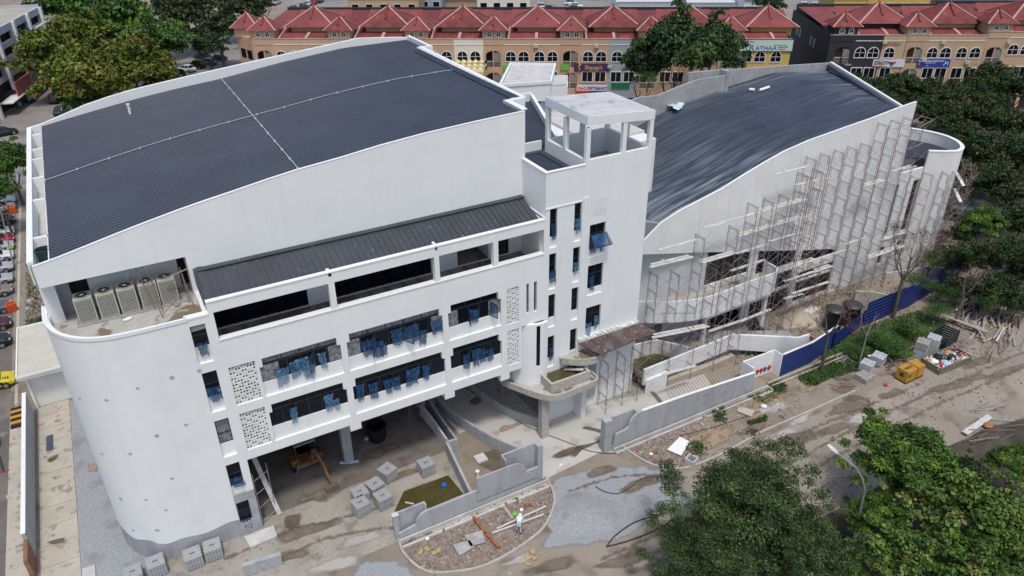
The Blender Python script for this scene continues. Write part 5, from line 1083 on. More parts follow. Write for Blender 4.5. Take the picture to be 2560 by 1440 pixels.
for yy in (7.5, 9.5, 16.5, 18.5): MB().box(-.87, -.801, yy, yy + .9, 9.7, 11.3).build('window', GREYR, units2[0])
# signs
def sign(P, x0, x1, z0, z1, m, lab, texts, y=-.18, frame=BLK):
    t = empty('sign_board', (P.x, P.y, 0), UA, lab, 'sign')
    MB().box(x0, x1, y, y + .12, z0, z1).build('panel', m, t)
    for (s, x, z, size, mm, sx) in texts: q = text_mesh(s, size, mm, t, sx=sx, bold=.022 * size); q.location = (x, y - .012, z)
    return t
def em(name, c): return mat(name, c, .6)
GOLD = em('gold_letters', (.50, .30, .08)); WHT = em('white_letters', (.75, .75, .75)); PUR = em('purple_sign', (.05, .02, .10)); NAVY = em('navy_letters', (.02, .04, .20)); REDL = em('red_letters', (.50, .03, .03)); ORL = em('orange_letters', (.50, .10, .02)); BLS = em('royal_blue_sign', (.02, .05, .32)); LIM = em('lime_sign', (.14, .42, .05)); WHS = em('white_sign', (.62, .64, .66)); TEAL = em('blue_letters', (.06, .16, .42)); GRN = em('dark_green_sign', (.01, .14, .06)); PALE = em('pale_green_sign', (.50, .60, .52))
P2 = O1 - U * (37.9 + 1.85); P3 = O1 - U * (51.5 + 1.85); P0 = O1 - U * (10.4 + 1.85); P4_ = O1 - U * (65.1 + 1.85)
sign(P2, 2.45, 8.5, 8.0, 9.3, PUR, "purple signboard reading Shanaa's in gold letters", [("Shanaa's", 4.3, 8.35, 1.0, GOLD, .95), ('Fashion Collection', 5.1, 8.12, .22, GOLD, 1.0)])
lg = MB(); 
for i in range(5): lg.lathe([(.0, 0), (.12 + .03 * i, 0), (.10, .14), (0, .2)], 8, (3.35 + .1 * math.sin(i * 2), -.28, 8.15 + i * .24))
tag(lg.build('sign_emblem', GOLD), 'gold figure emblem fixed on the purple signboard', 'emblem'); o = C.objects['sign_emblem']; o.location = (P2.x, P2.y, 0); o.rotation_euler = (0, 0, UA)
s_ = sign(P2, 3.0, 8.4, 4.2, 5.7, WHS, 'white signboard reading DACOPETSMART in blue and red', [('DACO', 3.2, 4.85, .72, REDL, 1.0), ('PETSMART', 5.05, 4.85, .72, NAVY, 1.0)], y=-.6)
MB().box(3.0, 5.2, -.63, -.605, 4.2, 4.65).build('red_stripe', REDL, s_); MB().box(5.2, 8.4, -.63, -.605, 4.2, 4.65).build('blue_stripe', NAVY, s_); MB().box(2.9, 3.0, -.6, 0, 3.6, 5.75).build('return', REDL, s_)
sign(P2, 0.1, 1.55, 8.2, 9.3, LIM, 'plain lime green sign panel left of the purple signboard', []); sign(P3, 3.4, 5.1, 8.0, 9.1, LIM, 'plain lime green sign panel below the arched windows', [])
sign(P3, -.6, .6, 8.5, 9.8, BLK, 'small black sign ending in the letters uty', [('uty', -.35, 8.95, .75, WHT, 1.0)]); sign(P2, 9.2, 12.4, 5.0, 6.0, GRN, 'dark green sign panel under the blue grey wall section', [])
s_ = sign(P0, 3.3, 12.4, 11.55, 13.45, PALE, 'pale signboard of the restaurant on the yellow shophouse', [('RESTORAN', 3.5, 13.0, .42, ORL, 1.1), ('R', 5.0, 11.7, 1.35, TEAL, 1.1), ('ATHAA', 6.1, 11.75, .95, TEAL, 1.15), ('SOUTH INDIAN CUISINE', 9.2, 12.45, .2, GRN, 1.0), ('BANANA LEAF', 9.9, 12.1, .26, GRN, 1.0), ('CATERING', 9.9, 11.75, .26, ORL, 1.1)])
MB().box(3.2, 12.5, -.2, -.03, 11.45, 11.549).box(3.2, 12.5, -.2, -.03, 13.451, 13.55).build('frame', BLK, s_)
Q0 = O2 + U * (2.7 - 1.85); Q1 = O2 + U * (15.2 - 1.85); Q2 = O2 + U * (28.9 - 1.85)
s_ = sign(Q0, 7.4, 12.9, 8.05, 9.35, WHS, 'white banner reading BRITANNIA SECURITY with a winged crest', [('BRITANNIA', 7.6, 8.85, .42, BLK, 1.15), ('SECURITY', 7.6, 8.45, .42, BLK, 1.3)])
m_ = MB().mat(NAVY).lathe([(0, 0), (.28, .05), (.22, .5), (0, .55)], 6, (10.7, -.2, 8.45)); m_.mat(REDL)
for sg in (-1, 1):
    for i in range(3): m_.bar((10.7 + sg * .2, -.2, 8.6 + i * .1), (10.7 + sg * (.75 - i * .1), -.2, 8.85 + i * .13), .04, .08)
m_.build('crest', None, s_); MB().add([(7.4, -.19, 8.06), (10.2, -.19, 8.06), (9.0, -.19, 8.28), (8.2, -.19, 8.22), (7.4, -.19, 8.32)], [(0, 1, 2, 3, 4)]).build('red_wave', REDL, s_, recalc=False)
s_ = sign(Q1, 2.6, 8.3, 8.1, 9.4, BLS, 'royal blue banner reading PUSAT LATIHAN KARATE DO', [('PUSAT LATIHAN KARATE DO', 2.75, 9.0, .36, WHT, .92), ('LATIHAN SETIAP HARI', 3.8, 8.72, .2, WHT, 1.0), ('TEL', 4.2, 8.25, .2, WHT, 1.4)])
MB().bar((7.2, -.2, 8.35), (7.6, -.2, 8.9), .05, .1).bar((7.6, -.2, 8.9), (7.3, -.2, 9.1), .05, .08).bar((7.6, -.2, 8.7), (8.0, -.2, 9.05), .05, .08).bar((7.9, -.2, 8.3), (7.95, -.2, 8.8), .05, .08).build('kicking_figures', WHT, s_)
MB().lathe([(0, 0), (.22, 0), (.22, .05), (0, .05)], 12).build('round_badge', ORL, s_); b_ = list(s_.children)[-1]; b_.location = (2.95, -.18, 8.6); b_.rotation_euler = (math.pi / 2, 0, 0)
s_ = sign(Q2, .4, 6.2, 4.7, 5.9, WHS, 'red and white banner half hidden behind the tree crowns', [], y=-.5); MB().box(.4, 6.2, -.53, -.505, 4.7, 5.0).box(.4, 2.0, -.53, -.505, 5.5, 5.9).build('red_stripe', REDL, s_)
t = empty('sign_board', (Q0.x, Q0.y, 0), UA, 'two joined oval emblems on the tan wall above the arched windows', 'sign')
for cx_, mm in ((9.4, ORL), (10.8, em('grey_letters', (.25, .2, .2)))):
    pts = [(cx_ + .75 * math.cos(a), 12.0 + .22 * math.sin(a)) for a in [i * math.pi / 10 for i in range(20)]]
    MB().wallpath([(0, 0), (1, 0)], .01, 0, .01); rr = MB()
    for (xa, za), (xb, zb_) in zip(pts, pts[1:] + pts[:1]): rr.bar((xa, -.05, za), (xb, -.05, zb_), .05, .05)
    rr.build('oval_ring', mm, t)
q = text_mesh('BEL', .3, ORL, t); q.location = (9.05, -.05, 11.9)
q = text_mesh('AIR', .3, em('grey_letters2', (.25, .2, .2)), t); q.location = (10.5, -.05, 11.9)
q = text_mesh('KEDAI', .4, WHT, units2[0]); q.location = (2.6, -.02, 8.3)
# yellow bubbled awning in front of the cream section
yb = O1 - U * (65.1 + 1.85) + U * 8.6
aw = empty('awning', (yb.x, yb.y, 0), UA, 'translucent yellow bubble awning on the cream shophouse section', 'awning')
m_ = MB(); YA = mat('yellow_translucent_sheet', (.62, .55, .30), .4, .1, 1.0)
for i in range(5):
    for j in range(3):
        cx_, cy_ = i * 1.05 + .5, -j * 1.3 - .6; m_.lathe([(.56, 0), (.5, .22), (.3, .42), (0, .5)], 8, (cx_, cy_, 9.6 - j * .35))
m_.box(0, 5.3, -.05, 0, 5.5, 9.6).box(0, 5.3, -4.1, -4.0, 5.0, 8.9).box(5.25, 5.3, -4, -.05, 5, 9.0).box(0, 5.3, -4, -.05, 8.7, 8.9); m_.build('sheet', YA, aw)
# white service block of the site with flat slab roof
sb_ = empty('service_block', (54, 93, 0), label='white service block with pale slab roof between the hall and the shophouses', cat='building')
pl4 = [(47.6, 89.8), (54.3, 87.8), (60.0, 95.8), (54.6, 99.5)]
part(MB().prism(pl4, 12.3, 14.6), 'upper_wall', W, sb_); part(MB().prism([(a[0] * .93 + 3.8, a[1] * .93 + 6.55) for a in pl4], 14.6, 14.75), 'slab_roof', CONCL, sb_)
part(MB().wallpath(pl4 + [pl4[0]], .3, 14.6, 15.0), 'parapet', W, sb_); part(MB().prism([(50, 92), (54.0, 90.5), (58.5, 96), (54.5, 98)], 0, 12.3), 'core_wall', BRN, sb_)
part(MB().prism([(53.8, 89.6), (57.6, 88.6), (60.4, 92.9), (57, 94.4)], 0, 13.6), 'side_wall', W, sb_); part(MB().prism([(53.9, 89.7), (57.5, 88.7), (60.3, 92.8), (57, 94.3)], 13.6, 13.9), 'slab_roof', CONCL, sb_)
part(MB().prism([(46, 84), (52, 82.5), (54, 86), (48, 88)], 0, 8.8), 'low_wing', W2, sb_)
# far buildings along the top edge
def block(px0, px1, pyb, h, dep, m, lab, nwin=0, roof=None, gable=False, rz=UA, wcol=GLASS):
    a, b = g(px0, pyb, h), g(px1, pyb, h); t = empty('building', (a.x, a.y, 0), rz, lab, 'building'); d = Vector((math.cos(rz), math.sin(rz)))
    L = abs((b - a).to_2d().dot(d)); L = max(L, 6)
    MB().box(0, L, 0, dep, 0, h).build('wall', m, t)
    if gable:
        MB().add([(-.6, -.6, h + .05), (L + .6, -.6, h + .05), (L + .6, dep / 2, h + 3), (-.6, dep / 2, h + 3), (-.6, dep + .6, h + .05), (L + .6, dep + .6, h + .05)], [(0, 1, 2, 3), (3, 2, 5, 4)]).build('roof', roof, t, recalc=False)
    elif roof: MB().box(-.4, L + .4, -.4, dep, h, h + .5).build('roof', roof, t)
    for i in range(nwin):
        for z in (h - 2.4, h - 5.6):
            x = L * (i + .5) / nwin; f = MB().box(x - .9, x + .9, -.06, -.002, z - .7, z + .7); o = f.build('window', TRIM, t); MB().box(x - .8, x + .8, -.09, -.061, z - .6, z + .6).build('pane', wcol, o)
    return t
WR = mat('white_metal_roof', (.52, .54, .56), .5, .08, .3)
block(868, 1045, -8, 11, 14, TAN, 'tan office building with paired windows at the top edge, above the red roofs', 5, TRIM)
block(1046, 1100, -14, 10, 14, GREYR, 'grey block with rusty lean-to beside the tan office building', 2, REDR)
block(1100, 1190, -6, 8, 16, TAN, 'red roofed house at the top edge right of the grey block', 0, REDR, True)
block(1192, 1325, -12, 11, 14, CREAM, 'cream two storey block with green sign at the top edge', 4, TRIM)
block(1545, 1690, 4, 6, 26, W, 'white warehouse with pale sloping roof at the top edge', 0, WR, True)
block(1722, 1860, 6, 6, 26, W, 'low white shed with pale gabled roof right of the warehouse', 0, WR, True)
block(1862, 1960, -2, 8, 12, W, 'white shop block with dark windows and maroon awning at the top edge', 3, WR)
block(2088, 2170, -6, 9, 12, YELL, 'yellow shop block with green sign at the top edge', 2, YELL)
block(2172, 2330, -10, 9, 12, YELL, 'yellow and cream shop row at the top right edge', 4, CREAM)
block(2380, 2560, -4, 9, 12, GREYR, 'grey roofed long shed at the top right corner', 3, WR)
block(1895, 1975, 62, 4.5, 18, mat('mossy_roof', (.20, .20, .12), .9, .2, .2), 'low mossy flat roofed block between the two shophouse rows', 0, None)
a = g(2085, 12, 8); s_ = sign(Vector((a.x, a.y)) - V * 1.0, 0, 9, 6.5, 8.4, YELL, 'yellow sign reading FIVE STAR on the far yellow shop', [('FIVE STAR', 1.8, 7.1, 1.2, GRN, .8)]); 
# parking structure at the top left
PK = empty('parking_building', (-22, 150, 0), 0, 'grey multi storey car park building at the top left corner', 'building')
pkx = [fy(0, 70, 150), fy(100, 40, 150)]
A_ = g(-60, 232, 0); 
c0_, c1_ = g(0, 68, 14), g(78, 27, 14); dd = (c1_ - c0_).to_2d().normalized(); ang = math.atan2(dd.y, dd.x); PK.location = (c1_.x, c1_.y, 0); PK.rotation_euler = (0, 0, ang)
PKM = mat('grey_parking_paint', (.40, .43, .46), .85, .1, .2, spots=[((.25, .26, .27), .3, .6, .2)])
m_ = MB().grid(-40, 4.5, 5.2, 14, [(x0, x0 + 7.0, z, z + 1.5) for x0 in (-38, -29, -20, -11, -3.2) for z in (6.1, 8.7, 11.2)], 0, .5); m_.build('facade_wall', PKM, PK)
for x in (-39, -30, -21, -12, -4, 4): MB().box(x, x + .8, -.5, -.001, 0, 14).build('pier', W2, PK)
MB().box(-40, 4.5, 0.5, 60, 13.6, 14.0).build('roof_deck', mat('parking_roof_deck', (.36, .34, .29), .9, .15, .15, spots=[((.22, .20, .16), .12, .58, .15)]), PK)
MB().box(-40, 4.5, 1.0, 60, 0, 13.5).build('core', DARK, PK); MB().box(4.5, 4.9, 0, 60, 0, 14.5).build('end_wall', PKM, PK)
for i in range(4): MB().box(-2.6 + i * 1.6, -1.4 + i * 1.6, -1.3, -.5, 10.9, 11.2).build('planter', CONCL, PK)
MB().box(-28, 4.5, -2.2, 0, 2.3, 2.5).build('canopy', W2, PK)
SGP = em('pink_red_sign', (.42, .13, .12)); t = empty('sign_board', (0, 0, 0), 0, 'pink and red shop sign with Chinese characters on the car park building', 'sign'); t.location = PK.location; t.rotation_euler = PK.rotation_euler
MB().box(-24, -2.5, -1.9, -1.7, 2.55, 5.1).build('panel', SGP, t); MB().box(-16, -10.5, -1.93, -1.901, 2.8, 4.9).build('emblem_panel', em('grey_sign_patch', (.30, .30, .28)), t)
q = text_mesh('CC', 1.7, GRN, t); q.location = (-15.4, -1.94, 3.2); q = text_mesh('CEDAR', 1.1, em('sign_letters', (.5, .42, .38)), t, sx=1.4); q.location = (-10.2, -1.92, 3.8)
for i in range(5): MB().box(-9 + i * 1.3, -8.3 + i * 1.3, -1.93, -1.905, 2.9, 3.5).build('character', REDL, t)
# guard house at the left
GH = empty('guard_house', (-10, 70, 0), label='small guard house with flat white rimmed roof left of the curved corner', cat='guard house')
part(MB().box(-11.1, -6.2, 66.4, 73.8, 0, 3.6), 'wall', W2, GH); part(MB().box(-11.75, -6.0, 65.4, 74.4, 3.6, 3.85), 'roof_slab', mat('cream_roof_slab', (.50, .485, .42), .9, .08, .6, spots=[((.28, .25, .18), .5, .68, .08)]), GH)
part(MB().wallpath([(-6.0, 65.45), (-11.7, 65.45), (-11.7, 74.35), (-6.0, 74.35)], .12, 3.55, 4.0), 'roof_rim', W, GH)
part(MB().box(-11.3, -11.1, 66.1, 66.39, 0, 3.6), 'downpipe', W, GH)
bv = empty('boundary_wall', (-11.45, 56, 0), label='long grey wall with white coping along the drain at the left', cat='wall')
part(MB().box(-11.7, -11.45, 47.7, 65.3, 0, 2.4), 'wall_panel', FENW, bv); part(MB().box(-11.72, -11.43, 47.7, 65.3, 2.4, 2.46), 'coping', W, bv)
part(MB().prism([(-11.7, 45.6), (-11.45, 45.6), (-11.45, 47.69), (-11.7, 47.69)], 0, 1.9), 'raw_brick_end', mat('raw_brick', (.24, .12, .08), .95, .3, 3.0), bv)
hz = MB(); YS = mat('hazard_yellow', (.55, .26, .02), .6)
for i in range(7): hz.mat(YS if i % 2 else BLACK).box(-13.2, -11.8, 66.6 - .0 - i * .42, 66.95 - i * .42, .0, .25 if i < 6 else .2)
tag(hz.build('hazard_block', None), 'black and yellow striped kerb blocks beside the guard house', 'barrier')
# ------------------------------------------------------------------ vehicles
GLS = mat('car_glass', (.015, .018, .02), .08); LAMPW = mat('headlight_lens', (.55, .56, .58), .15); LAMPR = mat('tail_light_lens', (.30, .01, .01), .2); TYRE = mat('tyre', (.015, .015, .016), .8); RIM = mat('wheel_rim', (.35, .36, .37), .35, metal=.6); PLATE = mat('dark_trim', (.03, .03, .03), .5)
def paint(name, c): return mat(name, c, .28, spec=.6)
CP = {'white': paint('white_car_paint', (.62, .64, .66)), 'silver': paint('silver_car_paint', (.36, .38, .40)), 'grey': paint('grey_car_paint', (.17, .18, .19)), 'black': paint('black_car_paint', (.014, .015, .018)), 'red': paint('red_car_paint', (.26, .015, .025)), 'bronze': paint('bronze_car_paint', (.20, .18, .15)), 'slate': paint('slate_car_paint', (.08, .10, .12)), 'maroon': paint('maroon_car_paint', (.06, .012, .018)), 'teal': paint('teal_car_paint', (.02, .06, .06)), 'yellow': paint('yellow_car_paint', (.62, .50, .02)), 'navy': paint('navy_car_paint', (.02, .03, .09))}
def loft(mb, st):   # st: list of (x, [(y,z)...]) half rings mirrored
    rings = []
    for x, hp in st: rings.append([(x, y, z) for y, z in hp] + [(x, -y, z) for y, z in reversed(hp)])
    n = len(rings[0]); vs = [v for r in rings for v in r]; fs = []
    for i in range(len(rings) - 1):
        for j in range(n): fs.append((i * n + j, i * n + (j + 1) % n, (i + 1) * n + (j + 1) % n, (i + 1) * n + j))
    fs += [tuple(range(n - 1, -1, -1)), tuple((len(rings) - 1) * n + j for j in range(n))]
    return mb.add(vs, fs)
def car_proto(kind):
    t = empty('parked_car', (0, 0, -50)); suv = kind == 'suv'; zb = .98 if suv else .90; zr = 1.72 if suv else 1.44; L = 2.2
    b = MB(); hp = lambda w_, zl, zt, w2: [(w_ * .9, zl), (w_, zl + .15), (w_, zt - .18), (w2, zt)]
    loft(b, [(-L, hp(.68, .42, zb - .18, .55)), (-L + .12, hp(.80, .30, zb - .02, .70)), (-1.3, hp(.88, .24, zb + .05, .76)), (0, hp(.89, .22, zb + .03, .77)), (1.0, hp(.89, .22, zb, .76)), (1.7, hp(.86, .26, zb - .10, .68)), (L - .12, hp(.80, .30, zb - .22, .6)), (L, hp(.68, .40, zb - .32, .5))])
    b.build('body', CP['white'], t, smooth=False, bevel=.05)
    c_ = MB(); xr = -1.95 if suv else -1.55; loft(c_, [(xr, [(.72, zb), (.70, zb + .05)]), (xr + .45, [(.76, zb), (.60, zr - .02)]), (-.2, [(.77, zb), (.62, zr)]), (.35, [(.77, zb), (.60, zr - .05)]), (1.15, [(.72, zb - .03), (.70, zb + .0)])]); c_.build('windows', GLS, t)
    r_ = MB(); loft(r_, [(xr + .42, [(.60, zr - .03), (.58, zr + .02)]), (-.2, [(.625, zr - .01), (.60, zr + .045)]), (.38, [(.60, zr - .06), (.57, zr)])])
    for sx in (-1, 1):
        r_.bar((-.25, sx * .785, zb), (-.22, sx * .635, zr), .05, .09).bar((xr + .05, sx * .74, zb + .02), (xr + .5, sx * .615, zr), .05, .12).bar((1.1, sx * .73, zb - .02), (.36, sx * .62, zr - .04), .05, .07)
        r_.box(.72, .86, sx * .98 - .07, sx * .98 + .07, zb - .02, zb + .12)
    r_.build('roof', CP['white'], t)
    for x in (-1.32, 1.36):
        for sy in (-1, 1):
            w_ = MB().tube((x, sy * .70, .32), (x, sy * .915, .32), .33, 14); wo_ = w_.build('wheel', TYRE, t); MB().tube((x, sy * .916, .32), (x, sy * .93, .32), .2, 10).build('rim', RIM, wo_)
    for sy in (-1, 1):
        MB().box(L - .17, L - .03, sy * .58 - .16, sy * .58 + .16, zb - .36, zb - .24).build('headlight', LAMPW, t); MB().box(-L + .02, -L + .14, sy * .6 - .14, sy * .6 + .14, zb - .26, zb - .12).build('tail_light', LAMPR, t)
    MB().box(L - .1, L + .02, -.45, .45, .38, .52).build('grille', PLATE, t)
    return t
protos = {'sedan': car_proto('sedan'), 'suv': car_proto('suv')}; used = {'sedan': 0, 'suv': 0}
def car(kind, col, x, y, rz, lab, group=None, s=1.0):
    p = protos[kind]
    if used[kind] == 0: c_ = p
    else: c_ = copy_tree(p)
    used[kind] += 1; c_.location = (x, y, .02); c_.rotation_euler = (0, 0, rz); c_.scale = (s, s, s)
    for ch in c_.children if used[kind] == 1 else [o for o in c_.children]:
        if ch.name.startswith(('body', 'roof')): ch.material_slots[0].link = 'OBJECT'; ch.material_slots[0].material = CP[col]
    tag(c_, lab, 'car', group); return c_
bpy.context.view_layer.update()
lrow = [(496, 'white', 'sedan', 'white car half under the tree at the far end of the left car park row'), (513, 'silver', 'sedan', 'silver car with a grey box beside it, near the far end of the left row'), (546, 'black', 'suv', 'black car parked behind the orange bin in the left row'), (573, 'white', 'sedan', 'pale silver white car between the black and the red cars'), (592, 'red', 'sedan', 'only bright red car in the left row'), (609, 'silver', 'sedan', 'silver car right after the red one in the left row'), (633, 'white', 'sedan', 'low white sports car parked beside the leaning lamp post'), (661, 'silver', 'sedan', 'silver hatchback next to the low white sports car'), (690, 'silver', 'sedan', 'silver saloon next to the bronze one'), (718, 'bronze', 'sedan', 'bronze grey car in the left row'), (759, 'slate', 'sedan', 'slate blue car beside the orange barrier'), (800, 'maroon', 'sedan', 'dark maroon car just past the orange barrier'), (842, 'black', 'suv', 'black car left of the guard house roof'), (1085, 'navy', 'sedan', 'dark navy car left of the long grey wall'), (1150, 'black', 'sedan', 'black car near the green post at the left edge'), (1262, 'grey', 'sedan', 'dark grey car at the left edge, low in the photo'), (1368, 'silver', 'sedan', 'pale silver car at the bottom left edge')]
for py, col, k, lab in lrow:
    p = g(22, py, .7); xx = -15.5 - (.7 if py > 1000 else 0); car(k, col, xx, p.y, math.radians(4), lab, 'cars parked along the left site boundary')
p = g(10, 945, .7); pc = car('suv', 'yellow', -15.0, p.y, math.radians(2), 'yellow and black patrol car with a light bar by the guard house')
MB().box(-.2, .1, -.5, .5, 1.78, 1.9).build('light_bar', BLACK, pc)
m_ = MB()
for i in range(5): m_.box(.9 + i * .18, 1.0 + i * .18, -.7, -.3, .935 - i * .012, .965 - i * .012)
m_.box(-1.9, 1.2, -.92, -.9, .55, .8).box(-1.9, 1.2, .9, .92, .55, .8); m_.build('black_stripes', BLACK, pc)
for k, (px, py, col, kd, rz, lab) in enumerate([(140, 247, 'black', 'suv', 1.25, 'black car by the small tree, nearer the lorry'), (153, 276, 'teal', 'sedan', 1.2, 'dark teal car in the shade of the small tree'), (8, 330, 'black', 'sedan', .3, 'dark car cut by the left edge on the grey road'),
    (398, 207, 'grey', 'sedan', 2.3, 'grey car left of the tall street lamp'), (440, 186, 'black', 'suv', 2.3, 'black car with white bonnet glare, right of the street lamp'), (466, 172, 'white', 'sedan', 2.3, 'white saloon under the trees between two black cars'), (492, 163, 'black', 'suv', 2.3, 'black van parked beyond the white saloon'), (520, 155, 'slate', 'sedan', 2.3, 'dark slate car beyond the black van'), (545, 145, 'black', 'sedan', 2.3, 'black car nearest the peach corner building'), (505, 140, 'black', 'sedan', 2.3, 'black car deep in the tree shade'), (410, 200, 'maroon', 'suv', 2.3, 'maroon car behind the tall street lamp')]):
    p = g(px, py, .6); car(kd, col, p.x, p.y, rz, lab)
for k, (px, py, col, kd, lab) in enumerate([(692, 5, 'silver', 'sedan', 'silver car alone left of the top parking row'), (735, 23, 'black', 'suv', 'black car nearest the red roofs in the top parking row'), (758, 15, 'black', 'sedan', 'second black car in the top parking row'), (771, 9, 'white', 'sedan', 'white car beside the red one in the top parking row'), (785, 6, 'red', 'sedan', 'red car in the top parking row'), (800, 1, 'navy', 'sedan', 'navy car after the red one in the top parking row'), (1356, 17, 'white', 'suv', 'white van at the top edge left of the wide street'), (1374, 20, 'black', 'sedan', 'black car beside the white van at the top edge'), (1428, 8, 'white', 'suv', 'white pick-up furthest up the wide street'), (1440, 14, 'white', 'sedan', 'white saloon in the middle of the wide street bays'), (1438, 22, 'grey', 'suv', 'dark grey car nearest in the wide street bays'), (1672, 15, 'white', 'suv', 'white van right of the warehouse roof'), (2014, 15, 'white', 'suv', 'white van at the top edge right of the dark tree'), (2040, 16, 'white', 'suv', 'second white van at the top edge near the yellow sign'), (2208, 16, 'silver', 'suv', 'silver van roof showing above the red roofs at the right')]):
    p = g(px, py, .6); car(kd, col, p.x, p.y, UA + (1.57 if px < 900 else 0), lab)
# lorry with dark canvas at the top left
p = g(50, 262, 0); tr = empty('lorry', (p.x, p.y, 0), .55, 'dark lorry with black canvas cover and white cab on the grey road', 'lorry')
cv = MB(); loft(cv, [(-3.2, [(1.1, .9), (1.15, 2.6), (.7, 3.1)]), (1.2, [(1.1, .9), (1.15, 2.7), (.75, 3.3)])]); cv.build('canvas_cover', mat('dark_canvas', (.03, .032, .037), .7, .2, 1.0), tr)
MB().add([(-3.2, -1.15, 2.6), (-3.2, 1.15, 2.6), (-4.4, 1.2, 1.6), (-4.4, -1.2, 1.6)], [(0, 1, 2, 3)]).build('canvas_flap', mat('grey_canvas', (.10, .11, .12), .7), tr, recalc=False)
MB().box(1.35, 2.9, -1.0, 1.0, .5, 1.7).build('cab', CP['silver'], tr, bevel=.1); cb = MB(); loft(cb, [(1.4, [(.98, 1.7), (.9, 2.4)]), (2.3, [(.98, 1.7), (.9, 2.4)]), (2.85, [(.98, 1.68), (.95, 1.72)])]); cb.build('cab_window', GLS, tr)
MB().box(-3.2, 2.9, -.5, .5, .5, .88).build('chassis', PLATE, tr)
for x in (-2.2, 2.1):
    for sy in (-1, 1): MB().tube((x, sy * .7, .45), (x, sy * 1.05, .45), .45, 14).build('wheel', TYRE, tr)
MB().box(-3.25, -3.2, -1.0, 1.0, .9, 1.4).build('tailboard', mat('red_tailboard', (.25, .06, .04), .6), tr)
# street lamps
def lamp(base, top, head, lab, r=.07, cyl=True, mt=STEEL):
    t = empty('street_lamp', base, 0, lab, 'street lamp'); b = Vector(base); pts = [Vector(q_) - b for q_ in ([base] + top)]
    MB().path(pts, r, 8).build('pole', mt, t); h = Vector(head) - b
    m_ = MB(); m_.T = Matrix.Translation(h) @ (Vector(top[-1]) - Vector(top[-2])).to_track_quat('X', 'Z').to_matrix().to_4x4(); m_.lathe([(0, -.06), (.30, 0), (.22, .1), (0, .14)], 12); m_.v = [tuple((m_.T @ Matrix.Diagonal((1.9, .8, 1, 1)) @ (m_.T.inverted() @ Vector(v)))) for v in m_.v]; m_.T = None
    m_.build('lamp_head', mat('lamp_head_shell', (.62, .66, .66), .4), t); return t
b0 = g(2148, 1300, 0); zt_l = 8.6
L1 = [fy(2148, 1270, b0.y) for _ in range(1)]
def up(px, py, base): # point on the vertical plane through base facing the camera
    r_ = ray(px, py); n_ = Vector((M[2][0], M[2][1])).normalized(); t_ = (base.x * n_.x + base.y * n_.y) / (r_[0] * n_.x + r_[1] * n_.y); return Vector((r_[0] * t_, r_[1] * t_, CAMZ + r_[2] * t_))
b0 = g(2130, 1370, 0)
pts = [up(x, y, b0) for x, y in ((2146, 1300), (2154, 1262), (2162, 1225), (2155, 1195), (2138, 1168), (2115, 1150), (2093, 1132))]
lamp(b0, pts, up(2082, 1123, b0), 'curved street lamp between the two big trees at the bottom right', .07)
b1 = g(437, 232, 0); lamp(b1, [up(430, 205, b1), up(418, 148, b1), up(413, 141, b1)], up(413, 141, b1), 'tall white street lamp before the cars at the top', .12, mt=TRIM)
b2 = g(34, 665, 0); lamp(b2, [up(15, 580, b2), up(0, 520, b2), up(-8, 500, b2)], up(-8, 500, b2), 'leaning grey lamp post over the left row of cars', .08)
tag(MB().box(-.35, .35, -.02, .02, 0, .4).build('plate', em('lime_plate', (.35, .45, .2))), 'small pale green plate on the leaning lamp post', 'plate'); o = C.objects['plate']; o.location = up(24, 617, b2) + Vector((0, -.15, -.2))
b3 = g(33, 1240, 0); t = empty('sign_post', b3, 0, 'green post with a small red white sign at the lower left edge', 'sign post'); MB().path([Vector((0, 0, 0)), up(18, 1190, b3) - b3, up(-4, 1110, b3) - b3], .09, 8).build('post', mat('green_post', (.05, .09, .08), .5), t); MB().box(-.4, .4, -.12, -.09, 0, .3).build('plate', WHS, t); c_ = list(t.children)[-1]; c_.location = up(10, 1180, b3) - b3
q = MB().box(-.4, .4, -.14, -.121, .1, .2).build('red_band', REDL, c_)
for k, (px, py, lab) in enumerate([(33, 533, 'orange plastic bin among the far left cars'), (32, 778, 'orange plastic barrier by the slate blue car')]):
    p = g(px, py, 0); t = empty('plastic_barrier', p, .3 * k, lab, 'barrier'); MB().prism([(-.5, -.3), (.5, -.3), (.5, .3), (-.5, .3)], 0, .95).build('shell', mat('orange_plastic' + str(k), (.50, .08, .02), .5), t, bevel=.08); MB().box(-.35, .35, -.15, .15, .95, 1.15).build('top_ridge', mat('orange_plastic_top' + str(k), (.5, .09, .02), .5), t)
# backhoe loader in the undercroft
P = g(788, 1180, 0); bh = empty('backhoe_loader', (7.4, 47.0, 0), .06, 'old orange yellow backhoe loader with grey cab roof in the undercroft', 'backhoe')
OY = mat('rusty_yellow_paint', (.24, .11, .025), .7, col2=(.10, .045, .022), scale=2.6); DG = mat('dirty_steel', (.14, .10, .08), .7, .3, 2.0)
MB().box(-.55, .55, .3, 4.6, .6, 1.5).build('chassis', OY, bh, bevel=.05)
MB().box(-.85, .85, -.1, 1.9, 2.6, 2.72).build('cab_roof', mat('grey_cab_roof', (.22, .27, .31), .6, .12, 1.0), bh, bevel=.05)
for x in (-.8, .8):
    for y in (0, 1.8): MB().box(x - .04, x + .04, y - .04, y + .04, 1.0, 2.6).build('cab_post', PLATE, bh)
MB().box(-.5, .5, .3, 1.4, 1.0, 1.5).build('seat', PLATE, bh)
MB().box(-1.25, -.6, -.2, .7, .9, 1.45).build('fender', OY, bh, bevel=.04); MB().box(.6, 1.25, -.2, .7, .9, 1.3).build('fender', OY, bh, bevel=.04)
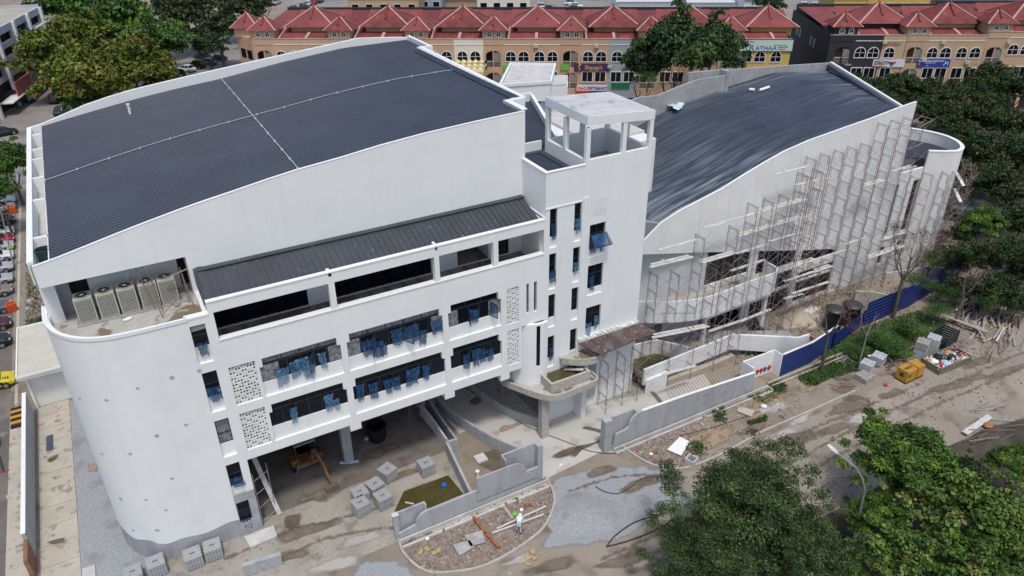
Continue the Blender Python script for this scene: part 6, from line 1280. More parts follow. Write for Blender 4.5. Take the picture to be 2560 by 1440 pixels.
for x, r_w, y in ((-.95, .7, .5), (.95, .7, .5), (-.85, .45, 4.0), (.85, .45, 4.0)):
    w_ = MB().tube((x - .2, y, r_w), (x + .2, y, r_w), r_w, 18).build('wheel', TYRE, bh); MB().tube((x - .22, y, r_w), (x + .22, y, r_w), r_w * .45, 10).build('rim', OY, w_)
MB().box(-1.0, 1.0, -.5, -.25, .8, 1.15).build('rear_frame', DG, bh)
for sx in (-1, 1): MB().bar((sx * .8, -.4, .9), (sx * 1.35, -.7, .1), .12, .12).build('stabiliser_leg', DG, bh)
MB().bar((.15, -.5, 1.1), (.35, -1.1, 2.6), .22, .28).bar((.36, -1.1, 2.6), (.55, -2.2, 2.1), .2, .25).build('boom', OY, bh)
MB().bar((.55, -2.1, 2.2), (.75, -2.9, .6), .17, .22).build('dipper_arm', OY, bh); MB().bar((.3, -1.0, 2.5), (.5, -2.0, 2.45), .08, .08).build('ram', STEEL, bh)
m_ = MB(); m_.T = Matrix.Translation((.75, -3.0, .0)); xz(m_, [(-.0, .0)] * 0 + [(-.5, 0), (.5, 0), (.5, .5), (-.5, .5)], -.35, .0)
for i in range(5): m_.box(-.46 + i * .22, -.38 + i * .22, .0, .18, .42, .5)
m_.T = None; m_.build('bucket', DG, bh)
MB().box(-1.1, 1.1, 5.2, 5.9, .15, .75).build('front_bucket', OY, bh)
# ------------------------------------------------------------------ trees
def leafmat(name, c, v=.35, tr=.25):
    m = mat(name, c, .55, v, .45, detail=3, spec=.3); return m
LM = {
 'rust': [leafmat('leaf_olive', (.085, .115, .016)), leafmat('leaf_rust', (.125, .125, .022)), leafmat('leaf_lime', (.12, .18, .020))],
 'green': [leafmat('leaf_bright', (.058, .135, .016)), leafmat('leaf_mid', (.034, .085, .016)), leafmat('leaf_lime2', (.11, .19, .022))],
 'dark': [leafmat('leaf_dark', (.020, .040, .012)), leafmat('leaf_dark2', (.028, .052, .016)), leafmat('leaf_dark3', (.040, .055, .018))],
 'deep': [leafmat('leaf_deep', (.022, .052, .018)), leafmat('leaf_deep2', (.034, .072, .022)), leafmat('leaf_deep3', (.055, .095, .022))],
 'band': [leafmat('leaf_band', (.018, .040, .012)), leafmat('leaf_band2', (.034, .064, .016)), leafmat('leaf_band3', (.052, .062, .018))],
 'mango': [leafmat('leaf_mango', (.032, .080, .014)), leafmat('leaf_mango2', (.056, .125, .018)), leafmat('leaf_mango3', (.13, .21, .026))],
 'willow': [leafmat('leaf_fine', (.034, .062, .020)), leafmat('leaf_fine2', (.048, .084, .026)), leafmat('leaf_fine3', (.078, .118, .034))],
 'broad': [leafmat('leaf_broad', (.052, .112, .018)), leafmat('leaf_broad2', (.098, .182, .030)), leafmat('leaf_broad3', (.17, .17, .05))],
 'bush': [leafmat('leaf_bush', (.028, .078, .016)), leafmat('leaf_bush2', (.048, .115, .020)), leafmat('leaf_bush3', (.075, .13, .028))],
 'dry': [leafmat('leaf_dry', (.10, .045, .032)), leafmat('leaf_dry2', (.14, .06, .045)), leafmat('leaf_dry3', (.07, .04, .03))]}
BARK = mat('bark', (.10, .08, .065), .95, .35, 3.0, stretch=(1, 1, .3)); BARKL = mat('pale_bark', (.24, .21, .18), .95, .3, 3.0)
def crown_mesh(name, rx, rz, nl, nleaf, ls, mats, seed, asp=1.8, lobe=.36, hollow=.55, under=True, droop=0.0, mixture=.25, lobes=None, rag=.12):
    r_ = np.random.default_rng(seed); cs = []; rs = []
    k = 0
    while k < nl:
        d = r_.normal(size=3); d /= np.linalg.norm(d)
        if d[2] < -.35: continue
        t = r_.uniform(.35, .80) if k > nl * .25 else r_.uniform(0, .5)
        cs.append([d[0] * rx * t, d[1] * rx * t, d[2] * rz * t]); rs.append(rx * lobe * r_.uniform(.65, 1.25)); k += 1
        if r_.random() < rag: f_ = r_.uniform(.95, 1.22) / max(t, .3); cs[-1] = [q * f_ for q in cs[-1]]; rs[-1] *= .55
    cs = np.array(cs); rs = np.array(rs); w_ = rs ** 2 / (rs ** 2).sum()
    li = r_.choice(nl, size=nleaf, p=w_); d = r_.normal(size=(nleaf, 3)); d /= np.linalg.norm(d, axis=1)[:, None]; d[:, 2] = np.where(d[:, 2] < -.3, -d[:, 2] * .6, d[:, 2]); 
    rad = rs[li] * (1 - hollow * r_.random(nleaf) ** 2.2) * (1 + .10 * r_.normal(size=nleaf))
    c_ = cs[li] + d * rad[:, None] * np.array([1, 1, .8]); c_[:, 2] -= droop * (r_.random(nleaf) ** 2) * rx * .3
    nrm = d * .8 + r_.normal(size=(nleaf, 3)) * .75 + np.array([0, 0, .45]); nrm /= np.linalg.norm(nrm, axis=1)[:, None]
    t1 = np.cross(nrm, r_.normal(size=(nleaf, 3))); t1 /= np.linalg.norm(t1, axis=1)[:, None]; t2 = np.cross(nrm, t1)
    s = ls * r_.uniform(.6, 1.4, nleaf)[:, None]; a = t1 * s * asp / 2; b = t2 * s / 2; bend = nrm * s * .18
    V_ = np.stack([c_ - a - bend, c_ - b + bend * .3, c_ + a - bend, c_ + b + bend * .3], 1).reshape(-1, 3)
    me = bpy.data.meshes.new(name); me.vertices.add(len(V_)); me.vertices.foreach_set('co', V_.ravel().astype(np.float32))
    me.loops.add(nleaf * 4); me.loops.foreach_set('vertex_index', np.arange(nleaf * 4, dtype=np.int32)); me.polygons.add(nleaf)
    me.polygons.foreach_set('loop_start', np.arange(0, nleaf * 4, 4, dtype=np.int32)); me.polygons.foreach_set('loop_total', np.full(nleaf, 4, dtype=np.int32))
    lm_ = r_.choice(3, size=nl, p=[.42, .36, .22]); mi = lm_[li]; sw = r_.random(nleaf) < mixture; mi = np.where(sw, r_.choice(3, size=nleaf, p=[.45, .4, .15]), mi)
    me.polygons.foreach_set('material_index', mi.astype(np.int32))
    for m in mats: me.materials.append(m)
    me.update(); me.validate(); return me, cs
def branch(mb, p, d, L, r, depth, rr, tips, spread=.55):
    n = 3; q = Vector(p); dd = Vector(d).normalized()
    for i in range(n):
        nd = (dd + Vector((rr.uniform(-.14, .14), rr.uniform(-.14, .14), rr.uniform(-.04, .12)))).normalized(); q2 = q + nd * (L / n); r2 = r * (1 - .16)
        mb.tube(q, q2, r, 6, r2, cap=False); q, dd, r = q2, nd, r2
    if depth == 0: tips.append(q); return
    for i in range(rr.choice([2, 3])):
        a = rr.uniform(0, 6.28); o = dd.orthogonal().normalized(); o.rotate(Matrix.Rotation(a, 3, dd)); nd = (dd + o * spread * rr.uniform(.6, 1.3) + Vector((0, 0, .12))).normalized()
        branch(mb, q, nd, L * rr.uniform(.6, .85), r * .68, depth - 1, rr, tips, spread)
_cc = {}
KP = {'rust': dict(nl=60, nleaf=15000, ls=.26, lobe=.28), 'green': dict(nl=60, nleaf=15000, ls=.26, lobe=.28), 'dark': dict(nl=34, nleaf=6000, ls=.36), 'deep': dict(nl=46, nleaf=11000, ls=.27, lobe=.30), 'band': dict(nl=46, nleaf=11000, ls=.26, lobe=.30),
      'mango': dict(nl=95, nleaf=30000, ls=.135, asp=3.2, lobe=.20, hollow=.7), 'willow': dict(nl=150, nleaf=60000, ls=.085, asp=2.2, lobe=.20, hollow=.9, mixture=.4, rag=.3), 'broad': dict(nl=110, nleaf=6500, ls=.30, asp=1.35, lobe=.17, hollow=1.0, mixture=.5, rag=.3), 'bush': dict(nl=26, nleaf=5200, ls=.22, asp=1.2)}
VAR = {'rust': 3, 'green': 3, 'dark': 2, 'deep': 2, 'band': 4, 'mango': 1, 'willow': 1, 'broad': 3, 'bush': 3}
tn = 0
def tree(px, py, rp, zc, kind, lab, flat=.8, name='tree', group=None, trunk=True):
    global tn; tn += 1; c_ = g(px, py, zc); dep = float(M[2] @ np.array([c_.x, c_.y, c_.z - CAMZ])); R = rp * dep / F
    v = tn % VAR[kind]; key = (kind, v)
    if key not in _cc: _cc[key] = crown_mesh('crown', 5.0, 5.0 * .8, mats=LM[kind], seed=tn * 13 + 5, **KP[kind])[0]
    t = empty(name, (c_.x, c_.y, 0), 0, lab, 'tree' if name == 'tree' else 'shrub', group)
    o = bpy.data.objects.new('crown', _cc[key]); C.objects.link(o); o.parent = t; o.location = (0, 0, zc); s = R / 5.0; o.scale = (s, s, s * flat / .8); o.rotation_euler = (0, 0, tn * 1.7)
    if trunk:
        rr = random.Random(tn); mb = MB(); tips = []; h = max(1.2, zc - R * .35); mb.tube((0, 0, 0), (0, 0, h * .55), R * .06, 8, R * .05, cap=False)
        for i in range(4): a = i * 1.6 + tn; branch(mb, (0, 0, h * .5), (math.cos(a) * .6, math.sin(a) * .6, 1), R * .45, R * .035, 2, rr, tips, .5)
        mb.build('trunk', BARK, t, recalc=False)
    return t
TL = [(140, 150, 100, 8, 'rust', 'rust tinted bushy tree nearest the grey car park building'), (235, 205, 115, 7.5, 'rust', 'olive and rust coloured round tree in the middle of the top left clump'), (335, 175, 105, 8, 'rust', 'olive tree right of the middle of the top left clump'), (200, 115, 95, 9, 'rust', 'rust topped tree behind the clump, against the pale roof deck'), (300, 70, 120, 10, 'green', 'bright green tree at the top of the top left clump'), (385, 110, 92, 9, 'green', 'bright green tree on the right side of the top left clump'), (395, 195, 55, 6, 'green', 'darker green tree low on the right of the top left clump'),
      (215, 248, 58, 5.0, 'green', 'small green tree by the dark teal car'), (165, 15, 80, 10, 'green', 'green tree at the very top left behind the roof deck'), (480, 40, 75, 9, 'dark', 'dark tree at the top behind the bright green one'), (545, 80, 60, 8, 'dark', 'dark tree shading the parked cars at the top'), (590, 25, 70, 8, 'dark', 'dark tree left of the peach corner building'), (520, 120, 42, 7, 'dark', 'small dark tree above the black cars'), (655, 8, 42, 7, 'dark', 'dark tree at the top edge by the top parking row'), (430, 10, 60, 8, 'dark', 'dark tree at the top edge between the clumps'),
      (22, 410, 68, 6, 'green', 'green tree at the left edge over the parked cars'), (-8, 480, 50, 6, 'green', 'green tree cut by the left edge above the car row'),
      (1690, 145, 105, 13, 'deep', 'large round dark green street tree before the peach shophouses'), (1612, 172, 68, 11, 'deep', 'smaller dark green tree left of the large round street tree'), (1778, 140, 85, 12.5, 'deep', 'dark green tree right of the large round street tree'), (1925, 8, 50, 8, 'deep', 'dark tree at the top edge behind the two shophouse rows')]
for a in TL: tree(*a, flat=1.05 if a[4] == 'deep' else .85)
band = [(2135, 222, 42), (2190, 226, 45), (2245, 222, 48), (2300, 228, 50), (2360, 250, 50), (2415, 235, 58), (2480, 215, 70), (2545, 225, 60), (2215, 262, 50), (2280, 285, 55), (2350, 300, 62), (2430, 300, 72), (2510, 310, 70), (2400, 365, 62), (2470, 390, 75), (2545, 400, 70), (2440, 455, 60), (2515, 480, 72), (2560, 560, 70)]
where = ['behind the roof corner', 'left of the white banner', 'below the white banner', 'below the blue banner', 'right of the blue banner', 'before the red white banner', 'tall one at the upper right', 'cut by the right edge, highest', 'just beyond the roof edge', 'beyond the pointed wall tip', 'right of the pointed wall tip', 'middle of the dark wood', 'right part of the dark wood', 'above the round end', 'right of the round end', 'cut by the right edge, middle', 'below the round end roof', 'brownish, right of the scaffolded round end', 'cut by the right edge, lowest']
for i, (x, y, r_) in enumerate(band): tree(x, y, r_, 6.5 if i < 8 else 6.0, 'band', 'dense dark green tree ' + where[i], .85, group='trees of the dark wood behind the hall')
mid = [(2365, 735, 42, 1.6, 'bush', 'tall bush leaning over the blue hoarding, right of the tangled tree'), (2400, 715, 40, 2.4, 'band', 'dark bush hiding the far blue hoarding panels'), (2560, 690, 55, 4, 'band', 'dark tree at the right edge beside the waste field'), (2400, 655, 45, 3, 'band', 'dark shrubby tree left of the blue far hoarding'), (2370, 540, 38, 4, 'band', 'dark tree behind the zinc roofed shed'), (2470, 760, 40, 2.2, 'bush', 'overgrown bush at the timber waste edge'), (2540, 760, 45, 2.5, 'band', 'dark bushy tree at the right edge over the planks'), (2330, 650, 36, 2.2, 'bush', 'green bush at the foot of the round end'), (2455, 560, 62, 6, 'mango', 'leafy green tree right of the round end scaffolds'), (2530, 640, 70, 6, 'band', 'dark tree at the right edge above the timber waste'), (2450, 650, 55, 5, 'band', 'dark tree above the far blue hoarding'), (2400, 590, 40, 4.5, 'band', 'small dark tree beside the zinc sheet shed'), (2500, 720, 55, 3.5, 'band', 'dark shrubby tree over the timber waste')]
for a in mid: tree(*a)
for i, (x, y, r_, z, l) in enumerate([(2300, 705, 42, 1.8, 'round leafed creeper bush behind the blue hoarding'), (2345, 775, 40, 1.5, 'green bush at the foot of the tangled dead tree'), (2190, 850, 50, .8, 'wide low creeper bush in front of the blue hoarding'), (2245, 872, 48, .8, 'low creeper bush left of the block pallets'), (2140, 880, 36, .6, 'low bush beside the thin bare trunk'), (2275, 820, 45, .9, 'creeper bush below the tall corrugated hoarding')]):
    tree(x, y, r_, z, 'bush', l, .5, 'shrub', trunk=False)
BR_ = [(1866, 1285, 202, 4.5, 'willow', 'large fine leafed dark tree at the bottom, left of the street lamp'), (1765, 1375, 140, 3.5, 'willow', 'fine leafed lower tree at the bottom left of the large dark one'), (2005, 1385, 140, 3.5, 'willow', 'fine leafed lower tree right of the large dark one at the bottom'),
       (2262, 1150, 138, 5, 'mango', 'round glossy mango like tree at the right, beside the dusty road'), (2195, 1290, 80, 3, 'mango', 'lower glossy tree under the round mango like one'),
       (2330, 1250, 130, 4, 'broad', 'broad leafed pale green tree in the middle of the lower right'), (2470, 1290, 140, 4.5, 'broad', 'broad leafed tree at the right edge, lower half'), (2250, 1400, 120, 3.5, 'broad', 'broad leafed tree at the bottom edge right of the lamp'), (2420, 1420, 130, 3.5, 'broad', 'broad leafed tree at the bottom edge near the corner'), (2560, 1400, 120, 3.5, 'broad', 'broad leafed tree at the bottom right corner'), (2110, 1430, 70, 2.5, 'broad', 'small broad leafed sapling at the bottom edge'), (2540, 1160, 70, 3.5, 'mango', 'dark green tree at the right edge above the broad leafed ones'), (2420, 1190, 60, 2.6, 'dark', 'dark shrub gap between the mango like tree and the broad leafed ones')]
for a in BR_: tree(*a)
# bare trees with withered leaves
def bare(px, py, h, lab, r=.16, lean=(0, 0), depth=4, nleaf=900, seed=1, L=None, bark=BARK, sp=.6, top=None):
    b_ = g(px, py, 0); t = empty('bare_tree', b_, 0, lab, 'tree'); rr = random.Random(seed); mb = MB(); tips = []
    th = h * .45; mb.tube((0, 0, 0), (lean[0] * .5, lean[1] * .5, th * .5), r, 8, r * .85, cap=False).tube((lean[0] * .5, lean[1] * .5, th * .5), (lean[0], lean[1], th), r * .85, 8, r * .7, cap=False)
    for i in range(4): a = i * 1.57 + seed; branch(mb, (lean[0], lean[1], th), (math.cos(a) * .7, math.sin(a) * .7, 1), L or h * .22, r * .45, depth - 1, rr, tips, sp)
    mb.build('trunk', bark, t, recalc=False)
    if nleaf:
        r2 = np.random.default_rng(seed); T = np.array([list(v) for v in tips]); idx = r2.choice(len(T), nleaf); c_ = T[idx] + r2.normal(size=(nleaf, 3)) * .22; c_[:, 2] -= .1
        lf = MB(); 
        for k in range(nleaf):
            a = Vector(r2.normal(size=3)).normalized(); b2 = a.orthogonal().normalized(); s = r2.uniform(.05, .11); p = Vector(c_[k]); lf.mat(LM['dry'][k % 3]); lf.add([p - a * s, p - b2 * s * .4, p + a * s, p + b2 * s * .4], [(0, 1, 2, 3)])
        lf.build('withered_leaves', None, t, recalc=False)
    return t
bare(2052, 928, 8.5, 'bare tree with reddish withered leaves before the black tank', .17, (0, .1), 4, 1500, 3)
bare(2232, 795, 10, 'tangled half dead tree rising through the blue hoarding', .22, (.1, .2), 4, 1100, 8, sp=.5)
bare(2147, 912, 7.0, 'thin leafless trunk between the grass and the low hoarding', .09, (0, 0), 2, 0, 5, bark=BARKL)
bare(2385, 812, 6.5, 'dark leaning bare trunk beside the timber waste', .2, (.9, .4), 3, 200, 9)
bare(2290, 640, 9, 'slender bare tree with red withered leaves at the round end', .12, (0, 0), 4, 1400, 12, L=1.6, sp=.35)
bare(2262, 700, 5.5, 'dead brushwood tree on the planter by the round end', .1, (0, 0), 4, 300, 15)
# grass
def blades(name, polys, n, h, m, lab, seed):
    r_ = random.Random(seed); mb = MB()
    for poly in polys:
        P = [Vector((p[0], p[1])) for p in poly]; xs = [p.x for p in P]; ys = [p.y for p in P]; k = 0; tr_ = 0
        while k < n and tr_ < n * 6:
            tr_ += 1; x, y = r_.uniform(min(xs), max(xs)), r_.uniform(min(ys), max(ys)); ins = False; j = len(P) - 1
            for i in range(len(P)):
                if (P[i].y > y) != (P[j].y > y) and x < (P[j].x - P[i].x) * (y - P[i].y) / (P[j].y - P[i].y + 1e-9) + P[i].x: ins = not ins
                j = i
            if not ins: continue
            k += 1; a = r_.uniform(0, 6.28); hh = h * r_.uniform(.5, 1.4); w_ = r_.uniform(.03, .07); mb.mat(m[k % len(m)])
            dx, dy = math.cos(a) * w_, math.sin(a) * w_; lx, ly = r_.uniform(-1, 1) * hh * .7, r_.uniform(-1, 1) * hh * .7
            mb.add([(x - dx, y - dy, 0), (x + dx, y + dy, 0), (x + lx, y + ly, hh)], [(0, 1, 2)])
    return tag(mb.build(name, None, recalc=False), lab, 'grass', kind='stuff')
gp1 = gz('k', [(780, 430), (1000, 330), (1280, 190), (1700, 20), (2250, 30), (2330, 180), (1950, 300), (1640, 370), (1450, 400), (1230, 480), (1000, 590), (880, 520)])
gp2 = gz('6', [(1000, 1210), (1400, 990), (1800, 880), (2000, 960), (1900, 1080), (1650, 1180), (1150, 1400)])
gm = [mat('grass_a', (.035, .085, .015), .8), mat('grass_b', (.055, .115, .022), .8), mat('grass_c', (.075, .12, .035), .8)]
patch('grass_bed', smooth(gp1, 2, True), 0.03, GRAF, .8); patch('grass_bed', smooth(gp2, 2, True), 0.028, GRAF, .8)
blades('grass', [gp1, gp2], 5000, .28, gm, 'long green grass on the verge below the blue hoarding', 3)
blades('grass', [gz('9', [(500, 100), (620, 60), (760, -10), (800, 60), (640, 150)]), gz('9', [(230, 200), (330, 170), (350, 270), (260, 290)]), gz('k', [(400, 560), (600, 500), (680, 560), (640, 640), (450, 640)]), gz('9', [(500, 290), (640, 240), (640, 280), (520, 310)])], 500, .25, gm, 'tufts of green grass on the sandy verge below the long fence', 6)
blades('grass', [[(-12.1, 84), (-10, 84), (-9.5, 110), (-12.1, 110)], [(-12.1, 76), (-10.5, 76), (-10.5, 83), (-12.1, 83)]], 1500, .4, gm, 'weeds on the verge beside the left drain', 7)
# leaf litter / undergrowth mass under the wood
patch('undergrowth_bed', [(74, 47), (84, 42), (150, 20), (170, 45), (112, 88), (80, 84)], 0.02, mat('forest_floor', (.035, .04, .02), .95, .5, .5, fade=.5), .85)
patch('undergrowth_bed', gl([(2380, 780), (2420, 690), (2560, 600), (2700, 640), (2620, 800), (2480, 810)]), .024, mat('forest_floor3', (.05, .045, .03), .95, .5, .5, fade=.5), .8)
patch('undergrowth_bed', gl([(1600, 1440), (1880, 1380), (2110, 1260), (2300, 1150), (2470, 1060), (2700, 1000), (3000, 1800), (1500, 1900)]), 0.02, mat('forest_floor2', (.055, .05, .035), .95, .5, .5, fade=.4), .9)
# ------------------------------------------------------------------ pallets, debris, people
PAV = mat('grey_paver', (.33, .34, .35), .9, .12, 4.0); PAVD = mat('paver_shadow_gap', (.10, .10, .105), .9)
def pallet_proto():
    t = empty('block_pallet', (0, 0, 0)); s = 1.12
    m_ = MB().mat(PAV); n = 7
    hs = []
    for i in range(9):
        for j in range(9):
            if (i + j) % 2 == 0 and not (3 < i < 5 and j == 4): x = i * s / 9; y = j * s / 9; hs.append((x + .03, x + s / 9 - .03, y + .03, y + s / 9 - .03))
    g_ = MB().grid(0, s, 0, s, hs, 0, .08); g_.v = [(v[0], v[2], .92 + v[1]) for v in g_.v]; m_.add(g_.v, g_.f)
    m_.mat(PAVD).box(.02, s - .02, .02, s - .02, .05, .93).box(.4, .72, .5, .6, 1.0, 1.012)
    m_.mat(PAV)
    for lay in range(8):
        z = .06 + lay * .108
        for i in range(6): a = i * s / 6; m_.box(a + .012, a + s / 6 - .012, 0, .06, z, z + .09).box(a + .012, a + s / 6 - .012, s - .06, s, z, z + .09).box(0, .06, a + .07 if i == 0 else a + .012, a + s / 6 - (.07 if i == 5 else .012), z, z + .09).box(s - .06, s, a + .07 if i == 0 else a + .012, a + s / 6 - (.07 if i == 5 else .012), z, z + .09)
    m_.build('block_stack', None, t)
    MB().box(0, s, .1, .2, 0, .05).box(0, s, .5, .6, 0, .05).box(0, s, .9, 1.0, 0, .05).build('pallet_base', WOOD, t)
    MB().box(-.005, s + .005, -.006, -.001, .5, .53).box(s + .001, s + .006, 0, s, .5, .53).build('strap', mat('white_strap', (.5, .5, .5), .5), t)
    return t
pp_ = pallet_proto(); used_p = [0]
bpy.context.view_layer.update()
PL = [(518, 1410, .05, 'pallet of grey grass pavers nearest the curved corner plinth'), (470, 1432, .12, 'grey paver pallet second nearest the curved corner plinth'), (378, 1452, .15, 'grey paver pallet at the bottom edge with a dark gap on top'), (320, 1478, .1, 'grey paver pallet cut by the bottom edge'),
      (1058, 1198, .15, 'lone paver pallet nearest the driveway walls'), (970, 1214, .5, 'paver pallet turned askew left of the lone one'), (935, 1252, .35, 'paver pallet at the back of the cluster of four'), (893, 1272, .2, 'paver pallet on the left of the cluster of four'), (897, 1300, .3, 'paver pallet in front of the cluster of four'), (952, 1282, .25, 'paver pallet on the right of the cluster beside the pond')]
for px, py, rz, lab in PL:
    p = g(px, py, 0); c_ = pp_ if used_p[0] == 0 else copy_tree(pp_); used_p[0] += 1; c_.location = (p.x, p.y, .03); c_.rotation_euler = (0, 0, rz - .1); tag(c_, lab, 'pallet', 'pallets of grey grass pavers')
# wrapped block pallets by the road
WRP = mat('white_shrink_wrap', (.42, .45, .47), .35, .15, 2.0); BRK = mat('grey_brick', (.30, .29, .27), .9, .15, 3.0)
for k, (px, py, sx, sy, sz, rz, z0, m_, lab) in enumerate([(2247, 955, 1.2, 1.1, .7, .5, 0, BRK, 'low stack of bare grey blocks nearest the steel frames'), (2160, 948, 1.3, 1.2, .5, .1, 0, BRK, 'flat grey block stack left of the road verge'), (2165, 925, 1.1, 1.1, .9, .3, 0, WRP, 'plastic wrapped block pallet with open top'), (2193, 908, 1.2, 1.1, .95, .3, 0, WRP, 'plastic wrapped block pallet behind the open topped one'), (2298, 890, 1.2, 1.1, .9, .4, 0, WRP, 'lower left wrapped pallet of the double stack'), (2325, 880, 1.2, 1.1, .9, .4, 0, WRP, 'lower right wrapped pallet of the double stack'), (2298, 890, 1.15, 1.1, .8, .4, .92, BRK, 'bare grey pallet on top of the double stack, left'), (2325, 880, 1.15, 1.1, .85, .4, .92, WRP, 'wrapped pallet on top of the double stack, right'), (2338, 862, 1.1, 1.0, .8, .3, 0, BRK, 'brownish block stack behind the double stack')][1:]):
    p = g(px, py, 0); o = MB(); nx = 5
    for i in range(4):
        for j in range(4):
            o.box(-sx / 2 + i * sx / 4 + .01, -sx / 2 + (i + 1) * sx / 4 - .01, -sy / 2 + j * sy / 4 + .01, -sy / 2 + (j + 1) * sy / 4 - .01, .08, sz + random.uniform(-.04, .02))
    o.box(-sx / 2 + .02, sx / 2 - .02, -sy / 2 + .02, sy / 2 - .02, 0, .1).box(-sx / 2 - .01, sx / 2 + .01, -sy / 2 - .01, sy / 2 + .01, .12, .16)
    q = o.build('brick_pallet', m_); q.location = p + Vector((0, 0, z0)); q.rotation_euler = (0, 0, rz); tag(q, lab, 'pallet')
# yellow genset
p = g(2263, 961, 0); p2_ = g(2306, 940, 0); ag_ = math.atan2(p2_.y - p.y, p2_.x - p.x); gs = empty('generator', (p.x, p.y, 0), ag_, 'yellow generator box with a black strap beside the dusty road', 'generator'); YG = mat('generator_yellow', (.43, .22, .025), .45, .12, 1.0)
MB().box(0, 2.9, 0, 1.2, .12, 1.35).build('casing', YG, gs, bevel=.03); MB().box(-.03, 2.93, -.03, 1.23, 0, .12).build('skid', BLACK, gs); MB().box(1.62, 1.72, -.02, 1.22, .12, 1.37).build('strap', BLACK, gs)
[MB().box(.3 + i * .28, .5 + i * .28, .5 - .1 * (i % 2), .7, 1.35, 1.362).build('marking', PLATE, gs) for i in range(4)]; MB().box(.2, .6, -.02, -.001, .7, 1.0).build('badge', PLATE, gs); MB().box(-.02, -.001, .4, .8, .6, 1.0).build('panel', PLATE, gs)
sg_ = (p2_ - p).length / 2.9; gs.scale = (sg_, sg_ * 1.1, sg_ * 1.1)
# skip full of rubbish
p = g(2346, 939, 0); p2_ = g(2431, 905, 0); ASK = math.atan2(p2_.y - p.y, p2_.x - p.x); sk = empty('skip', (p.x, p.y, 0), ASK, 'low green rusty skip filled with bags and litter on the dusty road', 'skip'); SG = mat('green_rusty_skip', (.09, .12, .09), .7, col2=(.20, .17, .12), scale=1.2)
MB().box(0, 4.4, 0, .08, 0, .75).box(0, 4.4, 1.9, 1.98, 0, .75).box(0, .08, .08, 1.9, 0, .75).box(4.32, 4.4, .08, 1.9, 0, .75).box(.08, 4.32, .08, 1.9, 0, .1).box(-.05, 4.45, -.06, .0, .68, .78).box(-.05, 4.45, 1.98, 2.04, .68, .78).build('tub', SG, sk)
def blob(name, c_, r, m_, lab, cat, seed, flat=.8):
    rr = random.Random(seed); bm = bmesh.new(); bmesh.ops.create_icosphere(bm, subdivisions=3, radius=r)
    for v in bm.verts: v.co *= 1 + .16 * math.sin(v.co.x * 7 / r * .4 + seed) * math.sin(v.co.y * 5 / r * .6) + rr.uniform(-.05, .05); v.co.z *= flat
    me = bpy.data.meshes.new(name); bm.to_mesh(me); bm.free(); me.materials.append(m_); o = bpy.data.objects.new(name, me); C.objects.link(o); o.location = c_; return tag(o, lab, cat)
bm_c = Vector((p.x, p.y, 0)); ca_, sa_ = math.cos(ASK), math.sin(ASK)
sk_at = lambda x, y, z: bm_c + Vector((x * ca_ - y * sa_, x * sa_ + y * ca_, z))
for k, (x, y, r, m_, l) in enumerate([(1.5, 1.4, .45, BLACK, 'leftmost black bin bag in the skip'), (2.0, 1.2, .42, BLACK, 'second black bin bag in the skip'), (2.6, .8, .45, mat('dark_grey_bag', (.03, .03, .04), .3), 'dark grey bag in the middle of the skip'), (3.7, 1.3, .42, BLACK, 'black bin bag at the right end of the skip'), (1.3, .45, .38, FILMP, 'pale blue bag at the front of the skip'), (.7, 1.1, .3, WHT, 'white bag at the left end of the skip'), (.9, .7, .22, REDL, 'red bag at the left end of the skip'), (3.0, 1.4, .4, mat('tan_sack', (.35, .28, .17), .8), 'tan sack beside the black bag in the skip')]):
    blob('rubbish_bag', sk_at(x, y, .62), r, m_, l, 'bag', k * 3 + 1)
o = scatter('rubbish', [[sk_at(*q).to_2d() for q in ((.1, .1, 0), (4.3, .1, 0), (4.3, 1.9, 0), (.1, 1.9, 0))]], 350, .08, .3, [WHT, FILMP, CH[0], YELL, REDL, CREAM], 'mixed litter filling the skip', 21, .55)
# frames, planks and pipes lying about
PI_ = [0]
def lay(px0, py0, px1, py1, w_, h, m_, lab, z=.08, name='timber_plank', cat='plank', grp=None, tube=False):
    a, b = g(px0, py0, z), g(px1, py1, z); mb = MB()
    (mb.tube(a, b, w_ / 2, 8) if tube else mb.bar(a, b, w_, h)); PI_[0] += 1
    return tag(mb.build(name, m_), lab, cat, grp)
PVC = mat('white_pvc_pipe', (.50, .49, .46), .5, .1, 2.0); ORP = mat('orange_pipe', (.33, .11, .04), .6, .3, 2.0)
lay(*zc('8', 1165, 1078), *zc('8', 1530, 910), .16, 0, PVC, 'longer of two pale pipes beside the bending worker, upper one', .2, 'pipe', 'pipe', tube=True); lay(*zc('8', 1130, 1110), *zc('8', 1515, 970), .16, 0, PVC, 'lower of two pale pipes beside the bending worker', .15, 'pipe', 'pipe', tube=True)
lay(*zc('8', 995, 990), *zc('8', 1085, 1105), .24, 0, ORP, 'upper length of orange rusty pipe on the rubble island', .2, 'pipe', 'pipe', tube=True); lay(*zc('8', 1095, 1120), *zc('8', 1185, 1215), .22, 0, ORP, 'lower length of orange rusty pipe on the rubble island', .2, 'pipe', 'pipe', tube=True)
lay(*zc('8', 1430, 1080), *zc('8', 1490, 830), .04, 0, STEEL, 'thin rod lying right of the bending worker', .1, 'rod', 'rod', tube=True)
lay(*zc('8', 1210, 900), *zc('8', 1285, 1000), .22, .05, WOODG, 'short grey board on the rubble island near the green bag', .12); lay(*zc('8', 665, 1310), *zc('8', 710, 1420), .08, .05, WOOD, 'thin stick leaning over the kerb of the rubble island', .2, 'stick', 'stick'); lay(*zc('8', 1380, 905), *zc('8', 1425, 890), .2, .1, ORP, 'small orange piece on the rubble island', .12, 'plastic_piece', 'scrap')
